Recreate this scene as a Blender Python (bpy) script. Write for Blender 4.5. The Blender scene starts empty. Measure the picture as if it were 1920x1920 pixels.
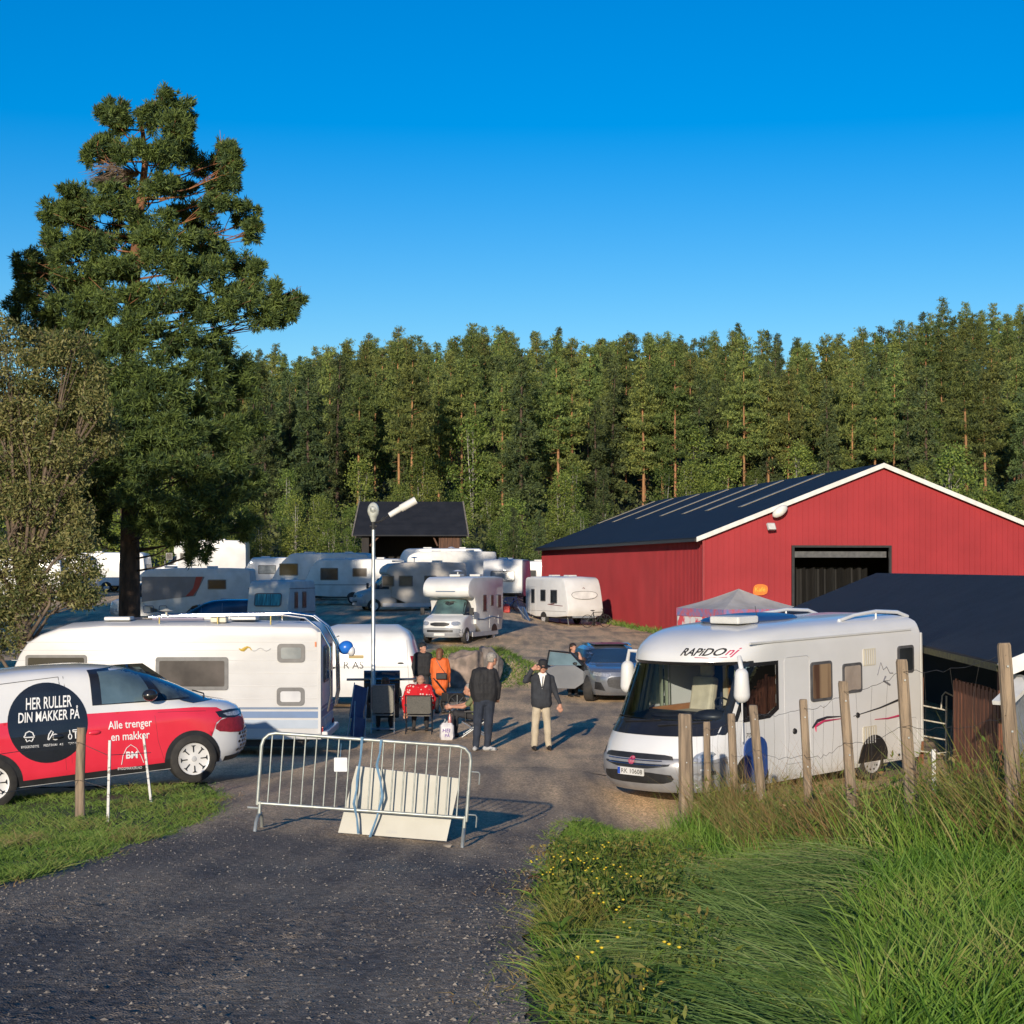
import bpy, bmesh, math, random
import numpy as np
from mathutils import Vector, Matrix, Euler, noise
from mathutils.geometry import delaunay_2d_cdt
PI = math.pi; R = math.radians
sc = bpy.context.scene; col = sc.collection
# ------------------------------------------------------------ camera, sky, sun, exposure
F, CX, HY, CH = 3400.0, 960.0, 1065.0, 3.6      # focal length (px), horizon row, eye height over the yard
cam = bpy.data.cameras.new('camera'); camo = bpy.data.objects.new('camera', cam); col.objects.link(camo)
camo.location = (0, 0, CH); camo.rotation_euler = (R(90), 0, 0)
cam.sensor_fit = 'HORIZONTAL'; cam.sensor_width = 36; cam.lens = 36*F/1920
cam.shift_y = (HY-960)/1920; cam.clip_start = .2; cam.clip_end = 5000
sc.camera = camo
SUN_EL = R(13); SDX, SDY = .178, .984
w = bpy.data.worlds.new('World'); sc.world = w; w.use_nodes = True
nt = w.node_tree; bg = nt.nodes['Background']
sky = nt.nodes.new('ShaderNodeTexSky'); sky.sky_type = 'NISHITA'; sky.sun_disc = False
sky.sun_elevation = SUN_EL; sky.sun_rotation = math.atan2(-SDX, -SDY); sky.altitude = 0
sky.air_density = 1.0; sky.dust_density = .2; sky.ozone_density = 3.0
hs = nt.nodes.new('ShaderNodeHueSaturation'); hs.inputs['Saturation'].default_value = 1.52; hs.inputs['Hue'].default_value = .511
nt.links.new(sky.outputs[0], hs.inputs['Color'])
nt.links.new(hs.outputs[0], bg.inputs[0]); bg.inputs[1].default_value = .128
sun = bpy.data.lights.new('sun', 'SUN'); suno = bpy.data.objects.new('sun', sun); col.objects.link(suno)
sun.energy = 4.6; sun.angle = R(.5); sun.color = (1, .87, .70)
suno.rotation_euler = Vector((SDX, SDY, -math.tan(SUN_EL))).to_track_quat('-Z', 'Y').to_euler()
suno.location = (-20, -40, 30)
sc.view_settings.view_transform = 'Standard'; sc.view_settings.look = 'None'
sc.view_settings.exposure = 0.12; sc.view_settings.gamma = 1
sc.render.engine = 'CYCLES'; sc.render.resolution_x = sc.render.resolution_y = 1024
sc.cycles.max_bounces = 6; sc.cycles.transparent_max_bounces = 12
# ------------------------------------------------------------ helpers
def at(px, py, Y): return Vector(((px-CX)/F*Y, Y, CH-(py-HY)/F*Y))
def gx(px, Y): return (px-CX)/F*Y
def lerp(a, b, t): return a+(b-a)*t
def sm(t): t = max(0., min(1., t)); return t*t*(3-2*t)
def interp(pts, x): return float(np.interp(x, [p[0] for p in pts], [p[1] for p in pts]))
def tag(o, label=None, cat=None, group=None, kind=None):
    if label: o['label'] = label
    if cat: o['category'] = cat
    if group: o['group'] = group
    if kind: o['kind'] = kind
    return o
def thing(name, label, cat, loc=(0, 0, 0), rz=0, group=None, pitch=0, roll=0):
    o = bpy.data.objects.new(name, None); col.objects.link(o); o.empty_display_size = .3
    o.location = loc; o.rotation_euler = (roll, -pitch, rz)
    return tag(o, label, cat, group)
class MB:
    def __init__(s): s.v = []; s.f = []
    def add(s, vs, fs):
        o = len(s.v); s.v += [tuple(v) for v in vs]; s.f += [tuple(i+o for i in f) for f in fs]; return s
    def box(s, c, d, rz=0, M=None):
        hx, hy, hz = d[0]/2, d[1]/2, d[2]/2
        vs = [Vector((x, y, z)) for x in (-hx, hx) for y in (-hy, hy) for z in (-hz, hz)]
        if M is None: M = Matrix.Rotation(rz, 3, 'Z')
        return s.add([Vector(c)+M @ v for v in vs], [(0,1,3,2),(4,6,7,5),(0,4,5,1),(2,3,7,6),(0,2,6,4),(1,5,7,3)])
    def bar(s, p, q, w, h=None):
        p = Vector(p); q = Vector(q); d = q-p; h = h or w
        if d.length < 1e-6: return s
        M = d.to_track_quat('X', 'Z').to_matrix()
        return s.box((p+q)/2, (d.length, w, h), M=M)
    def tube(s, pts, r, n=8, cap=True):
        pts = [Vector(p) for p in pts]; k = len(pts); rs = r if isinstance(r, (list, tuple)) else [r]*k
        base = len(s.v); up = None
        for i, p in enumerate(pts):
            t = (pts[min(i+1, k-1)]-pts[max(i-1, 0)]).normalized()
            if up is None:
                up = Vector((0, 0, 1)) if abs(t.z) < .9 else Vector((1, 0, 0))
            a = t.cross(up).normalized(); b = a.cross(t).normalized(); up = b
            for j in range(n):
                an = 2*PI*j/n; s.v.append(tuple(p+(a*math.cos(an)+b*math.sin(an))*rs[i]))
        for i in range(k-1):
            for j in range(n):
                s.f.append((base+i*n+j, base+i*n+(j+1) % n, base+(i+1)*n+(j+1) % n, base+(i+1)*n+j))
        if cap:
            s.f.append(tuple(base+j for j in range(n))[::-1]); s.f.append(tuple(base+(k-1)*n+j for j in range(n)))
        return s
    def lathe(s, prof, n=24, M=None, c=(0, 0, 0)):
        M = M or Matrix.Identity(3); c = Vector(c); base = len(s.v)
        for (r, z) in prof:
            for j in range(n):
                a = 2*PI*j/n; s.v.append(tuple(c+M @ Vector((r*math.cos(a), r*math.sin(a), z))))
        for i in range(len(prof)-1):
            for j in range(n):
                s.f.append((base+i*n+j, base+i*n+(j+1) % n, base+(i+1)*n+(j+1) % n, base+(i+1)*n+j))
        return s
    def ball(s, c, r, n=12, m=8, M=None):
        r = (r, r, r) if isinstance(r, (int, float)) else r; c = Vector(c); M = M or Matrix.Identity(3)
        base = len(s.v)
        for i in range(m+1):
            t = PI*i/m
            for j in range(n):
                a = 2*PI*j/n
                s.v.append(tuple(c+M @ Vector((r[0]*math.sin(t)*math.cos(a), r[1]*math.sin(t)*math.sin(a), r[2]*math.cos(t)))))
        for i in range(m):
            for j in range(n):
                s.f.append((base+i*n+j, base+(i+1)*n+j, base+(i+1)*n+(j+1) % n, base+i*n+(j+1) % n))
        return s
    def capsule(s, p, q, r1, r2=None, n=10):
        p = Vector(p); q = Vector(q); r2 = r1 if r2 is None else r2; d = q-p
        if d.length < 1e-5: return s.ball(p, r1, n, 6)
        t = d.normalized(); P = []; rr = []
        for k in range(4): a = PI/2*(k+.15)/4; P.append(p-t*r1*math.cos(a)); rr.append(r1*math.sin(a))
        P.append(p); rr.append(r1); P.append(q); rr.append(r2)
        for k in range(3, -1, -1): a = PI/2*(k+.15)/4; P.append(q+t*r2*math.cos(a)); rr.append(r2*math.sin(a))
        return s.tube(P, rr, n)
    def plate(s, poly, thick, fn):
        """closed plate: polygon (u,v) from w=0 to w=thick, mapped by fn(u,v,w)"""
        n = len(poly); o = len(s.v)
        for (u, v) in poly: s.v.append(tuple(fn(u, v, 0)))
        for (u, v) in poly: s.v.append(tuple(fn(u, v, thick)))
        s.f.append(tuple(o+i for i in range(n))); s.f.append(tuple(o+n+i for i in range(n))[::-1])
        for i in range(n): j = (i+1) % n; s.f.append((o+i, o+n+i, o+n+j, o+j))
        return s
    def build(s, name, mat, parent=None, smooth=None, bevel=0, fix=True):
        me = bpy.data.meshes.new(name); me.from_pydata(s.v, [], s.f); me.update()
        if fix:
            bm = bmesh.new(); bm.from_mesh(me); bmesh.ops.recalc_face_normals(bm, faces=bm.faces)
            bm.to_mesh(me); bm.free()
        o = bpy.data.objects.new(name, me); col.objects.link(o)
        for m in (mat if isinstance(mat, (list, tuple)) else [mat]): me.materials.append(m)
        if parent: o.parent = parent
        if smooth is not None:
            me.polygons.foreach_set('use_smooth', [True]*len(me.polygons))
            if smooth < 180: me.set_sharp_from_angle(angle=R(smooth))
        if bevel:
            b = o.modifiers.new('bevel', 'BEVEL'); b.width = bevel; b.segments = 2; b.limit_method = 'ANGLE'; b.angle_limit = R(40)
        return o
def struct(o): o['kind'] = 'structure'; return o
def copy_tree(o, parent=None):
    c = o.copy(); col.objects.link(c); c.parent = parent
    for ch in [x for x in o.children]: copy_tree(ch, c)
    return c
def np_mesh(name, V, fn, mat, parent=None, attr=None, smooth=False):
    """V (N,k,3): N separate faces of k verts"""
    N, k = V.shape[:2]; me = bpy.data.meshes.new(name)
    me.vertices.add(N*k); me.vertices.foreach_set('co', V.reshape(-1).astype(np.float32))
    me.loops.add(N*k); me.loops.foreach_set('vertex_index', np.arange(N*k, dtype=np.int32))
    me.polygons.add(N); me.polygons.foreach_set('loop_start', np.arange(0, N*k, k, dtype=np.int32))
    try: me.polygons.foreach_set('loop_total', np.full(N, k, dtype=np.int32))
    except Exception: pass
    if attr is not None:
        a = me.attributes.new('rnd', 'FLOAT', 'FACE'); a.data.foreach_set('value', attr.astype(np.float32))
    me.materials.append(mat); me.update(calc_edges=True); me.validate()
    if fn is None: return me
    o = bpy.data.objects.new(fn, me); col.objects.link(o)
    if parent: o.parent = parent
    return o
def inpoly(x, y, P):
    c = False; j = len(P)-1
    for i in range(len(P)):
        xi, yi = P[i]; xj, yj = P[j]
        if (yi > y) != (yj > y) and x < (xj-xi)*(y-yi)/(yj-yi)+xi: c = not c
        j = i
    return c
def densify(P, step):
    out = []
    for i in range(len(P)):
        a = Vector(P[i]); b = Vector(P[(i+1) % len(P)]); n = max(1, int((b-a).length/step))
        for k in range(n): out.append(tuple(a.lerp(b, k/n)))
    return out
def patch(mb, poly, fn, step=.08, holes=()):
    """fill a (u,v) polygon with triangles small enough to follow a curved surface"""
    vs = []; es = []
    for Pg in [poly]+list(holes):
        P = densify(Pg, step); o = len(vs); n = len(P)
        vs += P; es += [(o+i, o+(i+1) % n) for i in range(n)]
    us = [p[0] for p in poly]; ws = [p[1] for p in poly]
    u = min(us)+step/2
    while u < max(us):
        v = min(ws)+step/2
        while v < max(ws):
            if inpoly(u, v, poly) and not any(inpoly(u, v, h) for h in holes): vs.append((u, v))
            v += step
        u += step
    r = delaunay_2d_cdt([Vector(p) for p in vs], es, [], 0, 1e-5)
    V = r[0]; Fs = []
    for f in r[2]:
        cx = sum(V[i][0] for i in f)/len(f); cy = sum(V[i][1] for i in f)/len(f)
        if inpoly(cx, cy, poly) and not any(inpoly(cx, cy, h) for h in holes): Fs.append(tuple(f))
    mb.add([fn(p[0], p[1]) for p in V], Fs); return mb
def rrect(u0, v0, u1, v1, r=.05, n=4):
    r = min(r, abs(u1-u0)/2.01, abs(v1-v0)/2.01); P = []
    for (cx, cy, a0) in ((u1-r, v1-r, 0), (u0+r, v1-r, 90), (u0+r, v0+r, 180), (u1-r, v0+r, 270)):
        for k in range(n+1): a = R(a0+90*k/n); P.append((cx+r*math.cos(a), cy+r*math.sin(a)))
    return P
def circle(cx, cy, r, n=32, ry=None): return [(cx+r*math.cos(2*PI*k/n), cy+(ry or r)*math.sin(2*PI*k/n)) for k in range(n)]
def smooth_poly(P, it=2):
    for _ in range(it):
        Q = []
        for i in range(len(P)):
            a = P[i]; b = P[(i+1) % len(P)]
            Q += [(a[0]*.75+b[0]*.25, a[1]*.75+b[1]*.25), (a[0]*.25+b[0]*.75, a[1]*.25+b[1]*.75)]
        P = Q
    return P
def text_into(mb, s, fn, u0, v0, width, shear=0, bold=0, height=None):
    """letters of s laid from (u0,v0), scaled to the width, mapped by fn(u,v)"""
    cu = bpy.data.curves.new('t', 'FONT'); cu.body = s; cu.size = 1; cu.shear = shear; cu.offset = bold; cu.resolution_u = 3
    o = bpy.data.objects.new('t', cu); col.objects.link(o)
    bpy.context.view_layer.update()
    me = bpy.data.meshes.new_from_object(o.evaluated_get(bpy.context.evaluated_depsgraph_get()))
    vs = [v.co.copy() for v in me.vertices]; fs = [tuple(p.vertices) for p in me.polygons]
    x0 = min(v.x for v in vs); x1 = max(v.x for v in vs); y0 = min(v.y for v in vs); y1 = max(v.y for v in vs)
    k = width/(x1-x0); ky = k if height is None else height/(y1-y0)
    mb.add([fn(u0+(v.x-x0)*k, v0+(v.y if height is None else v.y-y0)*ky) for v in vs], fs)
    bpy.data.objects.remove(o); bpy.data.curves.remove(cu); bpy.data.meshes.remove(me)
# ------------------------------------------------------------ materials
MATS = {}
def N(nt, t, **kw):
    n = nt.nodes.new(t)
    for k, v in kw.items(): setattr(n, k, v)
    return n
def pm(name, c, c2=None, scale=4, rough=.6, metal=0, bump=0, bscale=None, coat=0, detail=6, spec=.5, stretch=None, contrast=(.35, .65), coord='Object', transl=0, rnd=0, attr=False, bdist=.01, wave=None, alpha=1):
    if name in MATS: return MATS[name]
    m = bpy.data.materials.new(name); m.use_nodes = True; nt = m.node_tree; L = nt.links.new
    p = nt.nodes['Principled BSDF']; p.inputs['Roughness'].default_value = rough; p.inputs['Metallic'].default_value = metal
    p.inputs['Specular IOR Level'].default_value = spec; p.inputs['Coat Weight'].default_value = coat; p.inputs['Coat Roughness'].default_value = .06
    tc = N(nt, 'ShaderNodeTexCoord'); mp = N(nt, 'ShaderNodeMapping')
    if stretch: mp.inputs['Scale'].default_value = stretch
    L(tc.outputs[coord], mp.inputs[0])
    c2 = c2 or tuple(x*.82 for x in c)
    nz = N(nt, 'ShaderNodeTexNoise'); nz.inputs['Scale'].default_value = scale; nz.inputs['Detail'].default_value = detail
    L(mp.outputs[0], nz.inputs['Vector'])
    rp = N(nt, 'ShaderNodeValToRGB'); rp.color_ramp.elements[0].position = contrast[0]; rp.color_ramp.elements[1].position = contrast[1]
    rp.color_ramp.elements[0].color = (*c2, 1); rp.color_ramp.elements[1].color = (*c, 1)
    fac = nz.outputs['Fac']
    if attr:
        at_ = N(nt, 'ShaderNodeAttribute'); at_.attribute_name = 'rnd'
        mx = N(nt, 'ShaderNodeMath', operation='MULTIPLY_ADD'); mx.inputs[1].default_value = .5
        L(nz.outputs['Fac'], mx.inputs[0])
        m2 = N(nt, 'ShaderNodeMath', operation='MULTIPLY'); m2.inputs[1].default_value = .5; L(at_.outputs['Fac'], m2.inputs[0])
        L(m2.outputs[0], mx.inputs[2]); fac = mx.outputs[0]
    L(fac, rp.inputs[0]); out = rp.outputs[0]
    if rnd:
        oi = N(nt, 'ShaderNodeObjectInfo'); h = N(nt, 'ShaderNodeHueSaturation')
        mr = N(nt, 'ShaderNodeMapRange'); mr.inputs[3].default_value = .5-rnd*.012; mr.inputs[4].default_value = .5+rnd*.03
        mr2 = N(nt, 'ShaderNodeMapRange'); mr2.inputs[3].default_value = 1-rnd*.35; mr2.inputs[4].default_value = 1+rnd*.35
        L(oi.outputs['Random'], mr.inputs[0]); L(mr.outputs[0], h.inputs['Hue'])
        ml = N(nt, 'ShaderNodeMath', operation='FRACT'); m7 = N(nt, 'ShaderNodeMath', operation='MULTIPLY'); m7.inputs[1].default_value = 7.31
        L(oi.outputs['Random'], m7.inputs[0]); L(m7.outputs[0], ml.inputs[0]); L(ml.outputs[0], mr2.inputs[0])
        L(mr2.outputs[0], h.inputs['Value']); L(out, h.inputs['Color']); out = h.outputs[0]
    L(out, p.inputs['Base Color'])
    if bump:
        bn = N(nt, 'ShaderNodeTexNoise'); bn.inputs['Scale'].default_value = bscale or scale*4; bn.inputs['Detail'].default_value = 5
        L(mp.outputs[0], bn.inputs['Vector']); b = N(nt, 'ShaderNodeBump'); b.inputs['Strength'].default_value = bump; b.inputs['Distance'].default_value = bdist
        L(bn.outputs['Fac'], b.inputs['Height']); L(b.outputs[0], p.inputs['Normal'])
    if wave:   # (scale, axis, strength, distance) ribs
        wv = N(nt, 'ShaderNodeTexWave'); wv.inputs['Scale'].default_value = wave[0]; wv.bands_direction = wave[1]; wv.wave_profile = 'SIN'
        L(tc.outputs[coord], wv.inputs[0]); b = N(nt, 'ShaderNodeBump'); b.inputs['Strength'].default_value = wave[2]; b.inputs['Distance'].default_value = wave[3]
        L(wv.outputs['Fac'], b.inputs['Height']); L(b.outputs[0], p.inputs['Normal'])
    if transl:
        tr = N(nt, 'ShaderNodeBsdfTranslucent'); L(out, tr.inputs[0]); mx = N(nt, 'ShaderNodeMixShader'); mx.inputs[0].default_value = transl
        L(p.outputs[0], mx.inputs[1]); L(tr.outputs[0], mx.inputs[2]); L(mx.outputs[0], nt.nodes['Material Output'].inputs[0])
    MATS[name] = m; return m
def glass(name, tint=(.9, .95, .95), refl=.0):
    m = bpy.data.materials.new(name); m.use_nodes = True; nt = m.node_tree; L = nt.links.new
    for n in list(nt.nodes):
        if n.type == 'BSDF_PRINCIPLED': nt.nodes.remove(n)
    t = N(nt, 'ShaderNodeBsdfTransparent'); t.inputs[0].default_value = (*tint, 1)
    g = N(nt, 'ShaderNodeBsdfGlossy'); g.inputs['Roughness'].default_value = .02
    fr = N(nt, 'ShaderNodeFresnel'); fr.inputs[0].default_value = 1.5; ad = N(nt, 'ShaderNodeMath', operation='ADD'); ad.inputs[1].default_value = refl; ad.use_clamp = True
    mx = N(nt, 'ShaderNodeMixShader'); L(fr.outputs[0], ad.inputs[0]); L(ad.outputs[0], mx.inputs[0]); L(t.outputs[0], mx.inputs[1]); L(g.outputs[0], mx.inputs[2])
    L(mx.outputs[0], nt.nodes['Material Output'].inputs[0]); return m
WHITE = pm('white_gelcoat', (.70, .70, .69), (.62, .615, .60), 1.5, .3, coat=.3, bump=.02, bscale=3)
WHITE2 = pm('aged_white_panel', (.63, .63, .61), (.52, .515, .49), 2.2, .42, bump=.03, bscale=5)
CREAM = pm('cream_panel', (.62, .58, .47), (.52, .48, .38), 2, .5)
GREYW = pm('light_grey_panel', (.5, .5, .5), (.42, .42, .42), 2, .4)
DARK = pm('dark_plastic', (.025, .025, .027), (.015, .015, .016), 6, .45)
FRAME = pm('grey_window_frame', (.11, .11, .115), (.07, .07, .075), 6, .4)
PANE = pm('tinted_window', (.03, .035, .04), (.012, .014, .016), 1.5, .22, spec=.35)
PANEB = pm('curtained_window', (.11, .095, .085), (.045, .04, .037), 1.3, .2, spec=.35)
PANEG = pm('bright_shaded_window', (.28, .30, .30), (.15, .17, .18), 3, .25, spec=.4)
TYRE = pm('tyre_rubber', (.022, .021, .02), (.035, .032, .028), 9, .85, bump=.3, bscale=60, bdist=.004)
ALLOY = pm('wheel_alloy', (.62, .62, .62), (.5, .5, .5), 5, .35, metal=.3)
STEEL = pm('galvanised_steel', (.50, .52, .53), (.36, .38, .39), 9, .42, metal=.75, bump=.05)
CHROME = pm('chrome', (.7, .7, .72), (.6, .6, .62), 9, .15, metal=1)
BLUEG = pm('blue_grey_stripe', (.10, .16, .26), (.08, .13, .22), 4, .4)
SILVER = pm('silver_bumper', (.34, .34, .35), (.28, .28, .29), 4, .35, metal=.3)
BLACKP = pm('black_paint', (.02, .02, .022), (.014, .014, .015), 4, .25, coat=.5)
REDLT = pm('red_lamp_lens', (.35, .02, .03), (.2, .01, .015), 8, .2)
LAMPG = pm('headlamp_lens', (.55, .56, .58), (.25, .26, .28), 25, .1, metal=.4)
CLEAR = glass('clear_glass'); TINT = glass('tinted_glass', (.55, .65, .66), .04)
# ------------------------------------------------------------ terrain
PROF = [(-30, 2.3), (0, 2.0), (6.8, 1.88), (13, 1.28), (20.7, .62), (27.5, .33), (35, .02), (60, .0)]
PL = PROF+[(79, .2), (90, .7), (100, 1.2), (110, 1.5), (126, 1.95), (150, 3), (180, 6), (219, 10.4), (354, 31), (420, 36), (900, 40)]
PR = PROF+[(79, .2), (98, .45), (130, .7), (150, 3), (180, 6), (219, 10.4), (354, 31), (420, 36), (900, 40)]
def xfence(y): return interp([(0, 3.5), (11.6, 3.17), (13.6, 2.96), (16, 2.6), (24.5, 2.35)], y)
def hh(x, y):
    z = lerp(interp(PL, y), interp(PR, y), sm((x+1)/4))
    if y > 150: z += (noise.noise(Vector((x*.012, y*.012, 3)))*5+ (sm((x-55)/60)*9 - sm((-x-25)/60)*5))*sm((y-170)/120)
    if y < 34:
        b = max(sm((x-xfence(y)-.7)/3.2), sm((y-22.5)/3)*sm((x-.7)/1.3))
        z += .22*sm((x-xfence(y)+1.6)/1.6)*sm((15.5-y)/3)
        z = lerp(z, 0, b)
        if x < -4.4: z -= .07*min(-x-4.4, 5)*sm((34-y)/6)
    if 14 < y < 30: z -= .075*max(0, min(x+3.2, 3.6))*sm((y-14)/4)*sm((30-y)/4)
    d = math.hypot((x+1.3)/2.6, (y-57.5)/3.2)              # bank with the boulder
    z += 1.0*sm(1.25-d)
    z -= .13*math.exp(-((x-2.6)/1.6)**2-((y-26.8)/2.0)**2)
    if y < 140: z += noise.noise(Vector((x*.35, y*.35, 0)))*.035
    return z
def ray(px, py, y0=5, y1=400, n=4000):
    """ground point seen at a pixel"""
    for i in range(n):
        Y = y0+(y1-y0)*(i/n)**1.5; p = at(px, py, Y)
        if p.z <= hh(p.x, Y): return p
    return p
XRp = [(-10, .1), (5, .05), (9, .12), (13.3, .15), (17, .3), (21, .45), (24, .75), (26, 1.3), (28.5, 3.6), (31, 9)]
XLp = [(-10, -3.9), (5, -3.9), (12, -3.9), (20, -3.75), (23, -3.8), (25.5, -4.1), (28, -4.7), (30, -9), (31, -12)]
def edge(y, k): return noise.noise(Vector((k*7.7, y*.9, 1)))*.16+noise.noise(Vector((k*3.1, y*3.5, 5)))*.06
def xr(y): return interp(XRp, y)+edge(y, 1)
def xl(y): return interp(XLp, y)+edge(y, 2)
# ------------------------------------------------------------ ground sheets
def ground_mat():
    m = pm('grass_soil', (.045, .06, .016), (.055, .042, .022), .8, .95, bump=.5, bscale=14, bdist=.05)
    return m
def gravel_mat(name, a, b, dark=.6):
    m = bpy.data.materials.new(name); m.use_nodes = True; nt = m.node_tree; L = nt.links.new; p = nt.nodes['Principled BSDF']
    p.inputs['Roughness'].default_value = .95; p.inputs['Specular IOR Level'].default_value = .12
    tc = N(nt, 'ShaderNodeTexCoord')
    n1 = N(nt, 'ShaderNodeTexNoise'); n1.inputs['Scale'].default_value = .35; n1.inputs['Detail'].default_value = 6
    n2 = N(nt, 'ShaderNodeTexNoise'); n2.inputs['Scale'].default_value = 45; n2.inputs['Detail'].default_value = 8
    mp = N(nt, 'ShaderNodeMapping'); mp.inputs['Scale'].default_value = (1.6, .18, 1)      # wheel tracks along the road
    n3 = N(nt, 'ShaderNodeTexNoise'); n3.inputs['Scale'].default_value = 1.3; n3.inputs['Detail'].default_value = 4
    L(tc.outputs['Object'], mp.inputs[0]); L(mp.outputs[0], n3.inputs['Vector'])
    vo = N(nt, 'ShaderNodeTexVoronoi'); vo.inputs['Scale'].default_value = 38; vo2 = N(nt, 'ShaderNodeTexVoronoi'); vo2.inputs['Scale'].default_value = 90
    for n in (n1, n2, vo, vo2): L(tc.outputs['Object'], n.inputs['Vector'])
    mx = N(nt, 'ShaderNodeMix', data_type='RGBA'); mx.inputs['A'].default_value = (*a, 1); mx.inputs['B'].default_value = (*b, 1)
    r1 = N(nt, 'ShaderNodeMapRange'); r1.inputs[1].default_value = .42; r1.inputs[2].default_value = .58
    ad = N(nt, 'ShaderNodeMath', operation='ADD'); hf = N(nt, 'ShaderNodeMath', operation='MULTIPLY'); hf.inputs[1].default_value = .5
    L(n1.outputs['Fac'], ad.inputs[0]); L(n3.outputs['Fac'], ad.inputs[1]); L(ad.outputs[0], hf.inputs[0]); L(hf.outputs[0], r1.inputs[0]); L(r1.outputs[0], mx.inputs['Factor'])
    mu = N(nt, 'ShaderNodeMix', data_type='RGBA', blend_type='MULTIPLY'); mu.inputs['Factor'].default_value = 1
    cr = N(nt, 'ShaderNodeValToRGB'); cr.color_ramp.elements[0].color = (dark, dark, dark, 1); cr.color_ramp.elements[1].color = (1.2, 1.2, 1.2, 1)
    cr.color_ramp.elements[0].position = .3; cr.color_ramp.elements[1].position = .75
    L(vo.outputs['Color'], cr.inputs[0]); sx = N(nt, 'ShaderNodeSeparateXYZ'); L(tc.outputs['Object'], sx.inputs[0])        # the yard further down is paler, drier gravel
    my = N(nt, 'ShaderNodeMath', operation='MULTIPLY_ADD'); my.inputs[1].default_value = 9; L(n1.outputs['Fac'], my.inputs[0]); L(sx.outputs['Y'], my.inputs[2])
    mr = N(nt, 'ShaderNodeMapRange'); mr.inputs[1].default_value = 19; mr.inputs[2].default_value = 37; L(my.outputs[0], mr.inputs[0])
    yd = N(nt, 'ShaderNodeMix', data_type='RGBA', blend_type='MULTIPLY'); yd.inputs['B'].default_value = (2.6, 2.3, 1.85, 1)
    L(mr.outputs[0], yd.inputs['Factor']); L(mx.outputs['Result'], yd.inputs['A']); L(yd.outputs['Result'], mu.inputs['A']); L(cr.outputs[0], mu.inputs['B']); L(mu.outputs['Result'], p.inputs['Base Color'])
    sb = N(nt, 'ShaderNodeMath', operation='ADD'); L(n2.outputs['Fac'], sb.inputs[0]); ms = N(nt, 'ShaderNodeMath', operation='MULTIPLY'); ms.inputs[1].default_value = -.9
    L(vo2.outputs['Distance'], ms.inputs[0]); L(ms.outputs[0], sb.inputs[1])
    b_ = N(nt, 'ShaderNodeBump'); b_.inputs['Strength'].default_value = .55; b_.inputs['Distance'].default_value = .018
    L(sb.outputs[0], b_.inputs['Height']); L(b_.outputs[0], p.inputs['Normal']); return m
ROADM = YARDM = gravel_mat('gravel', (.33, .262, .19), (.155, .135, .118), .70)
def sheet(name, ys, xs_of, mat, off=0):
    mb = MB(); k = None
    for y in ys:
        xs = xs_of(y); k = len(xs)
        for x in xs: mb.v.append((x, y, hh(x, y)+(off(x, y) if callable(off) else off)))
    for i in range(len(ys)-1):
        for j in range(k-1): a = i*k+j; mb.f.append((a, a+1, a+k+1, a+k))
    return struct(mb.build(name, mat, smooth=180, fix=False))
def inside_gravel(x, y):
    if y < 31: return sm((x-xl(y))/.25)*sm((xr(y)-x)/.25)
    return sm((x+30)/1)*sm((14-x)/1)*sm((140-y)/2)
ys = list(np.arange(-12, 36, .3))+list(np.arange(36, 150, 1.5))+list(np.arange(150, 430, 6))+list(range(430, 900, 40))
def gxs(y):
    b = max(9, y*.5+6); c = np.linspace(-1, 1, 101); return list(np.sign(c)*np.abs(c)**1.6*b*(1 if y < 150 else 1.15))
sheet('ground', ys, gxs, ground_mat(), lambda x, y: -.07*inside_gravel(x, y))
def grit(x, y):      # stones and ruts pressed into the road
    v = Vector((x, y, 0)); k = sm((30-y)/6)
    p = noise.noise(Vector((x*.9, y*.25, 7)))
    return .004+k*(abs(noise.noise(v*9))*.016*(1+p)+abs(noise.noise(v*21))*.012*(1+1.4*p)+noise.noise(Vector((x*2.2, y*.35, 2)))*.018)
sheet('gravel_road', list(np.arange(-12, 5, .5))+list(np.arange(5, 14, .035))+list(np.arange(14, 22, .06))+list(np.arange(22, 31.01, .12)), lambda y: list(np.linspace(xl(y), xr(y), 120)), ROADM, grit)
sheet('gravel_yard', list(np.arange(31, 70, .5))+list(np.arange(70, 141, 2)), lambda y: list(np.linspace(-30+edge(y, 3)*3, min(14, 14+edge(y, 4)*3), 70)), YARDM, .006)
# loose stones on the road
rs = np.random.RandomState(4)
def stones(name, n, ya, yb, smin, smax, mat, label):
    t = rs.rand(n); Y = ya+(yb-ya)*t**1.6; mb = []
    Vs = []
    ico = [(1,0,0),(-1,0,0),(0,1,0),(0,-1,0),(0,0,1)]
    for y in Y:
        a, b = xl(y), xr(y); x = a+(b-a)*rs.rand()
        if rs.rand() < .45: x = (b-abs(rs.randn())*.35) if rs.rand() < .5 else (a+abs(rs.randn())*.5)
        r = smin+(smax-smin)*rs.rand()**3.5; z = hh(x, y)+grit(x, y)
        an = rs.rand()*6; ca, sa = math.cos(an), math.sin(an)
        P = []
        for q in ico:
            k = r*(.7+.6*rs.rand()); u, v, w_ = q[0]*k*1.25, q[1]*k, q[2]*k*.7
            P.append((x+u*ca-v*sa, y+u*sa+v*ca, z+w_+.1*r))
        for (i, j) in ((0, 2), (2, 1), (1, 3), (3, 0)): Vs.append((P[i], P[j], P[4]))
    o = np_mesh(name, np.array(Vs), name, mat); tag(o, kind='stuff'); o['label'] = label; return o
STONE = pm('grey_stone', (.32, .28, .23), (.12, .105, .09), 9, .85)
stones('gravel_stones', 16000, 5.5, 29, .003, .013, STONE, 'loose grey stones scattered over the dark gravel road')
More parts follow.
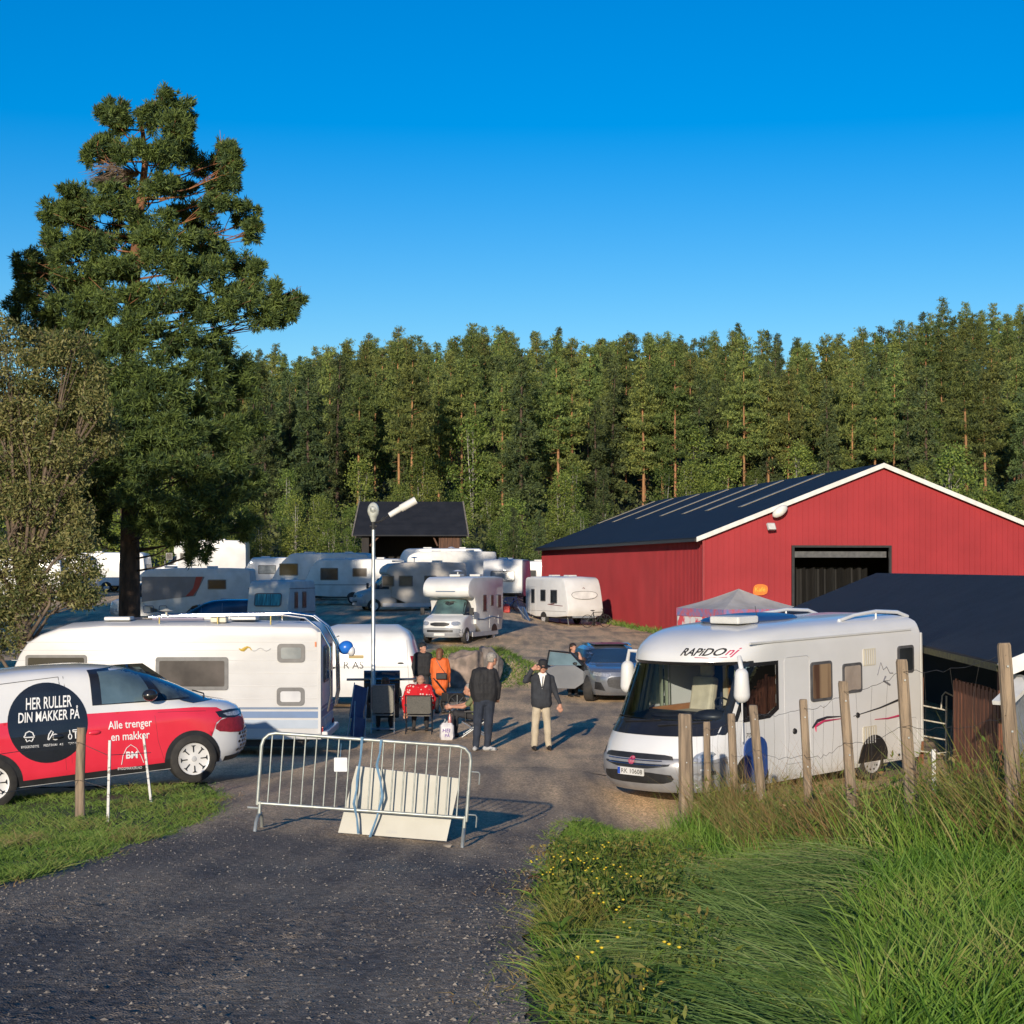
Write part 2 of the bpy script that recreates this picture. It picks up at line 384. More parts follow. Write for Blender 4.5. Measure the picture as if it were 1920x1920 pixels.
# ------------------------------------------------------------ red barn
RED = pm('red_sheet_metal', (.34, .031, .038), (.285, .026, .032), .5, .55, spec=.25)
REDS = pm('red_sheet_side', (.34, .031, .038), (.285, .026, .032), .5, .55, spec=.25)
ROOFM = pm('dark_roof_sheet', (.024, .026, .032), (.017, .019, .024), 1.2, .6, spec=.15, wave=(2.2, 'Y', .5, .02))
TRIM = pm('white_trim', (.72, .71, .68), (.6, .59, .56), 4, .5)
SKYL = pm('skylight_strip', (.33, .28, .18), (.24, .2, .13), 6, .4)
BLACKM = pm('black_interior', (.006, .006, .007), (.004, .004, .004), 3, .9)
CLOTHD = pm('dark_curtain', (.010, .009, .008), (.003, .003, .003), 3, .8, stretch=(6, 6, .4))
rot = math.atan2(.147, 1)                      # side walls run away to the left
B0 = (8.8, 83.2); zb = .25
barn = thing('red_barn', 'large red metal-clad barn with dark roof, white gable trim and open black doorway', 'barn', (B0[0], B0[1], zb), rot)
BW, BL, EH, RH = 17.0, 46, 4.75, 8.05           # local x across the gable, y along the side
def bw():
    fr = MB(); th = .2
    d0, d1, dt = 4.15, 8.95, 4.4
    gab = [(0, -.3), (d0, -.3), (d0, dt), (d1, dt), (d1, -.3), (BW, -.3), (BW, EH), (BW/2, RH), (0, EH)]
    fr.plate(gab, th, lambda u, v, w_: (u, w_, v)); x = .12
    while x < BW:      # the ribs of the sheet cladding
        top = EH+(RH-EH)*(1-abs(x-BW/2)/(BW/2))-.12
        if d0-.05 < x < d1+.05: fr.box((x, -.012, (top+dt+.05)/2), (.045, .024, top-dt-.05))
        else: fr.box((x, -.012, top/2), (.045, .024, top))
        x += .27
    fr.build('gable_wall', RED, barn)
    s_ = MB(); s_.box((th/2, (BL+th)/2+.1, EH/2-.15), (th-.01, BL-.3, EH+.28)); s_.box((BW-th/2, (BL+th)/2+.1, EH/2-.15), (th-.01, BL-.3, EH+.28)); 
    y = .5
    while y < BL: s_.box((-.012, y, EH/2-.1), (.024, .045, EH)); y += .27
    s_.build('side_wall', REDS, barn)
    g2 = MB(); g2.plate([(0, -.3), (BW, -.3), (BW, EH), (BW/2, RH), (0, EH)], th, lambda u, v, w_: (u, BL-w_, v)); g2.build('rear_wall', RED, barn)
    rf = MB(); ov = .45; k = (RH-EH)/(BW/2)
    for sgn in (0, 1):
        def fn(u, v, w_):
            x = u if sgn == 0 else BW-u
            return (x, v, EH+.06+k*u+w_)
        rf.plate([(-.4, -.3), (BW/2, -.3), (BW/2, BL+.3), (-.4, BL+.3)], .1, fn)
    roof = rf.build('roof', ROOFM, barn)
    tr = MB()
    for sgn in (0, 1):
        def P(u, z): return Vector((u if sgn == 0 else BW-u, -.33, EH+.08+k*u+z))
        tr.add([P(-.42, -.12), P(BW/2, -.12), P(BW/2, .10), P(-.42, .10)]+[p+Vector((0, .05, 0)) for p in (P(-.42, -.12), P(BW/2, -.12), P(BW/2, .10), P(-.42, .10))],
               [(0, 1, 2, 3), (7, 6, 5, 4), (0, 4, 5, 1), (3, 2, 6, 7), (0, 3, 7, 4), (1, 5, 6, 2)])
    tr.build('barge_board', TRIM, barn)
    gt = MB(); gt.box((-.42, BL/2, EH-.12), (.14, BL+.5, .14)); gt.build('gutter', DARK, barn)
    # roof light strips, set where the photo has them
    inv = barn.matrix_basis.inverted() if False else (Matrix.Translation(barn.location) @ Matrix.Rotation(rot, 4, 'Z')).inverted()
    for (bx, by) in ((1387, 951), (1324, 958), (1280, 964), (1238, 968), (1193, 973), (1149, 979), (1121, 982)):
        # roof plane hit of the lower end
        best = None
        for i in range(1500):
            Y = 80+i*.045; p = inv @ at(bx, by, Y)
            if 0 < p.x < BW/2:
                e = abs(p.z-(EH+.16+k*p.x))
                if best is None or e < best[0]: best = (e, p)
        if best is None: continue
        yy = best[1].y; u0 = best[1].x
        sk = MB(); sk.plate([(u0, yy-.32), (BW/2-.25, yy-.32), (BW/2-.25, yy+.32), (u0, yy+.32)], .03, lambda u, v, w_: (u, v, EH+.165+k*u+w_)); sk.build('roof_light', SKYL, roof)
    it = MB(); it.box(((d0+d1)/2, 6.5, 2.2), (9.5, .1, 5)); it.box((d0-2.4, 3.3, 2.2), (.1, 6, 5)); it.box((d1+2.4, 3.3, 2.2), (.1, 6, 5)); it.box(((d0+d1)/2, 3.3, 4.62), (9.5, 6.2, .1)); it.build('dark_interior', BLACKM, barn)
    dfm = MB(); dfm.box((d0+.06, -.05, dt/2), (.12, .14, dt)); dfm.box((d1-.06, -.05, dt/2), (.12, .14, dt)); dfm.box(((d0+d1)/2, -.06, dt-.05), (d1-d0-.24, .16, .1)); dfm.build('door_frame', DARK, barn)
    dr = MB(); dr.box(((d0+d1)/2, .3, dt-.42), (d1-d0-.3, .22, .28)); dr.build('roller_shutter', FRAME, barn)
    cu = MB()
    pts = [(d0+.5+i*.08, 2.2+.18*math.sin(i*1.1)+.1*math.sin(i*2.3)) for i in range(50)]
    for i in range(49):
        a, b = pts[i], pts[i+1]; cu.add([(a[0], a[1], 0), (b[0], b[1], 0), (b[0], b[1]+.1, 3.4), (a[0], a[1]+.1, 3.4)], [(0, 1, 2, 3)])
    cu.build('hanging_tarp', CLOTHD, barn, smooth=180)
    cn = MB(); cn.box((-.02, -.02, EH/2-.1), (.1, .1, EH)); cn.build('corner_flashing', pm('red_flashing', (.34, .035, .04), None, 3, .4), barn)
bw()
def barn_lamp(u, z, big, label):
    t = thing('floodlight', label, 'floodlight', (B0[0]+math.cos(rot)*u, B0[1]+math.sin(rot)*u, zb+z), rot)
    a = MB(); a.tube([(0, 0, 0), (0, -.25, 0), (0, -.4, .12 if big else -.05)], .03, 6); a.build('bracket', DARK, t)
    h = MB()
    M = Euler((R(-25), 0, R(20))).to_matrix()
    if big: h.ball((.18, -.5, .2), (.42, .2, .22), M=Euler((0, R(-35), 0)).to_matrix()); h.build('lamp_head', TRIM, t, smooth=60)
    else: h.box((0, -.5, -.1), (.42, .14, .34), M=M); h.build('lamp_head', GREYW, t, bevel=.03); g = MB(); g.box((0, -.58, -.1), (.36, .02, .28), M=M); g.build('lens', TRIM, t)
barn_lamp(3.28, 5.75, True, 'white oval lamp head on the red gable, upper of two beside the doorway')
barn_lamp(3.05, 5.35, False, 'small square floodlight on the red gable, lower of two left of the doorway')
# orange sign on gable
t = thing('round_orange_sign', 'small orange sign with yellow lettering on the red barn gable above the canopy', 'sign', (B0[0]+math.cos(rot)*2.65, B0[1]+math.sin(rot)*2.65-.06, 2.6), rot)
mb = MB(); mb.plate(smooth_poly([(-.36, -.1), (-.28, -.27), (.3, -.24), (.38, 0), (.32, .24), (-.26, .27)], 2), .03, lambda u, v, w_: (u, -w_, v)); mb.build('panel', pm('orange_sign', (.75, .20, .02), (.65, .16, .02), 5, .5), t)
mb = MB(); text_into(mb, 'Kafé', lambda u, v: (u, -.035, v), -.24, -.08, .48); mb.build('lettering', pm('yellow_letters', (.8, .5, .05), None, 5, .5), t, fix=False)
# ------------------------------------------------------------ near shed, right
def shed():
    e1 = Vector((8.1, 54.8, 2.2)); e0 = Vector((6.75, 20.5, 2.2))
    e1 = at(1462, 1151, 3400/62.); e0 = at(1872, 1249, 3400/131.)
    d = (e1-e0); d.z = 0; L = d.length; d.normalize(); n = Vector((d.y, -d.x, 0)); rz = math.atan2(d.y, d.x)
    t = thing('dark_roofed_shed', 'low open-fronted shed with a long dark corrugated roof behind the motorhome', 'shed', (e0.x, e0.y, 0), rz)
    # local x along, local -y away from the yard (towards n)
    rfm = pm('dark_corrugated_roof', (.030, .033, .042), (.022, .024, .032), 1.5, .65, spec=.15, wave=(6, 'X', .9, .02), bump=0)
    rf = MB(); nn = 3.0
    k = 1.2/2.9
    rf.plate([(-.2, 0), (L, 0), (L, 2.9), (-.2, 2.9)], .05, lambda u, v, w_: (u, -v, 2.2+k*v+w_))
    rf.plate([(-.2, 2.9), (L, 2.9), (L, 6), (-.2, 6)], .05, lambda u, v, w_: (u, -v, 2.2+k*2.9*2-k*v+w_))
    rf.build('roof', rfm, t)
    mo = MB()
    mo.box((L/2, .0, 2.17), (L, .05, .1)); mo.build('eave_board', pm('mossy_eave', (.09, .09, .03), (.05, .045, .025), 9, .9, bump=.5), t)
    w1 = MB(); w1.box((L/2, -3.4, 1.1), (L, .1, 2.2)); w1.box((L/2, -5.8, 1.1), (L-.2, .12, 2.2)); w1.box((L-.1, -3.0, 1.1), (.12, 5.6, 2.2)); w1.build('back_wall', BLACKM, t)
    bd = pm('brown_boards', (.20, .072, .034), (.07, .025, .014), 3, .85, stretch=(9, 9, .6), bump=.4)
    w2 = MB()
    a = e0; 
    def along(px):  # local x where the front wall is seen at px
        m = (px-CX)/F; return (m*e0.y-e0.x)/(d.x-m*d.y)
    x0, x1 = along(1846), along(1748)
    for i in range(int((x1-x0)/.14)):
        w2.box((x0+.07+i*.14, -.35, .86+.03*math.sin(i*3)), (.13, .03+.012*(i % 2), 1.72))
    w2.build('board_wall', bd, t)
    w3 = MB(); w3.box(((x0+along(1905))/2-.02, -.32, 1.02), (abs(x0-along(1905))-.03, .06, 2.1)); w3.build('white_door', pm('worn_white_paint', (.62, .62, .60), (.45, .45, .43), 5, .6, bump=.1), t, bevel=.01)
    [MB().box((xx, -.25, 1.08), (.1, .1, 2.15)).build('post', bd, t) for xx in (x0+.02, along(1700))]
    w4 = MB(); w4.box((along(1960)-.02, -.3, 1.0), (1.2, .08, 1.9)); w4.build('red_wall', pm('falun_red', (.17, .035, .025), (.12, .025, .02), 4, .8, stretch=(8, 8, .6)), t)
    bb = MB(); bb.bar((-.22, .02, 2.14), (-.22, -2.9, 2.14+k*2.9), .04, .22); bb.bar((-.75, .12, 1.72), (-.22, -.35, 2.02), .3, .06); bb.build('barge_board', TRIM, t)
    return t
shed()
# ------------------------------------------------------------ dark wooden barn at the forest edge
def dark_barn():
    Y = 136; s_ = F/Y
    x0, x1 = gx(676, Y), gx(868, Y); zt = CH+(HY-940)/s_; ze = CH+(HY-996)/s_; g = 2.2
    t = thing('dark_wooden_barn', 'small black-roofed wooden barn with a dark open front below the forest', 'barn', (x0, Y, g), R(3))
    W_ = x1-x0; D = 6; eh = ze-g; rh = zt-g
    wd = pm('weathered_brown_wood', (.13, .065, .04), (.06, .032, .022), 2, .85, stretch=(7, 7, .5), bump=.4)
    wd2 = pm('grey_black_wood', (.03, .026, .024), (.018, .016, .015), 2, .85, stretch=(7, 7, .5))
    m = MB(); m.plate([(0, 0), (D, 0), (D, eh), (D/2, rh-.15), (0, eh)], .15, lambda u, v, w_: (w_+.1, u, v)); m.build('gable_wall', wd2, t); m = MB(); m.plate([(0, 0), (D, 0), (D, eh), (D/2, rh-.15), (0, eh)], .15, lambda u, v, w_: (W_-.1-w_, u, v)); m.build('gable_wall', wd2, t)
    m = MB(); m.box((W_/2, D-.1, eh/2), (W_-.6, .12, eh-.05)); m.build('rear_wall', wd2, t)
    m = MB(); 
    for i in range(12): m.box((W_-1.75+i*.13, .06, eh/2-.12), (.12, .06, eh-.28))
    m.build('front_boards', wd, t)
    m = MB(); m.box((.35, .06, eh/2-.1), (.55, .08, eh-.3)); m.build('corner_boards', wd2, t)
    MB().bar((.7, .1, eh-1.1), (1.5, .1, eh-.25), .12).build('brace', wd, t); MB().bar((W_-1.9, .1, eh-1.1), (W_-2.3, .1, eh-.25), .12).build('brace', wd, t)
    m = MB(); k = (rh-eh)/(D/2)
    m.plate([(-.55, -.5), (W_+.35, -.5), (W_+.05, D/2), (-.15, D/2)], .1, lambda u, v, w_: (u, v, eh+k*v+w_)); m.plate([(-.55, D+.5), (W_+.35, D+.5), (W_+.05, D/2), (-.15, D/2)], .1, lambda u, v, w_: (u, v, eh+k*(D-v)+w_))
    m.build('roof', ROOFM, t)
    for (xe, xt) in ((-.6, -.18), (W_+.4, W_+.08)):
        m = MB(); m.bar((xe, -.55, eh-k*.5+.02), (xt, D/2, rh+.06), .1, .2); m.bar((xe, D+.55, eh-k*.5+.02), (xt, D/2, rh+.06), .1, .2)
        m.build('barge_board', pm('grey_board', (.2, .18, .15), (.13, .115, .1), 4, .8), t)
    f = thing('wooden_ramp_railing', 'dark wooden railing beside the small dark barn', 'railing', (x0-2.8, Y-1, 1.8), 0)
    for i in range(4): q = MB(); q.box((i*.85, 0, .85), (.1, .1, 1.7)); q.build('post', wd2, f)
    for i in range(3): q = MB(); q.bar((-.1, -.06, .6+i*.45), (2.7, -.06, .7+i*.45), .05, .12); q.build('rail', wd2, f)
dark_barn()
# ------------------------------------------------------------ event canopy beside the barn
def canopy():
    Y = 70.; s_ = F/Y
    zc = CH+(HY-1131)/s_; zp = CH+(HY-1104)/s_
    t = thing('pop_up_canopy', 'pale pop-up canopy with a blue and red printed edge in front of the red barn', 'canopy', (gx(1380, Y), Y, .1), R(25))
    P = MB(); a = 1.75; h = 2.0; pk = 2.75
    cor = [(-a, -a), (a, -a), (a, a), (-a, a)]
    n = 8; 
    for i in range(4):
        A = Vector((*cor[i], h)); Bq = Vector((*cor[(i+1) % 4], h)); T = Vector((0, 0, pk)); V_ = []; 
        for u in range(n+1):
            for v in range(n+1):
                e = A.lerp(Bq, v/n); p = e.lerp(T, u/n); p.z -= .12*math.sin(PI*u/n)*(1-abs(2*v/n-1)*.6); V_.append(p)
        P.add(V_, [(u*(n+1)+v, u*(n+1)+v+1, (u+1)*(n+1)+v+1, (u+1)*(n+1)+v) for u in range(n) for v in range(n)])
    P.build('canopy_top', pm('pale_canvas', (.60, .57, .54), (.48, .45, .42), 1.6, .7, transl=.25, bump=.2, bscale=3), t, smooth=40)
    for i in range(4):
        A = Vector((*cor[i], h)); Bq = Vector((*cor[(i+1) % 4], h)); m = MB()
        m.add([A, Bq, Bq-Vector((0, 0, .3)), A-Vector((0, 0, .3))], [(0, 1, 2, 3)]); m.build('valance', pm('printed_valance', (.12, .2, .42), (.5, .1, .12), 4, .6), t)
        l = MB(); l.box((cor[i][0]*.98, cor[i][1]*.98, h/2), (.05, .05, h)); l.build('leg', STEEL, t)
    sd = MB(); sd.add([(-a+.02, -a, h-.32), (-a+.02, a, h-.32), (-a+.02, a, .1), (-a+.02, -a, .1)], [(0, 1, 2, 3)]); sd.build('side_panel', pm('banner_print', (.6, .08, .1), (.62, .62, .62), 2.2, .6, contrast=(.45, .55)), t)
    t.location = at(1385, 1065, Y); t.location.z = zp-pk
canopy()
# ------------------------------------------------------------ foliage helpers
def unit(v): return v/np.maximum(np.linalg.norm(v, axis=-1, keepdims=True), 1e-6)
def leaves(C, size, aspect, rg, up=.3, axis=None, spread=1.0):
    """one rhombus per centre; C (n,3); axis = preferred direction of the long side"""
    n = len(C); a = rg.normal(size=(n, 3))*spread
    if axis is not None: a = a*.6+axis
    a[:, 2] += up; a = unit(a); b = unit(np.cross(a, rg.normal(size=(n, 3))))
    s = (size*(.7+.6*rg.rand(n)))[:, None]
    return np.stack([C-a*s*.5, C+b*s*aspect*.5, C+a*s*.5, C-b*s*aspect*.5], 1)
def tufts(C, size, k, aspect, rg, up=.6, out=None):
    """needle tufts: k rhombi fanning out from each centre"""
    n = len(C); Cr = np.repeat(C, k, 0); a = rg.normal(size=(n*k, 3))
    if out is not None: a += np.repeat(out, k, 0)*.8
    a[:, 2] += up; a = unit(a); b = unit(np.cross(a, rg.normal(size=(n*k, 3)))); s = (size*(.65+.7*rg.rand(n*k)))[:, None]
    return np.stack([Cr, Cr+a*s*.5+b*s*aspect*.5, Cr+a*s, Cr+a*s*.5-b*s*aspect*.5], 1)
NEED = pm('pine_needles', (.20, .228, .058), (.078, .105, .033), .9, .65, contrast=(.38, .6), rnd=1, transl=.18, attr=True, spec=.3)
NEED2 = pm('big_pine_needles', (.125, .175, .042), (.04, .072, .027), .55, .6, contrast=(.35, .62), transl=.15, attr=True, spec=.3)
SPRUCE = pm('spruce_needles', (.11, .14, .045), (.045, .07, .03), .9, .65, contrast=(.38, .6), rnd=.8, transl=.12, attr=True, spec=.3)
BIRCH = pm('birch_leaves', (.21, .25, .05), (.09, .13, .03), .8, .6, contrast=(.35, .6), rnd=1, transl=.3, attr=True, spec=.3)
WILLOW = pm('willow_leaves', (.25, .235, .09), (.075, .10, .03), .5, .55, contrast=(.36, .6), transl=.25, attr=True, spec=.35)
BARKP = pm('pine_bark', (.42, .19, .085), (.24, .125, .07), 1.2, .9, stretch=(6, 6, 1), bump=.5, rnd=.4)
BARKD = pm('old_pine_bark', (.11, .07, .05), (.04, .03, .025), 2.5, .95, stretch=(3, 3, 1), bump=.8, bscale=8, bdist=.05)
BARKO = pm('orange_upper_bark', (.30, .13, .055), (.16, .075, .04), 2, .85, bump=.3)
BARKB = pm('birch_bark', (.42, .40, .36), (.14, .13, .12), 2.5, .8, stretch=(1, 1, 2), contrast=(.4, .55))
TWIG = pm('grey_brown_twigs', (.17, .125, .09), (.08, .06, .048), 3, .85)
def pine_meshes(seed, h, start, rad, kind):
    rg = np.random.RandomState(seed); rd = random.Random(seed); tr = MB()
    lean = (rd.uniform(-.3, .3), rd.uniform(-.3, .3)); pts = []; rr = []
    for i in range(8):
        t = i/7; pts.append((lean[0]*t*t+.08*math.sin(5*t+seed), lean[1]*t*t, -1+t*(h+.6))); rr.append((.15+.02*(seed % 4))*(1-t)**.7+.03)
    tr.tube(pts, rr, 7)
    C = []; O = []
    nb = 62 if kind == 'pine' else 60
    for b in range(nb):
        f = start+(1-start)*(b+rd.random())/nb; z = f*h
        g = (f-start)/(1-start)
        if kind == 'pine': Lb = rad*min(1, .55+g*2.2)*(1-g)**.62*rd.uniform(.65, 1.2)+.18; rise = rd.uniform(-.05, .45)
        else: Lb = rad*(1-g)**.85*rd.uniform(.75, 1.1)+.15; rise = rd.uniform(-.35, -.05)
        an = rd.uniform(0, 2*PI); d = Vector((math.cos(an), math.sin(an), rise)); base = Vector((lean[0]*f*f, lean[1]*f*f, z))
        if b % 3 == 0 or kind == 'pine' and b < 14: tr.tube([base, base+d*Lb*.75], [.04, .012], 4)
        nc = max(2, int(Lb*(3.8 if kind == 'pine' else 4.2)))
        for c in range(nc):
            q = .3+.7*(c+rd.random())/nc
            if kind != 'pine': q = .1+.9*(c+rd.random())/nc
            p = base+d*Lb*q; wd = .42 if kind == 'pine' else .3*(1.2-q)+.08
            for _ in range(5):
                C.append((p.x+rd.gauss(0, wd), p.y+rd.gauss(0, wd), p.z+rd.gauss(0, .16))); O.append((d.x, d.y, 0))
    # bare dead stubs under the crown
    for b in range(7):
        z = h*start*rd.uniform(.55, 1); an = rd.uniform(0, 6.28); tr.tube([(0, 0, z), (math.cos(an)*.8, math.sin(an)*.8, z-.1)], [.03, .01], 3)
    C = np.array(C); O = np.array(O)
    if kind == 'pine': V = tufts(C, .40, 6, .26, rg, .55, O*.5)
    else: V = tufts(C, .42, 6, .26, rg, -.1, O)
    crown = np_mesh('crown', V, None, NEED if kind == 'pine' else SPRUCE, attr=rg.rand(len(C)).repeat(6))
    to = tr.build('trunk', BARKP if kind == 'pine' else BARKD, smooth=180); tm = to.data; bpy.data.objects.remove(to)
    return tm, crown
def leafy_meshes(seed, h, rad, n, mat, bark, size=.3, low=.15):
    rg = np.random.RandomState(seed); rd = random.Random(seed); tr = MB(); C = []
    tops = []
    stems = rd.randint(1, 3)
    for s_ in range(stems):
        dx, dy = rd.uniform(-.8, .8), rd.uniform(-.8, .8)
        pts = [(dx*t*1.3, dy*t*1.3, -.6+t*(h*.93+.6)) for t in (0, .25, .5, .75, 1)]; tr.tube(pts, [.1, .08, .06, .04, .015], 5)
        tops.append((dx, dy))
    for b in range(34):
        f = low+(1-low)*rd.random()**.9; rr_ = rad*math.sin(PI*min(.97, (f*.85+.12)))**.7*rd.uniform(.35, 1); an = rd.uniform(0, 6.28)
        c0 = (rr_*math.cos(an), rr_*math.sin(an), f*h*.97); k = rd.choice(tops)
        tr.tube([(k[0]*f, k[1]*f, f*h*.8), c0], [.03, .008], 3)
        m = int(n/34); P = rg.normal(size=(m, 3))*np.array([rad*.26, rad*.26, rad*.2])+np.array(c0); C.append(P)
    C = np.concatenate(C); V = leaves(C, size, .6, rg, .1)
    crown = np_mesh('crown', V, None, mat, attr=rg.rand(len(C)))
    to = tr.build('trunk', bark, smooth=180); tm = to.data; bpy.data.objects.remove(to)
    return tm, crown
PINES = [pine_meshes(11+i, 18+1.5*(i % 3), .26+.06*(i % 4), 2.6+.3*(i % 3), 'pine') for i in range(8)]
SPR = [pine_meshes(41+i, 16+i, .12, 2.4, 'spruce') for i in range(3)]
BIR = [leafy_meshes(61+i, 9+i, 2.4, 3400, BIRCH, BARKB, .30) for i in range(4)]
def plant_tree(name, label, cat, group, tm, cm, x, y, s, rd, sz=None, sink=.3):
    t = thing(name, label, cat, (x, y, hh(x, y)-sink), rd.uniform(0, 6.28), group)
    t.scale = (s*(.94 if name == 'pine_tree' else 1), s*(.94 if name == 'pine_tree' else 1), sz or s)
    for nm, me in (('trunk', tm), ('crown', cm)):
        o = bpy.data.objects.new(nm, me); col.objects.link(o); o.parent = t
    return t
rd = random.Random(9)
# skyline rows first, then the slope, then the foot
SKY = [(300, 700), (460, 672), (560, 664), (650, 655), (750, 632), (850, 632), (1000, 622), (1100, 640), (1240, 618), (1300, 640), (1380, 615), (1500, 645), (1560, 652), (1640, 612), (1770, 575), (1850, 578), (1920, 585), (2050, 590)]
def zone(px): return 'left' if px < 760 else ('middle' if px < 1240 else 'right')
ZL = {'left': 'left of the dark barn', 'middle': 'above the dark barn', 'right': 'above the red barn'}
cnt = 0
rows = [(366, 34), (352, 30), (332, 32), (312, 30), (292, 32), (272, 34), (254, 36), (238, 38), (222, 42), (206, 48)]
for ri, (Y, step) in enumerate(rows):
    step *= 1.04 if ri > 1 else .9
    px = (-60 if ri in (3, 6) else 440)+rd.uniform(0, step)
    while px < 1960:
        y = Y+rd.uniform(-11, 11); x = gx(px+rd.uniform(-16, 16), y); kind = rd.random()
        zt = CH-(interp(SKY, px)-HY)/F*y+rd.uniform(-1.6, .9); g = hh(x, y)-.3
        where = 'on the skyline' if ri < 2 else ('halfway up the slope' if ri < 6 else 'low on the slope')
        if ri > 4 and kind > .94: tm, cm = rd.choice(BIR); nm, lb, hs_ = 'birch_tree', 'pale green birch', 11
        elif kind < .62: tm, cm = rd.choice(PINES); nm, lb, hs_ = 'pine_tree', 'tall pine with an orange trunk', 19.3
        else: tm, cm = rd.choice(SPR); nm, lb, hs_ = 'spruce_tree', 'dark pointed spruce', 17
        s = rd.uniform(.82, 1.1)
        if ri < 2: s = max(.6, min(1.35, (zt-g)/hs_))
        else: s = min(s, max(.4, (zt-g-1)/hs_))
        if s > .45:
            plant_tree(nm, '%s %s %s' % (lb, where, ZL[zone(px)]), 'tree', '%s trees %s %s' % (nm.split('_')[0], where, ZL[zone(px)]), tm, cm, x, y, s, rd); cnt += 1
        px += step*rd.uniform(.7, 1.3) if px > 440 else 45
# leafy trees and bushes at the foot of the slope
for (Ya, n, x0, x1, smin, smax) in ((196, 15, 430, 1960, .5, .85), (176, 22, 420, 1960, .35, .7), (158, 26, 300, 1120, .3, .58)):
    for i in range(n):
        px = x0+(x1-x0)*(i+rd.random())/n; y = Ya+rd.uniform(-7, 7); x = gx(px, y)
        tm, cm = rd.choice(BIR)
        plant_tree('birch_tree', 'light green leafy birch at the forest foot %s, %s row' % (ZL[zone(px)], {196: 'rear', 176: 'middle', 158: 'front'}[Ya]), 'tree', 'birches at the forest foot %s in the %s row' % (ZL[zone(px)], {196: 'rear', 176: 'middle', 158: 'front'}[Ya]), tm, cm, x, y, rd.uniform(smin, smax), rd)
for (px, Y, s, k) in ((1010, 139, .40, 0), (962, 141, .36, 1), (1130, 150, .5, 2)):
    tm, cm = SPR[k]; x = gx(px, Y)
    plant_tree('spruce_tree', {1010: 'small dark spruce against the far corner of the red barn', 962: 'small spruce behind the caravans between the two barns', 1130: 'spruce behind the red barn roof, left end'}[px], 'tree', None, tm, cm, x, Y, s, rd)
for (px, Y, s) in ((1790, 150, .8), (1840, 146, .75)):
    tm, cm = BIR[int(px) % 4]
    plant_tree('birch_tree', 'round green birch rising behind the right slope of the red barn roof', 'tree', 'birches behind the right slope of the barn roof', tm, cm, gx(px, Y), Y, s*1.2, rd)
# left distance behind the pine and the willow
for i in range(11):
    px = -60+i*48; y = 215+rd.uniform(-15, 25); tm, cm = PINES[i % 8]
    plant_tree('pine_tree', 'tall pine in the distance seen through the big pine', 'tree', 'far pines behind the big pine', tm, cm, gx(px, y), y, .8, rd)
for i in range(12):
    px = -60+i*42; y = 150+rd.uniform(-8, 8); tm, cm = BIR[i % 4]
    plant_tree('birch_tree', 'low leafy tree in the distance behind the big pine trunk', 'tree', 'far leafy trees behind the big pine', tm, cm, gx(px, y), y, .8, rd)
# undergrowth on the slope: one mass nobody could count
rg = np.random.RandomState(5); n = 70000
Yc = 150+rg.rand(n)**.8*190; Xc = (rg.rand(n)*1650+330-CX)/F*Yc
Zc = np.array([hh(x, y) for x, y in zip(Xc, Yc)])
cl = np.array([noise.noise(Vector((x*.09, y*.09, 0))) for x, y in zip(Xc, Yc)])
k = 1; Z = Zc+np.abs(rg.normal(size=n))*.9*(1+np.clip(cl*2, -.5, 1.5))
V = leaves(np.stack([Xc, Yc, Z], 1), .5, .6, rg, .5)
tag(np_mesh('undergrowth', V, 'undergrowth', pm('undergrowth', (.11, .125, .03), (.05, .07, .02), .12, .7, transl=.2, attr=True), attr=rg.rand(n)), 'green scrub and bilberry undergrowth covering the forest slope', kind='stuff')
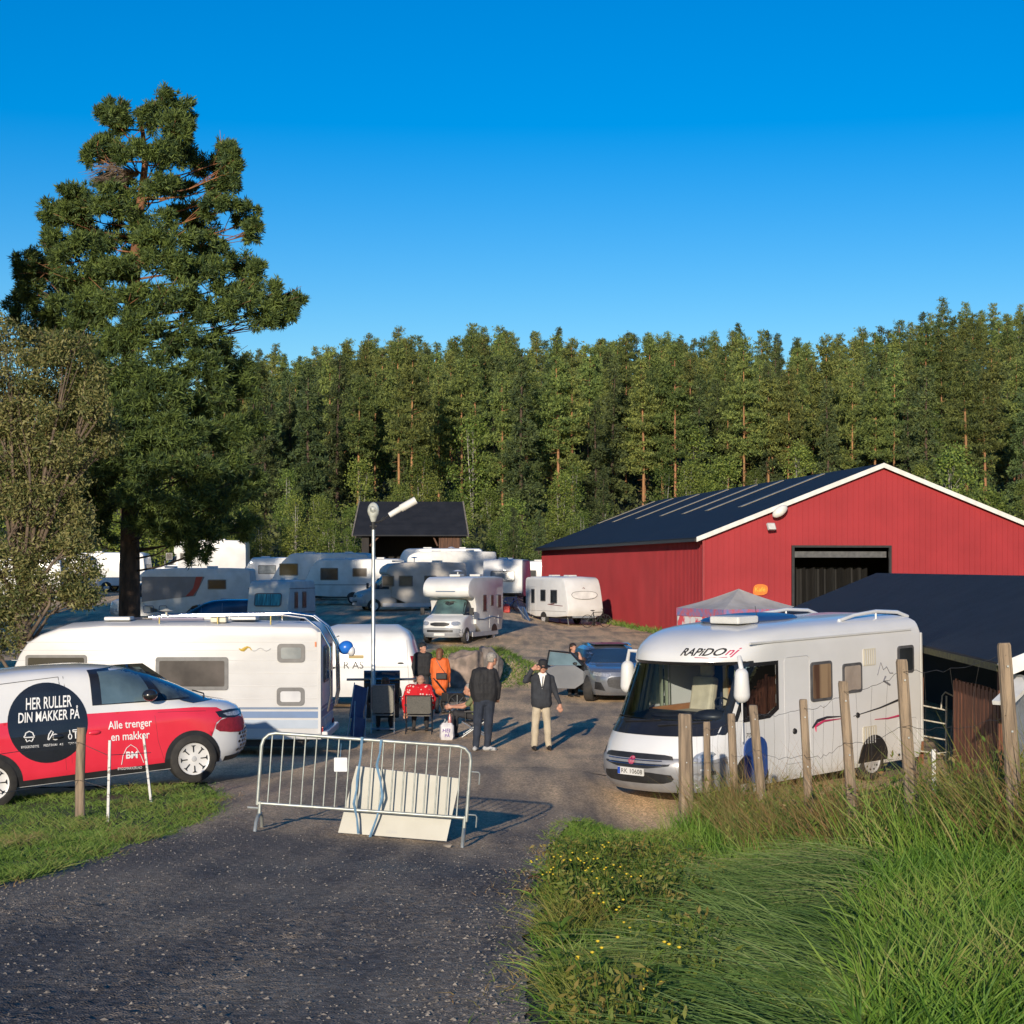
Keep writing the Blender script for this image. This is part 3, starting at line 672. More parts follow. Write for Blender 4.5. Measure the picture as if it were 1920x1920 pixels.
# ------------------------------------------------------------ the big pine
def big_pine():
    Y = 58.6; s_ = F/Y; base = at(243, 1000, Y); gz = hh(base.x, Y)
    t = thing('pine_tree', 'large old pine with layered crown towering over the caravans on the left', 'tree', (base.x, Y, gz))
    def L(px, py, dy=0): p = at(px, py, Y); return Vector((p.x-base.x, dy, p.z-gz))
    tr = MB(); path = [(243, 1160), (243, 1060), (244, 980), (246, 860), (243, 740), (240, 640), (250, 540), (258, 440), (264, 380), (272, 310), (268, 250), (258, 215)]
    wd = [44, 38, 34, 31, 28, 26, 23, 18, 15, 11, 7, 4]
    P = [L(*p) for p in path]; P[0].z = -.3
    tr.tube(P, [w_/2/s_ for w_ in wd], 14)
    tr.build('trunk', BARKD, t, smooth=180)
    up = MB(); up.tube([p+Vector((0, -.012, 0)) for p in P[5:]], [w_/2/s_+.012 for w_ in wd[5:]], 12); up.build('upper_trunk', BARKO, t, smooth=180)
    # foliage masses: (px, py, half width, half height, depth offset m)
    M = [(312, 200, 44, 26, 0), (338, 235, 26, 24, .3), (292, 232, 26, 18, -.5), (205, 212, 34, 22, .3), (232, 240, 34, 14, -.6),
         (195, 270, 36, 24, .4), (180, 290, 22, 20, -.2), (300, 275, 50, 26, .8), (345, 262, 34, 22, -1), (262, 300, 36, 18, -1),
         (375, 300, 34, 20, .5), (420, 292, 30, 26, .2), (435, 325, 24, 30, -.4), (405, 330, 26, 18, .8), (320, 310, 44, 18, -1.3), (415, 362, 34, 16, 0), (330, 345, 36, 16, .5),
         (315, 370, 40, 22, -1), (200, 320, 44, 18, .9), (130, 385, 40, 22, .4), (105, 405, 28, 22, -.4), (175, 385, 44, 22, -.9), (225, 370, 40, 16, .8), (240, 410, 50, 24, -1.4), (150, 420, 52, 24, -.6), (190, 440, 50, 20, .4),
         (355, 395, 46, 18, .5), (420, 390, 40, 18, -.4), (465, 410, 24, 24, .2), (478, 435, 20, 18, -.2), (375, 420, 40, 14, .8), (300, 430, 46, 20, -.9),
         (85, 480, 40, 26, .2), (55, 500, 24, 24, -.3), (130, 480, 44, 24, -.8), (200, 490, 56, 24, -1.4), (265, 470, 46, 20, .6), (330, 460, 56, 24, -1.3), (400, 480, 50, 26, -.4), (455, 490, 32, 22, .3), (480, 520, 24, 22, 0), (100, 525, 50, 22, .8), (60, 545, 30, 24, -.2), (40, 570, 30, 22, 0),
         (175, 530, 60, 22, -1), (250, 530, 54, 22, -1.6), (330, 520, 56, 26, -1.6), (400, 530, 52, 24, -.9), (450, 545, 40, 22, .6), (500, 560, 38, 24, -.2), (530, 580, 34, 24, .1), (550, 562, 16, 18, .3), (500, 605, 34, 22, -.5), (455, 580, 44, 22, -1),
         (120, 590, 60, 24, .3), (180, 590, 60, 26, -1.2), (260, 590, 60, 26, -1.8), (340, 585, 60, 26, -1.8), (400, 605, 46, 20, -1.2), (60, 610, 50, 24, .5),
         (300, 640, 60, 26, -1.9), (370, 650, 56, 26, -1.4), (420, 655, 40, 22, -.6), (200, 650, 66, 30, -1.2), (120, 650, 60, 30, 0), (440, 690, 40, 24, .2), (390, 705, 50, 28, -1.4), (320, 710, 60, 30, -2), (250, 700, 60, 30, -1.8),
         (455, 735, 40, 24, 0), (410, 755, 56, 30, -1), (340, 770, 64, 32, -2), (270, 770, 60, 30, -2), (200, 740, 70, 34, -1), (470, 790, 34, 22, .6), (425, 815, 56, 26, -.8), (350, 830, 70, 32, -1.9), (280, 830, 60, 30, -2.2), (200, 820, 66, 34, -1),
         (440, 870, 46, 28, -.6), (380, 890, 70, 30, -1.6), (310, 890, 60, 28, -2.1), (240, 880, 60, 30, -1.9), (180, 890, 60, 34, -.8), (460, 915, 46, 26, .2), (420, 945, 60, 28, -.9), (355, 950, 60, 28, -1.7), (290, 940, 60, 24, -2), (430, 985, 50, 20, .3), (380, 995, 52, 22, -.8), (350, 1010, 40, 18, -1), (190, 950, 56, 28, -.5),
         (385, 1030, 30, 20, -.8), (300, 985, 46, 14, -1.5), (170, 1000, 46, 20, 0)]
    rg = np.random.RandomState(2); rd = random.Random(2); C = []; O = []; br = MB(); brd = MB()
    zs = [p.z for p in P]
    for (px, py, a, b, dy) in M:
        c = L(px, py, dy*1.5); ax, az = a/s_, b/s_; ay = ax*.9
        az *= 1.35; n = int(330*ax*ay*1.3+380*az); u = unit(rg.normal(size=(n, 3)))*(rg.rand(n)**.30)[:, None]
        u[:, 2] = np.where(u[:, 2] < 0, u[:, 2]*.55, u[:, 2])
        # break the outline into clumps
        nk = 9; cl = unit(rg.normal(size=(nk, 3)))*rg.uniform(.55, 1.15, (nk, 1)); pick = rg.randint(0, nk, n); mixv = (rg.rand(n) < .8)[:, None]
        u = np.where(mixv, cl[pick]*.85+rg.normal(size=(n, 3))*np.array([.125, .125, .14]), u*.8)
        p = u*np.array([ax, ay, az])+np.array(c); C.append(p); O.append(u)
        # limb from the trunk to the mass
        zz = min(max(c.z-.5-.1*abs(c.x), .3*0+2.5), zs[-1]); k = 0
        while k < len(P)-2 and P[k+1].z < zz: k += 1
        f = (zz-P[k].z)/max(.01, P[k+1].z-P[k].z); q = P[k].lerp(P[k+1], max(0, min(1, f)))
        mid = q.lerp(c, .5)+Vector((rd.uniform(-.15, .15), rd.uniform(-.15, .15), -.18))
        end = c+Vector((0, 0, -.1)); r0 = .03+.008*(end-q).length*.5
        (br if py > 640 else brd).tube([q, mid, end], [r0, r0*.6, .015], 6)
        for _ in range(5):
            o = Vector(rg.normal(size=3)*np.array([ax, ay, az])*.55); (br if py > 640 else brd).tube([mid.lerp(end, rd.random()), c+o], [.02, .006], 4)
    C = np.concatenate(C); O = np.concatenate(O)
    V = tufts(C, .19, 9, .17, rg, .35, O)
    np_mesh('crown', V, 'crown', NEED2, t, attr=rg.rand(len(C)).repeat(9))
    br.build('limb', BARKD, t, smooth=180); brd.build('orange_limb', BARKO, t, smooth=180)
    dd = MB()     # the dead branch fan at the upper left
    for i in range(46):
        a = L(262, 330, -.2); e = L(170+rd.uniform(0, 70), 315+rd.uniform(-10, 40), rd.uniform(-.9, -.2)); m = a.lerp(e, .5)+Vector((rd.uniform(-.2, .2), 0, rd.uniform(0, .3))); dd.tube([a, m, e], [.02, .012, .004], 3)
        for _ in range(3): e2 = e+Vector((rd.uniform(-.3, .2), rd.uniform(-.2, .2), rd.uniform(-.25, .15))); dd.tube([m.lerp(e, .6), e2], [.008, .003], 3)
    dd.build('dead_branch', TWIG, t)
    print('trees', cnt, 'tufts', len(C))
big_pine()
# ------------------------------------------------------------ willows on the left
def willow(label, masses, Y, seed, base_px, dens=1., lsize=.12, mat=WILLOW, name='willow_tree', xoff=0):
    s_ = F/Y; bx = gx(base_px, Y)+xoff; gz = hh(bx, Y); rg = np.random.RandomState(seed); rd = random.Random(seed)
    t = thing(name, label, 'tree', (bx, Y, gz-.1)); C = []; tr = MB(); tw = MB()
    tr.tube([(0, 0, 0), (.2, .1, 1.5), (-.1, 0, 3)], [.26, .2, .15], 9)
    for (px, py, a, b, dy) in masses:
        p = at(px, py, Y); c = Vector((p.x+xoff-bx, dy, p.z-gz)); ax, az = a/s_, b/s_; ay = ax*.9
        n = int(dens*3000*(ax*az)**.9+500); u = unit(rg.normal(size=(n, 3)))*(rg.rand(n)**.35)[:, None]
        cl = unit(rg.normal(size=(14, 3))); pick = rg.randint(0, 14, n); mixv = (rg.rand(n) < .6)[:, None]
        u = np.where(mixv, cl[pick]*.85+rg.normal(size=(n, 3))*.22, u)
        C.append(u*np.array([ax, ay, az])+np.array(c))
        q = Vector((0, 0, min(3, max(.8, c.z-1.5)))); mid = q.lerp(c, .5)+Vector((rd.uniform(-.4, .4), rd.uniform(-.3, .3), .3))
        tr.tube([q, mid, c], [.06, .035, .012], 6)
        for _ in range(9):
            e = c+Vector(unit(rg.normal(size=3))*np.array([ax, ay, az])*1.0); e2 = e+Vector((rd.uniform(-.3, .3), rd.uniform(-.3, .3), rd.uniform(-.1, .4)))
            tw.tube([mid.lerp(c, rd.random()), c.lerp(e, .6), e2], [.014, .009, .003], 4)
    C = np.concatenate(C); V = leaves(C, lsize, .34, rg, .1)
    np_mesh('crown', V, 'crown', mat, t, attr=rg.rand(len(C))); tr.build('trunk', TWIG, t, smooth=180); tw.build('twig', TWIG, t)
    return t
WM = [(10, 620, 50, 34, 0), (70, 640, 60, 40, .5), (140, 650, 44, 36, -.3), (30, 690, 70, 44, -.6), (110, 710, 60, 40, .4), (170, 700, 36, 40, 0), (190, 760, 30, 34, -.5), (150, 770, 50, 40, .5), (60, 780, 70, 44, -.4), (-20, 760, 60, 60, 0),
      (180, 800, 40, 28, .4), (120, 840, 60, 34, -.4), (40, 860, 60, 40, .3), (200, 830, 24, 20, 0), (110, 900, 50, 30, .2), (60, 940, 60, 40, -.3), (130, 960, 44, 34, .3), (-20, 900, 70, 60, 0), (150, 1010, 40, 30, -.2), (80, 1020, 60, 40, .3), (20, 1040, 60, 44, -.2), (150, 1060, 36, 30, .2), (100, 1090, 60, 34, -.2), (30, 1120, 60, 44, .2), (150, 1110, 40, 26, 0), (0, 1180, 60, 50, 0), (-50, 640, 50, 40, 0), (-80, 800, 60, 80, 0), (-80, 1000, 60, 90, 0)]
willow('large olive-brown willow with bare twigs at the left edge before the big pine', WM, 43, 3, 40, 1.5, .11)
# neighbouring willows further left, outside the picture; they shade the yard behind
for i, (x, y, s_) in enumerate(((-17.5, 50, .9), (-19.5, 56, 1.05), (-22, 48, 1.15), (-24, 54, 1.2), (-26.5, 49, 1.2), (-29.5, 55, 1.2), (-33, 50, 1.2), (-21, 52, 1.15))):
    if i < 3: plant_tree('birch_tree', 'leafy tree standing left of the picture edge', 'tree', 'leafy trees left of the picture edge', *BIR[i], (-16.6, -19, -21.5)[i], (42, 40.5, 43)[i], (1.25, 1.3, 1.3)[i], rd)
    plant_tree('pine_tree', 'tall pine standing left of the picture edge', 'tree', 'pines left of the picture edge', *PINES[i], x, y, s_, rd)
for i, (xo, Yw, sc_) in enumerate(((-5.2, 41, 1), (-10.5, 45, 1))):
    willow('bushy willow standing left of the picture edge, %s of two' % ('nearer' if i == 0 else 'farther'), [m for j, m in enumerate(WM) if j % 2 == 0 and m[0] < 160], Yw, 20+i, 40, .2, .26, xoff=xo)
# ------------------------------------------------------------ vehicle helpers
class Hull:
    """car-like body: half width W(x,z) with rounded nose and tail in plan; local x forward"""
    def __init__(s, xf, xr_, w, D, p=2.6, Dr=.3, pr=3.0): s.xf, s.xr, s.w, s.D, s.p, s.Dr, s.pr = xf, xr_, w, D, p, Dr, pr
    def W(s, x, z):
        w_ = s.w(z); f, r = s.xf(z), s.xr(z)
        d = max(0., min(1., (f-x)/s.D)); e = max(0., min(1., (x-r)/s.Dr))
        return w_*max(0, 1-(1-d)**s.p)**(1/s.p)*max(0, 1-(1-e)**s.pr)**(1/s.pr)
    def X(s, y, z):   # front surface
        w_ = s.w(z); u = min(1., abs(y)/w_); return s.xf(z)-s.D*(1-(1-u**s.p)**(1/s.p))
    def XR(s, y, z):
        w_ = s.w(z); u = min(1., abs(y)/w_); return s.xr(z)+s.Dr*(1-(1-u**s.pr)**(1/s.pr))
    def side(s, sg, off=.004): return lambda x, z: (x, sg*(s.W(x, z)+off), z)
    def front(s, off=.004): return lambda y, z: (s.X(y, z)+off, y, z)
    def rear(s, off=.004): return lambda y, z: (s.XR(y, z)-off, y, z)
    def mesh(s, zs, skip=None, nf=9, nm=16, cap=True):
        mb = MB(); ths = [math.sin(k/nf*PI/2) for k in range(nf)]
        k = None
        for z in zs:
            f, r, w_ = s.xf(z), s.xr(z), s.w(z); loop = []
            dn = [1-math.cos(i/nf*PI/2) for i in range(nf+1)]
            xs = [f-s.D*d for d in dn]; mid = [lerp(f-s.D, r+s.Dr, (i+1)/(nm+1)) for i in range(nm)]
            xt = [r+s.Dr*(1-math.cos((nf-i)/nf*PI/2)) for i in range(nf+1)]
            X_ = xs+mid+xt
            half = [(x, s.W(x, z)) for x in X_]; half[0] = (f, 0); half[-1] = (r, 0)
            loop = [(x, y, z) for x, y in half]+[(x, -y, z) for x, y in half[-2:0:-1]]
            k = len(loop); mb.v += loop
        for i in range(len(zs)-1):
            for j in range(k):
                a = (i*k+j, i*k+(j+1) % k, (i+1)*k+(j+1) % k, (i+1)*k+j)
                if skip:
                    c = [sum(mb.v[q][m] for q in a)/4 for m in range(3)]
                    if skip(*c): continue
                mb.f.append(a)
        if cap: mb.f.append(tuple(range(k))[::-1]); mb.f.append(tuple((len(zs)-1)*k+j for j in range(k)))
        return mb
class Frame_:
    def __init__(s, t):
        s.M = Matrix.Translation(t.location) @ t.rotation_euler.to_matrix().to_4x4() @ Matrix.Diagonal((*t.scale, 1)); s.I = s.M.inverted()
    def side(s, px, py, y):      # local (x,z) where the pixel meets the plane local y
        o = s.I @ Vector((0, 0, CH)); p = s.I @ at(px, py, 30); d = p-o; k = (y-o.y)/d.y; q = o+d*k; return (q.x, q.z)
    def front(s, px, py, x):
        o = s.I @ Vector((0, 0, CH)); p = s.I @ at(px, py, 30); d = p-o; k = (x-o.x)/d.x; q = o+d*k; return (q.y, q.z)
def wheel(parent, x, y, r, wd=.2, style='spoke', steer=0, rimr=.66, mat=None):
    sg = 1 if y > 0 else -1
    M = Matrix.Rotation(steer, 3, 'Z') @ Matrix.Rotation(-sg*PI/2, 3, 'X')
    m = MB(); m.lathe([(r*rimr, -wd), (r*.93, -wd), (r*.99, -wd*.88), (r, -wd*.6), (r, -wd*.3), (r*.985, -wd*.08), (r*.93, 0), (r*.72, .006), (r*rimr, -.02)], 32, M, (x, y, r))
    tyre = m.build('wheel', TYRE, parent, smooth=40)
    rm = MB(); c = (x, y, r)
    rm.lathe([(.001, -.008), (r*.2, -.012), (r*(rimr-.06), -.018), (r*rimr, -.002), (r*rimr, -.09)], 32, M, c); rm.build('rim', mat or ALLOY, tyre, smooth=40)
    dk = MB(); n = {'spoke': 8, 'steel': 10, 'turbine': 7}[style]
    for k in range(n):
        a = 2*PI*k/n; r0, r1 = (r*.28, r*(rimr-.1)) if style != 'steel' else (r*.42, r*.55)
        def fn(u, v, w_, a=a): return Vector(c)+M @ Vector((u*math.cos(a)-v*math.sin(a), u*math.sin(a)+v*math.cos(a), -.014+w_))
        if style == 'steel': dk.plate(circle((r0+r1)/2, 0, r*.05, 8), .008, fn)
        else: dk.plate([(r0, -r*.018), (r1*.9, -r*.022), (r1, -r*.10), (r1, r*.10), (r1*.9, r*.022), (r0, r*.018)], .012, fn)
    dk.build('rim_opening', DARK, tyre)
    hb = MB(); hb.lathe([(.001, .004), (r*.1, .0), (r*.12, -.012)], 14, M, c); hb.build('hub_cap', GREYW, tyre, smooth=40)
    return tyre
def profile_body(P, w_, r=.07):
    """side outline (x,z) extruded across the width with rounded long edges"""
    n = len(P); mb = MB(); cx = sum(p[0] for p in P)/n; cz = sum(p[1] for p in P)/n; nr = []
    for i in range(n):
        a = Vector(P[i-1]); b = Vector(P[(i+1) % n]); t = (b-a).normalized(); v = Vector((t.y, -t.x))
        if v.dot(Vector(P[i])-Vector((cx, cz))) < 0: v = -v
        nr.append(v)
    rings = []
    st = [(-w_, r), (-w_+r*.29, r*.29), (-w_+r, 0), (0, 0), (w_-r, 0), (w_-r*.29, r*.29), (w_, r)]
    for (y, ins) in st: mb.v += [(P[i][0]-nr[i].x*ins, y, P[i][1]-nr[i].y*ins) for i in range(n)]
    for k in range(len(st)-1):
        for i in range(n): mb.f.append((k*n+i, k*n+(i+1) % n, (k+1)*n+(i+1) % n, (k+1)*n+i))
    mb.f.append(tuple(range(n))); mb.f.append(tuple((len(st)-1)*n+i for i in range(n))[::-1]); return mb
def win(parent, u0, v0, u1, v1, fn, pane=PANE, frame=FRAME, b=.05, r=.05, th=.022, name='window'):
    """framed window: fn(u,v,w) maps the wall plane, w outward"""
    m = MB(); m.plate(rrect(u0, v0, u1, v1, r), th, fn); f = m.build(name, frame, parent, bevel=0)
    g = MB(); g.plate(rrect(u0+b, v0+b, u1-b, v1-b, r*.6), .006, lambda u, v, w_: fn(u, v, w_+th)); g.build('pane', pane, f); return f
# ------------------------------------------------------------ the painted delivery van
def delivery_van():
    h = Vector((2.71, 1.42)).normalized(); a = math.atan2(h.y, h.x); fw = Vector((-4.80, 27.4)); r0 = hh(-4.72, 27.4); zr = .15
    c = fw-h*1.495+Vector((-h.y, h.x))*.93; zc = (.36+zr)/2
    t = thing('delivery_van', 'red and white electric panel van with a black slogan disc parked on the left verge', 'van', (c.x, c.y, zc), a, pitch=math.atan2(.36-zr, 2.99))
    Fm = Frame_(t)
    zt = 1.93
    def xf(z): return interp([(.25, 2.42), (.34, 2.52), (.45, 2.58), (.7, 2.60), (.9, 2.57), (1.05, 2.48), (1.13, 2.33), (1.17, 2.17), (1.22, 1.96), (1.45, 1.54), (1.66, 1.10), (1.78, .80), (1.85, .48), (1.90, .1), (zt, -.6)], z)
    def xr_(z): return interp([(.3, -2.3), (.5, -2.37), (.9, -2.37), (1.2, -2.33), (1.7, -2.2), (1.86, -2.05), (zt, -1.5)], z)
    def w_(z): return interp([(.25, .93), (.4, .975), (.7, .985), (1.0, .975), (1.2, .94), (1.6, .85), (1.75, .80), (1.85, .70), (1.9, .55), (zt, .1)], z)
    Hl = Hull(xf, xr_, w_, 1.15, 2.5, .35, 3)
    zs = [.25, .34, .45, .58, .72, .85, .95, 1.05, 1.13, 1.17, 1.22, 1.33, 1.45, 1.56, 1.66, 1.72, 1.78, 1.82, 1.85, 1.88, 1.9, 1.92, zt]
    WH = pm('white_vehicle_paint', (.71, .71, .71), (.66, .66, .66), 2, .18, coat=.8, bump=0)
    RD = pm('red_vehicle_wrap', (.72, .035, .065), (.66, .03, .055), 2, .22, coat=.6)
    BK = pm('black_wrap', (.018, .02, .026), (.014, .016, .02), 2, .25, coat=.4)
    body = Hl.mesh(zs, nm=24).build('body', WH, t, smooth=50)
    Z = lambda x, y: (x/3.84, 1130+y/3.84)       # zoomed reading of the photo to its pixels
    def loc(p, y=-.95): q = Fm.side(*Z(*p), y); return (q[0], q[1])
    for sg in (-1, 1):
        S = Hl.side(sg, .004)
        rp = MB()
        topz = [(-2.33, .93), (-1.0, .96), (0, 1.0), (1.0, 1.04), (1.55, 1.05), (1.95, .99), (2.12, .93)]
        if sg < 0: topz = [loc((0, 860), -.97), loc((640, 800)), loc((1000, 776)), loc((1200, 765)), loc((1400, 752)), loc((1560, 752), -.85), loc((1640, 800), -.75)]; topz[0] = (-2.2, topz[0][1]-.02)
        botz = [(1.9, .80), (1.72, .74), (1.6, .62), (1.46, .74)] if sg > 0 else [loc((1600, 815), -.8), loc((1545, 860), -.85), loc((1520, 925), -.85)]
        poly = topz+botz
        arch = lambda cx, r_, n=12: [(cx+r_*math.cos(PI*k/n), .35+r_*math.sin(PI*k/n)) for k in range(n+1)]
        ar = [p for p in arch(1.495, .43) if p[0] < 1.8 and p[1] > .33]; ar2 = [p for p in arch(-1.495, .43) if p[1] > .33]
        poly = poly+ar+[(1.06, .35), (-1.06, .33)]+ar2+[(-1.93, .33), (-2.25, .36)]
        S = Hl.side(sg, .007); patch(rp, poly, S, .05); rp.build('red_side_wrap', RD, t, smooth=180, fix=False)
        for cx in (1.495, -1.495):      # wheel arches
            m = MB(); patch(m, arch(cx, .445, 20)+[(cx-.445, .26), (cx+.445, .26)], Hl.side(sg, .010), .1); m.build('wheel_arch', DARK, t, fix=False)
        m = MB(); patch(m, [(-1.9, .26), (1.85, .26), (1.6, .36), (1.05, .36), (-1.05, .345), (-1.9, .345)], Hl.side(sg, .012), .15); m.build('sill', DARK, t, fix=False)
        # glass house
        sur = [loc(p, -.88) for p in ((650, 490), (830, 474), (1010, 462), (1145, 455), (1300, 560), (1460, 690), (1200, 702), (660, 740))]
        m = MB(); patch(m, sur, Hl.side(sg, .010), .05); gw = m.build('side_glass_surround', BLACKP, t, fix=False)
        g1 = [loc(p, -.88) for p in ((720, 500), (1018, 478), (1065, 590), (1100, 700), (728, 730))]
        m = MB(); patch(m, g1, Hl.side(sg, .016), .05); m.build('side_window', pm('van_side_glass', (.16, .24, .28), (.05, .08, .10), .9, .05, spec=.9), t, fix=False)
        g2 = [loc(p, -.85) for p in ((1065, 480), (1115, 482), (1390, 678), (1185, 695))]
        m = MB(); patch(m, g2, Hl.side(sg, .016), .05); m.build('quarter_window', pm('van_quarter_glass', (.10, .14, .15), (.03, .04, .05), 3, .05, spec=.9), t, fix=False)
        wheel(t, 1.495, sg*1.015, .365, .22, 'spoke', mat=pm('white_rim', (.72, .71, .69), None, 4, .35)); wheel(t, -1.495, sg*1.015, .365, .22, 'spoke', mat=MATS['white_rim'])
        mi = MB(); q = loc((1075, 665), -1.1); mi.ball((q[0], sg*1.13, q[1]), (.12, .10, .09), 14, 8); mi.bar((q[0]+.06, sg*.9, q[1]-.06), (q[0], sg*1.06, q[1]-.05), .06, .04); mi.build('wing_mirror', BLACKP, t, smooth=60)
        # panel gaps
        for line in ([(-1.95, .95), (-1.93, 1.5), (-1.88, 1.74), (-.4, 1.78), (-.42, 1.0), (-.42, .36)], [(-.33, 1.78), (-.33, .36)], [(.95, 1.08), (.97, .7), (1.05, .38)], [(1.0, 1.12), (1.3, 1.10), (1.75, 1.06)]):
            m = MB(); m.tube([Hl.side(sg, .004)(*p) for p in densify(line, .1)[:int(1e6)] if True][:-1] if False else [Hl.side(sg, .005)(*lerp2) for lerp2 in [(Vector(line[i]).lerp(Vector(line[i+1]), k/8)) for i in range(len(line)-1) for k in range(9)]], .004, 4); m.build('panel_gap', DARK, t)
        for (x, z) in ((-.52, .93), (.02, .93)):
            m = MB(); p = Hl.side(sg, .02)(x, z); m.ball(p, (.10, .03, .035), 12, 6); m.build('door_handle', RD if x > -.3 else BK, t, smooth=60)
    # windscreen and nose
    m = MB(); ws = []
    zs_ = [1.19, 1.3, 1.42, 1.54, 1.66, 1.74, 1.77]; Y_ = lambda z: w_(z)*(.90-.2*max(0, z-1.45))
    poly = [(-Y_(z), z) for z in zs_]+[(Y_(z), z) for z in zs_[::-1]]
    patch(m, poly, Hl.front(.014), .04); m.build('windscreen', pm('blue_windscreen', (.03, .06, .10), (.02, .035, .06), .8, .04, spec=1), t, smooth=180, fix=False)
    m = MB(); patch(m, smooth_poly([(-.70, .34), (.70, .34), (.80, .48), (.78, .70), (-.78, .70), (-.80, .48)], 2), Hl.front(.008), .07); gr = m.build('grille', pm('pale_grille', (.55, .56, .6), (.48, .49, .52), 5, .4), t, fix=False)
    m = MB()
    for i in range(-11, 12):
        for j in range(5):
            y = i*.068+(.034 if j % 2 else 0); z = .40+j*.06
            if abs(y) < .76: patch(m, [(y-.022, z-.014), (y, z-.022), (y+.022, z-.014), (y+.018, z+.014), (y, z+.02), (y-.018, z+.014)], Hl.front(.014), .1)
    m.build('grille_holes', BLACKP, t, fix=False)
    for sg in (-1, 1):
        m = MB(); pts = [(sg*.50, 1.00), (sg*.78, 1.035), (sg*.93, 1.03), (sg*.955, 1.0), (sg*.92, .93), (sg*.80, .90), (sg*.6, .93)]
        patch(m, pts, Hl.front(.022), .03); hl = m.build('headlight', BLACKP, t, fix=False)
        m = MB(); patch(m, [(sg*.62, .985), (sg*.76, .995), (sg*.88, .99), (sg*.86, .945), (sg*.76, .925), (sg*.66, .94)], Hl.front(.03), .03); m.build('lens', LAMPG, hl, fix=False)
        m = MB(); patch(m, smooth_poly([(sg*.62, .90), (sg*.90, .93), (sg*.955, .80), (sg*.93, .70), (sg*.7, .66), (sg*.60, .76)], 1), Hl.front(.016), .03); m.build('red_nose_wrap', pm('dark_red_wrap', (.3, .02, .035), (.22, .015, .025), 20, .3), t, fix=False)
    m = MB(); patch(m, [(-.8, .25), (.8, .25), (.85, .33), (-.85, .33)], Hl.front(.012), .08); m.build('lower_bumper', DARK, t, fix=False)
    m = MB(); m.tube([(1.88, -.5, 1.24), (2.0, -.1, 1.25), (1.95, .3, 1.28)], .012, 5); m.build('wiper', DARK, t)
    # black disc with the slogan
    S = Hl.side(-1, .010); S2 = Hl.side(-1, .016)
    cxy = loc((345, 865)); rr_ = (loc((635, 865))[0]-loc((55, 865))[0])/2
    m = MB(); patch(m, [(x, max(z, .34)) for x, z in circle(cxy[0], cxy[1], rr_, 48, rr_)], S, .12); disc = m.build('slogan_disc', BK, t, fix=False)
    WT = pm('white_lettering', (.78, .78, .78), (.74, .74, .74), 5, .5)
    def put(s, p0, p1, nm, shear=0, bold=0, hgt=None, par=t):
        a0 = loc(p0); b0 = loc(p1); L = math.hypot(b0[0]-a0[0], b0[1]-a0[1]); ca, sa = (b0[0]-a0[0])/L, (b0[1]-a0[1])/L
        m = MB(); text_into(m, s, lambda u, v: S2(a0[0]+u*ca-v*sa, a0[1]+u*sa+v*ca), 0, 0, L, shear, bold, hgt); return m.build(nm, WT, par, fix=False)
    put('HER RULLER', (190, 775), (520, 750), 'slogan_line', .2, .012, .17, disc)
    put('DIN MAKKER PÅ', (130, 868), (572, 832), 'slogan_line', .2, .012, .19, disc)
    put('BYGGESTØTTE', (148, 1048), (275, 1040), 'icon_caption', 0, 0, .035, disc); put('FESTIVAL AS', (310, 1035), (450, 1026), 'icon_caption', 0, 0, .035, disc); put('TJENESTE', (485, 1022), (590, 1014), 'icon_caption', 0, 0, .035, disc)
    put('Alle trenger', (775, 930), (1090, 905), 'lettering', 0, .01, .155); put('en makker', (795, 995), (1072, 975), 'lettering', 0, .01, .12)
    put('BM', (902, 1122), (985, 1117), 'lettering', 0, .03, .105); put('BYGGMAKKER.NO', (845, 1205), (1020, 1195), 'lettering', 0, 0, .04)
    lin = lambda pts, nm, r_=.007: MB().tube([S2(*loc(p)) for p in pts], r_, 5).build(nm, WT, t)
    lin([(870, 1165), (880, 1100), (905, 1045), (935, 1020), (975, 1045), (1010, 1100), (1030, 1150)], 'logo_outline', .005)
    ic = MB()
    hel = [(170, 970), (245, 966), (245, 955), (238, 955), (232, 935), (207, 925), (182, 938), (176, 958), (170, 960)]
    ic.tube([S2(*loc(p)) for p in hel+hel[:1]], .009, 5); ic.tube([S2(*loc(p)) for p in ((180, 980), (190, 1000), (207, 990), (224, 998), (236, 975))], .009, 5)
    ic.tube([S2(*loc(p)) for p in ((340, 985), (348, 945), (366, 920), (380, 930), (362, 965), (345, 988))], .009, 5); ic.tube([S2(*loc(p)) for p in [(394+20*math.cos(k*PI/6), 965+20*math.sin(k*PI/6)) for k in range(13)]], .009, 5)
    ic.tube([S2(*loc(p)) for p in [(500+12*math.cos(k*PI/5), 962+18*math.sin(k*PI/5)) for k in range(11)]], .008, 5); ic.tube([S2(*loc(p)) for p in ((500, 944), (496, 915))], .008, 5); ic.tube([S2(*loc(p)) for p in ((520, 915), (562, 912), (562, 925), (520, 928), (520, 915))], .009, 5); ic.tube([S2(*loc(p)) for p in ((538, 928), (540, 975), (552, 975), (550, 928))], .009, 5)
    ic.build('icon', WT, disc)
    # interior
    m = MB(); m.box((.25, -.35, 1.15), (.14, .5, .7)); m.box((.25, .35, 1.15), (.14, .5, .7)); m.build('seat', DARK, t, bevel=.04)
delivery_van()
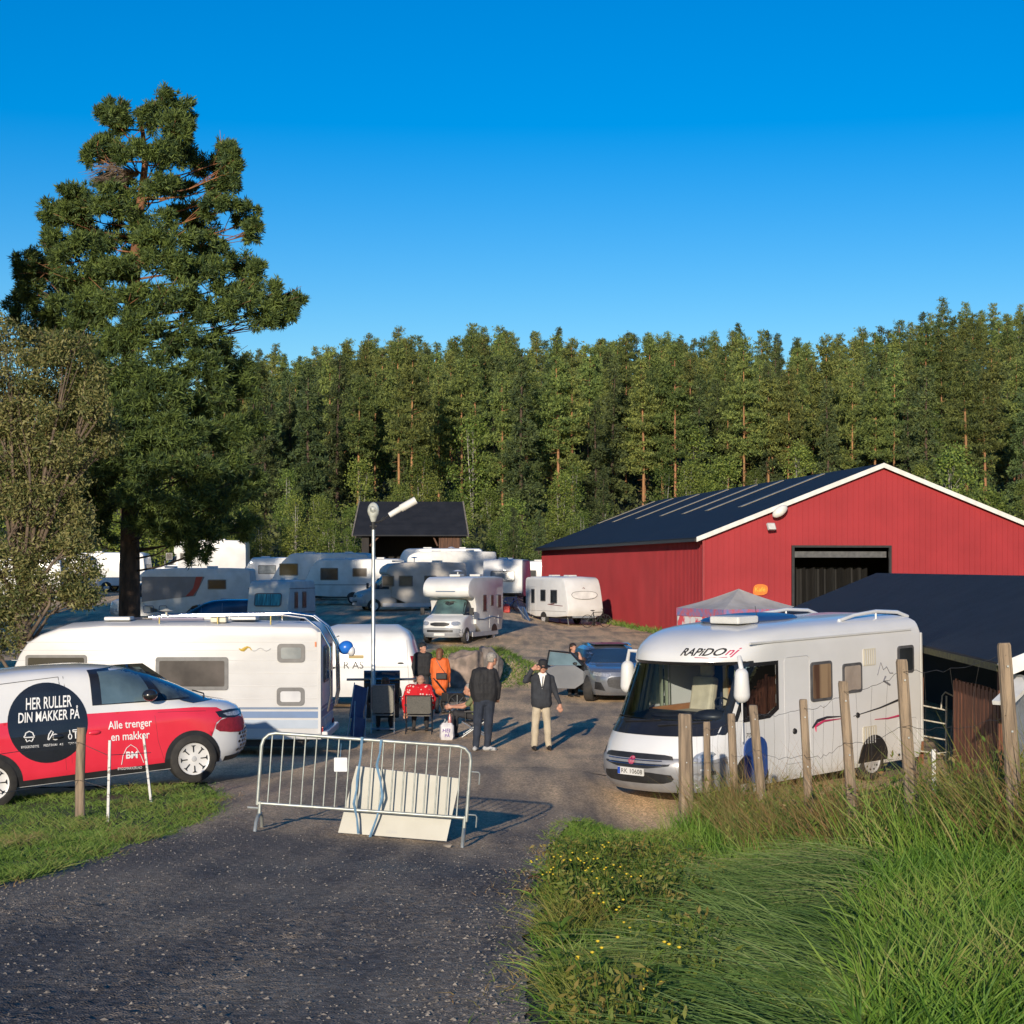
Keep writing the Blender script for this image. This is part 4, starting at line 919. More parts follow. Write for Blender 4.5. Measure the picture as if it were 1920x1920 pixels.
# ------------------------------------------------------------ big caravan, left front
def big_caravan():
    Y = 34.; X0 = -6.65; t = thing('caravan', 'long white caravan with grey-blue lower stripe and roof rails behind the painted van', 'caravan', (X0, Y+1.15, 0), 0)
    s_ = 100.
    def q(px, py): return ((px-CX)/s_-X0, CH-(py-HY)/s_)
    P = [q(602, 1388), q(602, 1200)]
    P += [(q(602, 0)[0]-.25+.25*math.cos(a), 2.28+.22*math.sin(a)) for a in (R(18), R(36), R(54), R(72), R(90))]
    P += [(1.0, 2.53), (-1.0, 2.53), q(170, 1174), q(110, 1178), q(75, 1190), q(50, 1206), q(35, 1228), q(10, 1285), q(-5, 1330), q(0, 1388)]
    W_ = 1.15
    bm_ = profile_body(P, W_, .07)
    for i, v in enumerate(bm_.v):
        if v[2] > 2.45: bm_.v[i] = (v[0], v[1], v[2]+.07*(1-(v[1]/W_)**2))
    RIB = pm('ribbed_white_side', (.62, .615, .61), (.55, .54, .53), 1.3, .34, wave=(1.15, 'Z', .25, .01))
    bm_.build('body', RIB, t, smooth=35)
    fn = lambda u, v, w_: (u, -W_-w_, v)
    def W4(ax_, ay_, bx_, by_, pane, **k): p = q(ax_, by_); r_ = q(bx_, ay_); return win(t, p[0], p[1], r_[0], r_[1], fn, pane, **k)
    W4(48, 1228, 163, 1293, PANE); W4(292, 1232, 428, 1294, PANEB, b=.07); W4(520, 1207, 572, 1242, PANEG, b=.07, r=.07); W4(519, 1289, 571, 1323, pm('mirror_pane', (.62, .62, .62), (.5, .5, .52), 3, .15), b=.07, r=.07)
    def strip(py0, py1, nm, mt):
        m = MB(); x0 = q(0, py0)[0]; m.box(((x0+q(600, 0)[0])/2, -W_-.004, CH-((py0+py1)/2-HY)/s_), (q(600, 0)[0]-x0-.06, .008, (py1-py0)/s_)); m.build(nm, mt, t)
        m = MB(); m.box((q(602, 0)[0]+.004, 0, CH-((py0+py1)/2-HY)/s_), (.008, 2*W_-.16, (py1-py0)/s_)); m.build(nm, mt, t)
    strip(1326, 1330, 'stripe', BLUEG); strip(1334, 1346, 'stripe', pm('steel_blue_stripe', (.08, .16, .32), (.07, .14, .28), 4, .4)); strip(1350, 1366, 'stripe', pm('pale_blue_stripe', (.34, .40, .48), (.3, .36, .44), 4, .4))
    xr1 = q(602, 0)[0]
    # seams
    for py in (1204, 1219, 1238, 1262, 1286, 1310):
        m = MB(); xa = interp([(1204, -2.45), (1240, -2.75), (1310, -2.85)], py); m.box(((xa+xr1-.08)/2, -W_-.002, CH-(py-HY)/s_), (xr1-.08-xa, .005, .010)); m.build('side_seam', GREYW, t)
    m = MB(); m.box((xr1-.03, -W_-.006, 1.45), (.05, .012, 1.9)); m.box((xr1+.002, -W_+.1, 1.4), (.012, .02, 1.9)); m.build('corner_trim', GREYW, t)
    # rear wall: window, number plate lamp, tail lamps, handle
    rf = lambda u, v, w_: (xr1+w_, u, v)
    win(t, -.75, 1.42, .75, 2.12, rf, pm('rear_window_glass', (.16, .2, .28), (.05, .07, .1), 1, .05, spec=1), r=.1)
    m = MB(); m.plate(rrect(-.55, .62, .55, .74, .02), .02, rf); m.build('grab_handle', WHITE, t)
    for y in (-1.0, 1.0): m = MB(); m.plate(rrect(y-.08, .44, y+.08, .62, .02), .03, rf); m.build('tail_lamp', REDLT, t)
    m = MB(); m.box((q(592, 0)[0], -W_-.012, CH-(1208-HY)/s_), (.03, .02, .09)); m.build('marker_lamp', pm('orange_lens', (.6, .14, .03), None, 4, .3), t)
    m = MB(); m.box((xr1+.06, 0, .46), (.12, 2.2, .14)); m.build('rear_bumper', WHITE, t, bevel=.03)
    # roof rails, ladder, vents
    def rail(y, nm='roof_rail'):
        m = MB(); m.tube([(-.2, y, 2.68), (1.2, y, 2.70), (2.3, y, 2.72), (2.75, y, 2.66), (3.02, y, 2.45), (xr1+.14, y, 2.1), (xr1+.16, y, 1.2), (xr1+.10, y, .9)], .022, 8)
        for x in (.0, 1.1, 2.1): m.tube([(x, y, 2.52), (x, y, 2.70)], .016, 6)
        m.build(nm, CHROME, t, smooth=60)
    rail(-.95, 'roof_rail'); rail(.35); rail(.75)
    m = MB()
    for i in range(6): m.tube([(xr1+.15, .35, 1.0+i*.25), (xr1+.15, .75, 1.0+i*.25)], .014, 6)
    m.build('ladder_rung', CHROME, t)
    for (x, y, a, b) in ((-.9, -.3, .5, .4), (.9, .2, .7, .6), (1.5, -.2, .5, .5)):
        m = MB(); m.box((x, y, 2.575+.06*(1-(y/1.15)**2)), (a, b, .07)); m.build('roof_hatch', WHITE2, t, bevel=.02)
    m = MB(); m.box((-.6, .55, 2.62), (1.2, .6, .03)); m.build('solar_panel', pm('solar_cells', (.02, .03, .07), (.015, .02, .04), 20, .15), t)
    m = MB(); m.box((.2, .1, 2.62), (1.0, .5, .04)); m.build('folded_awning', pm('lilac_cover', (.34, .31, .40), (.28, .26, .33), 2, .7), t, bevel=.02)
    m = MB(); m.box((1.1, -.75, 2.62), (.3, .3, .1)); m.build('tan_strap_pad', CREAM, t, bevel=.02)
    m = MB(); m.tube([(-.05, .0, 2.58), (-.05, .0, 2.74)], .02, 6); m.lathe([(.001, 0), (.14, .03), (.02, .07)], 14, None, (-.05, 0, 2.74)); m.build('tv_antenna', CREAM, t, smooth=40)
    # gold squiggle
    g = MB(); pts = [q(448+i*4, 1218+3*math.sin(i*1.1)-(2 if i < 6 else 0)) for i in range(16)]
    g.tube([(p[0], -W_-.006, p[1]) for p in pts[:7]], [.01, .02, .035, .03, .02, .012, .008], 5); g.build('gold_emblem', pm('gold_decal', (.62, .42, .08), None, 5, .5), t)
    g = MB(); g.tube([(p[0], -W_-.006, p[1]) for p in pts[6:]], .007, 4); g.build('grey_emblem_line', GREYW, t, fix=False)
    for x in (-.5, .35):
        for y in (-1.0, 1.0): wheel(t, x, y*1.12, .33, .19, 'steel')
    m = MB(); m.box((0, 0, .33), (5.4, 1.9, .2)); m.build('chassis', DARK, t)
    # towel/balloons are separate
big_caravan()
t = thing('buoy', 'blue and white inflatable ball hanging beside the big caravan rear rail', 'ball', at(653, 1216, 35.2))
m = MB(); m.ball((-.05, 0, .02), (.15, .13, .13), 16, 10, Euler((0, R(-25), 0)).to_matrix()); m.build('blue_half', pm('blue_vinyl', (.02, .16, .62), None, 3, .3), t, smooth=180)
m = MB(); m.ball((.06, 0, -.05), (.08, .10, .10), 16, 10); m.build('white_half', WHITE, t, smooth=180)
# ------------------------------------------------------------ white panel van behind the seats
def panel_van(name, label, loc, rz, L=4.9, W_=.95, H=1.98, paint=None):
    t = thing(name, label, 'van', loc, rz)
    def xf(z): return interp([(.25, L/2-.1), (.5, L/2), (.9, L/2-.05), (1.05, L/2-.7), (1.2, L/2-.95), (1.75, L/2-1.75), (1.9, L/2-2.1), (H, L/2-2.7)], z)
    def xr_(z): return interp([(.25, -L/2), (.9, -L/2), (1.2, -L/2+.06), (1.75, -L/2+.22), (1.9, -L/2+.32), (H, -L/2+.6)], z)
    def w_(z): return interp([(.25, W_-.08), (.5, W_), (1.1, W_), (1.7, W_-.12), (1.85, W_-.2), (1.93, W_-.35), (H, .2)], z)
    Hl = Hull(xf, xr_, w_, .9, 2.8, .22, 3)
    Hl.mesh([.25, .4, .5, .7, .9, 1.0, 1.05, 1.12, 1.2, 1.35, 1.5, 1.65, 1.75, 1.85, 1.9, 1.94, 1.97, H], nm=18).build('body', paint or WHITE, t, smooth=45)
    for sg in (-1, 1):
        for x in (L/2-.95, -L/2+.85):
            m = MB(); patch(m, [(x+.38*math.cos(PI*k/14), .33+.38*math.sin(PI*k/14)) for k in range(15)]+[(x-.38, .26), (x+.38, .26)], Hl.side(sg, .006), .12); m.build('wheel_arch', DARK, t, fix=False); wheel(t, x, sg*(W_+.015), .33, .2, 'steel')
        m = MB(); patch(m, [(.75, 1.12), (1.5, 1.12), (1.15, 1.55), (.8, 1.66)], Hl.side(sg, .008), .12); m.build('side_window', PANE, t, fix=False)
        for line in ([(-L/2+.28, .45), (-L/2+.35, 1.7)], [(-.35, .4), (-.35, 1.75)], [(.65, .4), (.65, 1.75)], [(-L/2+.3, 1.02), (.65, 1.02)]):
            m = MB(); a, b = Vector(line[0]), Vector(line[1]); m.tube([Hl.side(sg, .003)(*a.lerp(b, k/10)) for k in range(11)], .006, 4); m.build('panel_gap', GREYW, t)
        m = MB(); patch(m, [(-L/2+.02, .85), (-L/2+.14, .85), (-L/2+.26, 1.3), (-L/2+.12, 1.3)], Hl.side(sg, .01), .06); m.build('tail_lamp', REDLT, t, fix=False)
        for (x, z) in ((-.2, 1.0), (-L/2+.5, 1.12)):
            m = MB(); m.ball(Hl.side(sg, .02)(x, z), (.09, .02, .025), 10, 6); m.build('door_handle', DARK, t)
    m = MB(); z_ = [1.15, 1.4, 1.7]; patch(m, [(-w_(z)*.9, z) for z in z_]+[(w_(z)*.9, z) for z in z_[::-1]], Hl.front(.008), .1); m.build('windscreen', PANE, t, fix=False)
    return t, Hl
pv, Hl = panel_van('panel_van', 'plain white panel van behind the seated people with dark lettering on its side', (gx(788, 47)-2.42, 47.3, .05), PI, H=2.08)
m = MB(); S = Hl.side(1, .01); text_into(m, 'R AS', lambda u, v: S(-u, v), .50, .98, .5); m.build('lettering', DARK, pv, fix=False)
m = MB(); m.plate(rrect(-1.0, 1.24, -.62, 1.32, .01), .01, lambda u, v, w_: S(u, v)[:1]+(S(u, v)[1]+w_,)+(v,)); m.build('gold_decal', pm('ochre_decal', (.35, .24, .06), None, 4, .5), pv)
# ------------------------------------------------------------ generic parked caravan
def caravan(label, loc, rz, L=5, H=2.5, W_=1.1, nose=.35, wins=(), front=None, strip=(), group=None, mat=WHITE, tail=.12, door=None, pane=PANE, emblem=None, axle=0, bar=True, jockey=True, frontpane=None):
    """local +x is the drawbar end; wins: (side, x, z, w, h)"""
    t = thing('caravan', label, 'caravan', loc, rz, group); f = .42
    P = [(L/2-.22, f), (L/2, f+.35), (L/2-.02, 1.05), (L/2-nose*.6, H-.62), (L/2-nose, H-.22), (L/2-nose-.16, H-.07), (L/2-nose-.42, H), (-L/2+tail+.32, H), (-L/2+tail+.1, H-.06), (-L/2+tail, H-.2), (-L/2+.02, 1.3), (-L/2, f)]
    P2 = smooth_poly(P, 1); b = profile_body(P2, W_, .06)
    for i, v in enumerate(b.v):
        if v[2] > H-.06: b.v[i] = (v[0], v[1], v[2]+.05*(1-(v[1]/W_)**2))
    b.build('body', mat, t, smooth=35)
    for (sg, x, z, ww, wh) in wins:
        win(t, x-ww/2, z-wh/2, x+ww/2, z+wh/2, lambda u, v, w_, sg=sg: (u, sg*(W_+w_), v), pane)
    fa = Vector((L/2-.02, 1.05)); fb = Vector((L/2-nose*.6, H-.62)); d = (fb-fa); dl = d.length; d.normalize()
    def ff(u, v, w_): q = fa+d*(v-1.05)/max(.3, d.y)*d.y if False else fa.lerp(fb, (v-1.05)/(H-.62-1.05)); return (q.x+.03+w_, u, q.y)
    if front: win(t, -front[0]/2, front[1], front[0]/2, front[2], ff, frontpane or pane, r=.12)
    def fr(u, v, w_): return (-L/2+tail*max(0, (v-1.3)/(H-1.5))-.005-w_, u, v)
    if tail >= .1: win(t, -.7, 1.3, .7, 1.9, fr, pane, r=.1)
    for (z, hgt, mt) in strip:
        for sg in (-1, 1): m = MB(); m.box((-.05, sg*(W_+.003), z), (L-.35, .006, hgt)); m.build('stripe', mt, t)
    if door:
        for ln in ([(door[1]-.3, .5), (door[1]-.3, H-.55)], [(door[1]-.3, H-.55), (door[1]+.3, H-.55)], [(door[1]+.3, H-.55), (door[1]+.3, .5)]):
            m = MB(); m.bar((ln[0][0], door[0]*(W_+.002), ln[0][1]), (ln[1][0], door[0]*(W_+.002), ln[1][1]), .016, .016); m.build('door_gap', GREYW, t)
    for (x, y, a) in ((L*.15, 0, .6), (-L*.25, .1, .45)): m = MB(); m.box((x, y, H+.07), (a, .5, .09)); m.build('roof_hatch', WHITE2, t, bevel=.02)
    for sg in (-1, 1):
        m = MB(); m.plate([(axle-.36+.36*(1-math.cos(PI*k/10)), .40+.3*math.sin(PI*k/10)) for k in range(11)], .008, lambda u, v, w_: (u, sg*(W_+w_), v)); m.build('wheel_arch', DARK, t)
        wheel(t, axle, sg*(W_+.01), .32, .19, 'steel')
    if bar:
        m = MB(); m.bar((L/2-.2, .7, .46), (L/2+.95, .05, .48), .06, .09); m.bar((L/2-.2, -.7, .46), (L/2+.95, -.05, .48), .06, .09); m.tube([(L/2+.7, .0, .5), (L/2+1.25, 0, .5)], .035, 8); m.build('drawbar', STEEL, t)
        if jockey: m = MB(); m.tube([(L/2+.85, 0, .75), (L/2+.85, 0, .2)], .025, 6); m.lathe([(.001, -.04), (.11, -.04), (.11, .04), (.001, .04)], 14, Matrix.Rotation(PI/2, 3, 'X'), (L/2+.87, 0, .11)); m.build('jockey_wheel', DARK, t)
    m = MB(); m.box((0, 0, .40), (L-.5, 1.7, .1)); m.build('chassis', DARK, t)
    for x in (-L/2+.4, L/2-.5):
        for y in (-.85, .85): m = MB(); m.bar((x, y, .42), (x+.12, y, .02), .04, .05); m.build('corner_steady', STEEL, t)
    if emblem: emblem(t, L, H, W_, ff)
    return t
SR = pm('red_brown_stripe', (.22, .05, .05), None, 4, .4); SB = pm('blue_stripe', (.10, .16, .30), None, 4, .4); SG = pm('grey_stripe', (.24, .24, .25), None, 4, .4)
# right white caravan near the red barn (front and its left... side towards the camera)
ang = math.atan2(-.86, .44)
Fx = at(1065, 1170, 98); c = Vector((Fx.x, 98))-Vector((math.cos(ang), math.sin(ang)))*2.5+Vector((-math.sin(ang), math.cos(ang)))*1.1
def emb(t, L, H, W_, ff):
    m = MB(); m.plate(smooth_poly([(-.72, 1.42), (.72, 1.42), (.85, 1.85), (-.85, 1.85)], 2), .012, ff); m.build('front_cover_panel', pm('blank_white_panel', (.74, .73, .71), None, 3, .3), t)
    P = smooth_poly([(-.72, 1.42), (.72, 1.42), (.85, 1.85), (-.85, 1.85)], 2); m = MB(); m.tube([ff(u, v, .012) for u, v in P+P[:1]], .012, 4); m.build('front_seal', DARK, t)
    m = MB(); m.tube([(1.3, -W_-.01, 1.35), (.9, -W_-.01, 1.15), (.2, -W_-.01, 1.12), (1.9, -W_-.01, 1.05)], .018, 4); m.build('side_swoosh', SR, t)
    m = MB(); m.tube([ff(-.06, 2.02, .01), ff(.0, 2.05, .01), ff(.07, 2.0, .01)], .015, 4); m.build('emblem', SR, t)
caravan('white caravan with blank front panel standing alone against the red barn side wall', (c.x, c.y, hh(c.x, c.y)+.02), ang, 5.0, 2.62, 1.1, .45,
        [(-1, .9, 1.55, .75, .75), (-1, -.35, 1.6, .6, .65), (-1, -1.55, 1.55, .4, .8)], None, [(.75, .02, SG)], emblem=emb, tail=0, door=(-1, -1.55), axle=-.3)
# caravan behind, seen by its rear window
x = gx(948, 103); caravan('white caravan with wide rear window, left of the one by the red barn', (x+.1, 106, hh(x, 104)+.25), R(84), 5.2, 2.55, 1.13, .4, [(1, 0, 1.6, 1, .6), (1, 1.6, 1.6, .6, .6)], (1.6, 1.4, 1.9), [(.9, .02, SG)], tail=.12, pane=PANEG)
# row of caravans in the shade, left half
x0 = gx(568, 106); caravan('white caravan with large brown windows in the shaded row, nearest to the lamp post', (x0+3.0, 107.2, hh(x0, 106)+.12), R(176), 6.0, 2.62, 1.15, .75, [(1, -.2+1.6, 1.75, 1.05, .72), (1, -.4, 1.85, .85, .5), (1, -2.1, 1.7, .9, .7)], (1.7, 1.42, 1.98), [(1.12, .03, DARK)], pane=PANEB, mat=WHITE2, frontpane=pm('sky_lit_window', (.10, .18, .30), (.05, .1, .18), 2, .05, spec=1))
x0 = gx(508, 112); caravan('cream-white caravan with a big dark front window, second in the shaded row', (x0+3.1, 114, hh(x0, 112)+.15), R(172), 6.4, 2.8, 1.15, 1.1, [(1, 2.0, 1.8, 1.2, .75), (1, 0, 1.8, .9, .6)], (1.8, 1.45, 2.0), [(1.15, .03, SG)], mat=WHITE2, frontpane=MATS['sky_lit_window'])
x0 = gx(446, 124); caravan('small white caravan in sunshine behind the shaded row, drawbar to the left', (x0+2.6, 124, hh(x0, 124)+.05), R(188), 4.6, 2.35, 1.1, .5, [(1, .6, 1.55, 1.2, .6)], (1.5, 1.3, 1.75), [(.8, .05, SG)], pane=PANEG)
x0 = gx(508, 85); caravan('small old cream caravan with turquoise curtains in its front window', (x0+.2, 87.5, hh(x0, 86)+.05), R(258), 4.2, 2.42, 1.02, .35, [(1, .9, 1.5, .5, .8), (1, -.3, 1.5, .6, .8)], (1.35, 1.22, 1.85), [(2.05, .03, DARK), (.9, .03, DARK)], pane=PANE, mat=pm('aged_cream_panel', (.62, .62, .57), (.5, .5, .46), 2, .5), bar=False, frontpane=pm('turquoise_curtain', (.08, .40, .45), (.02, .06, .08), 4, .3, stretch=(1, 5, .2)))
for (px, Y, lb, L, H) in ((800, 128, 'white caravan roof and top directly in front of the dark wooden barn', 6.2, 2.9), (20, 112, 'white caravan glimpsed through the willow, farthest left', 5, 2.6), (75, 118, 'white caravan glimpsed through the willow, second from left', 5.2, 2.6), (180, 126, 'white caravan glimpsed between the willow and the pine trunk', 5.4, 2.7), (1000, 134, 'white caravan top behind the spruce between the barns', 4.2, 2.6)):
    x = gx(px, Y); caravan(lb, (x+1, Y, hh(x, Y)), R(178), L, H, 1.1, .5, [(1, 1.2, 1.7, .9, .5), (1, -1.2, 1.7, .6, .5)], (1.5, 1.3, 1.8), [(1.0, .04, SG)])
# ------------------------------------------------------------ coachbuilt motorhomes
def motorhome(label, loc, rz, L=6.6, H=2.9, W_=1.08, alcove=True, mat=WHITE, wins=(), deco=None, ws=None):
    t = thing('motorhome', label, 'motorhome', loc, rz); xc = L/2-1.95           # xc: where the living box ends
    # living box
    P = [(xc+.05, .45), (xc+.05, 2.0)]+([(xc+.9, 2.02), (xc+1.12, 2.15), (xc+1.16, 2.4), (xc+1.05, 2.65), (xc+.7, H-.1), (xc+.3, H)] if alcove else [(xc+.35, 2.1), (xc+.25, H-.3), (xc-.3, H)])+[(-L/2+.2, H), (-L/2, H-.15), (-L/2, .5), (-L/2+.9, .45)]
    b = profile_body(smooth_poly(P, 1), W_, .07); b.build('living_box', mat, t, smooth=35)
    def xf(z): return interp([(.3, L/2-.05), (.45, L/2), (.75, L/2), (1.0, L/2-.07), (1.12, L/2-.3), (1.26, L/2-.82), (1.9, L/2-1.5), (2.05, L/2-1.65)], z)
    def w_(z): return interp([(.3, .86), (.5, .95), (1.1, .94), (1.3, .90), (2.05, .78)], z)
    Hl = Hull(xf, lambda z: xc-.3, w_, .75, 2.8, .05, 3)
    Hl.mesh([.3, .38, .45, .55, .65, .75, .88, 1.0, 1.06, 1.12, 1.19, 1.26, 1.42, 1.6, 1.75, 1.9, 2.05], nm=10).build('cab', mat, t, smooth=45)
    m = MB(); z_ = [1.30, 1.5, 1.7, 1.93]; patch(m, [(-w_(z)*.86, z) for z in z_]+[(w_(z)*.86, z) for z in z_[::-1]], Hl.front(.008), .08); m.build('windscreen', ws or pm('green_sunshade_windscreen', (.10, .19, .19), (.05, .09, .10), 1.4, .08, spec=.8), t, fix=False)
    for sg in (-1, 1):
        m = MB(); patch(m, [(xc+.15, 1.25), (L/2-1.0, 1.25), (xc+.6, 1.85), (xc+.15, 1.9)], Hl.side(sg, .01), .1); m.build('side_window', PANE, t, fix=False)
        m = MB(); patch(m, smooth_poly([(sg*.5, .98), (sg*.84, 1.0), (sg*.88, .82), (sg*.55, .80)], 1), Hl.front(.012), .06); m.build('headlight', LAMPG, t, fix=False)
        m = MB(); m.box((xc+.95, sg*1.15, 1.42), (.12, .18, .32)); m.bar((xc+.95, sg*.9, 1.36), (xc+.95, sg*1.1, 1.4), .04, .05); m.build('wing_mirror', DARK, t, bevel=.03)
        for x, s in ((L/2-.95, Hl.side(sg, .01)), ): m = MB(); patch(m, [(x+.38*math.cos(PI*k/14), .36+.36*math.sin(PI*k/14)) for k in range(15)]+[(x-.38, .31), (x+.38, .31)], s, .12); m.build('wheel_arch', DARK, t, fix=False)
        m = MB(); m.plate([(-L/2+1.4+.42*math.cos(PI*k/12), .46+.32*math.sin(PI*k/12)) for k in range(13)], .01, lambda u, v, w2: (u, sg*(W_+w2), v)); m.build('wheel_arch', DARK, t)
        wheel(t, L/2-.95, sg*.97, .335, .2, 'steel'); wheel(t, -L/2+1.4, sg*1.05, .335, .2, 'steel')
        m = MB(); m.box((-.3, sg*(W_-.02), .38), (L-2.2, .04, .2)); m.build('side_skirt', GREYW, t)
    m = MB(); patch(m, [(-.92, .32), (.92, .32), (.93, .66), (.4, .72), (-.4, .72), (-.93, .66)], Hl.front(.02), .1); bu = m.build('bumper', pm('grey_plastic_bumper', (.30, .31, .33), (.25, .26, .28), 3, .5), t, fix=False)
    m = MB(); patch(m, smooth_poly([(-.42, .78), (.42, .78), (.46, .95), (-.46, .95)], 1), Hl.front(.022), .1); m.build('grille', DARK, t, fix=False)
    m = MB(); patch(m, [(-.6, .52), (.6, .52), (.6, .62), (-.6, .62)], Hl.front(.03), .1); m.build('air_intake', DARK, t, fix=False)
    m = MB(); m.box((L/2+.03, 0, .42), (.02, .5, .11)); m.build('number_plate', TRIM, t)
    for (sg, x, z, ww, wh) in wins: win(t, x-ww/2, z-wh/2, x+ww/2, z+wh/2, lambda u, v, w2, sg=sg: (u, sg*(W_+w2), v), PANEB)
    for (x, y, a) in ((.6, 0, .6), (-1.6, .2, .5)): m = MB(); m.box((x, y, H+.05), (a, .5, .1)); m.build('roof_hatch', WHITE2, t, bevel=.02)
    m = MB(); m.tube([(-.4, -.3, H), (-.4, -.3, H+.25)], .03, 6); m.lathe([(.001, 0), (.25, .02), (.05, .08)], 14, None, (-.4, -.3, H+.22)); m.build('satellite_dome', WHITE, t, smooth=40)
    if deco: deco(t, L, H, W_, xc)
    return t
ang = math.atan2(-.955, -.296)
def deco1(t, L, H, W_, xc):
    for (x, z0, z1) in ((-.9, .6, 1.2), (-2.2, .75, 1.15), (-1.6, 1.0, 1.05)):
        m = MB(); m.box((x, W_+.004, (z0+z1)/2), (.10, .01, z1-z0)); m.build('locker_vent', TRIM, t)
    m = MB(); m.tube([(.8, W_+.008, 1.05), (0, W_+.008, 1.02), (-1.2, W_+.008, 1.12), (-2.6, W_+.008, 1.0)], .025, 5); m.build('side_swoosh', BLUEG, t)
    m = MB(); m.box((xc+1.17, 0, 2.3), (.012, .9, .04)); m.build('alcove_lettering', BLUEG, t)
c = Vector((gx(822, 78), 79.5))-Vector((math.cos(ang), math.sin(ang)))*2.9
motorhome('white alcove motorhome facing the camera on the bank above the boulder', (c.x, c.y, hh(c.x, 79)+.05), ang, 5.9, 2.95, 1.08, True, WHITE, [(1, -.1, 1.75, .5, .75), (1, -1.2, 1.85, .4, .5), (1, -2.3, 1.8, .5, .6)], deco1)
def deco2(t, L, H, W_, xc):
    m = MB(); m.plate([(-2.3, 1.0), (1.3, 1.5), (1.6, 2.35), (-2.3, 2.35)], .012, lambda u, v, w2: (u, W_+w2, v)); m.build('grey_side_panel', pm('grey_side_decal', (.17, .18, .20), (.13, .14, .16), 2, .4), t)
    m = MB(); m.plate([(.95, 1.38), (1.45, 1.38), (1.95, 2.35), (1.55, 2.35)], .02, lambda u, v, w2: (u, W_+w2, v)); m.build('red_flash', pm('red_decal', (.35, .02, .03), None, 3, .4), t)
    m = MB(); m.plate(rrect(2.3, 1.75, 3.2, 2.25, .08), .03, lambda u, v, w2: (u, W_+w2, v)); m.build('window', PANE, t)
    for (a, b, c_, d) in ((-1.6, .55, -1.0, .95), (-.7, .55, -.2, .95), (2.6, .75, 3.5, 1.35)):
        P = rrect(a, b, c_, d, .06); m = MB(); m.tube([(u, W_+.01, v) for u, v in P+P[:1]], .018, 4); m.build('locker_door', BLUEG, t)
# red flash motorhome (its cab is hidden to the left behind the pine)
x = gx(345, 93); t = motorhome('grey and white motorhome with a curved red flash, behind the big caravan', (x-.35, 94.5, hh(x, 94)-.05), PI, 7.4, 2.75, 1.1, False, WHITE2, [])
t.rotation_euler = (0, 0, PI)
m = None
def mirror_deco():
    tt = t; L, H, W_ = 7.4, 2.75, 1.1
    # visible side is local +y; screen right = local -x
    S_ = lambda u, v, w2: (-u, W_+w2, v)
    m = MB(); m.plate([(-1.9, 1.0), (.85, 1.3), (1.35, 2.3), (-1.9, 2.3)], .012, S_); m.build('grey_side_panel', pm('grey_side_decal', (.17, .18, .20), (.13, .14, .16), 2, .4), tt)
    m = MB(); m.plate([(.35, 1.28), (.75, 1.32), (1.05, 1.75), (1.25, 2.3), (.9, 2.3), (.75, 1.7)], .02, S_); m.build('red_flash', pm('red_decal', (.35, .02, .03), None, 3, .4), tt)
    win(tt, 1.5, 1.65, 2.45, 2.15, S_, PANE)
    for (a, b, c_, d) in ((-1.8, .45, -1.3, .8), (-1.0, .45, -.6, .8), (2.15, .6, 3.0, 1.15)):
        P = rrect(a, b, c_, d, .06); m = MB(); m.tube([S_(u, v, .01) for u, v in P+P[:1]], .018, 4); m.build('locker_door', BLUEG, tt)
mirror_deco()
x = gx(385, 136); motorhome('tall white motorhome in the far distance behind the pine branches', (x-.3, 136, hh(x, 136)+.2), PI, 7, 3.1, 1.1, False, WHITE, [(1, 2.2, 1.9, .5, .5), (1, 1.2, 1.9, .4, .5)])
x = gx(746, 100); motorhome('older cream and brown camper parked in the shaded row right of the lamp post', (x+.5, 101.5, hh(x, 101)-.05), R(196), 6.2, 2.75, 1.08, False, pm('grey_cream_panel', (.5, .47, .42), (.36, .33, .29), 1.5, .5), [(1, 1.4, 1.7, .7, .6), (1, .4, 1.7, .8, .6), (1, -1.0, 1.7, .7, .6)])
x = gx(835, 118); motorhome('white motorhome roof and windows behind the alcove motorhome', (x, 118, hh(x, 118)), R(184), 6.6, 2.95, 1.1, True, WHITE2, [(1, 1.4, 1.9, .7, .5), (1, -.6, 1.9, .8, .5)])
# dark estate car between
pvt, H2 = panel_van('parked_car', 'dark blue car roof behind the big caravan roof, below the red-flash motorhome', (gx(398, 88)+.2, 88, hh(gx(398, 88), 88)-.1), R(184), 4.6, .9, 1.98, pm('dark_blue_paint', (.02, .035, .07), None, 3, .15, coat=1))
pvt['category'] = 'car'; pvt.scale = (1, 1, .8)
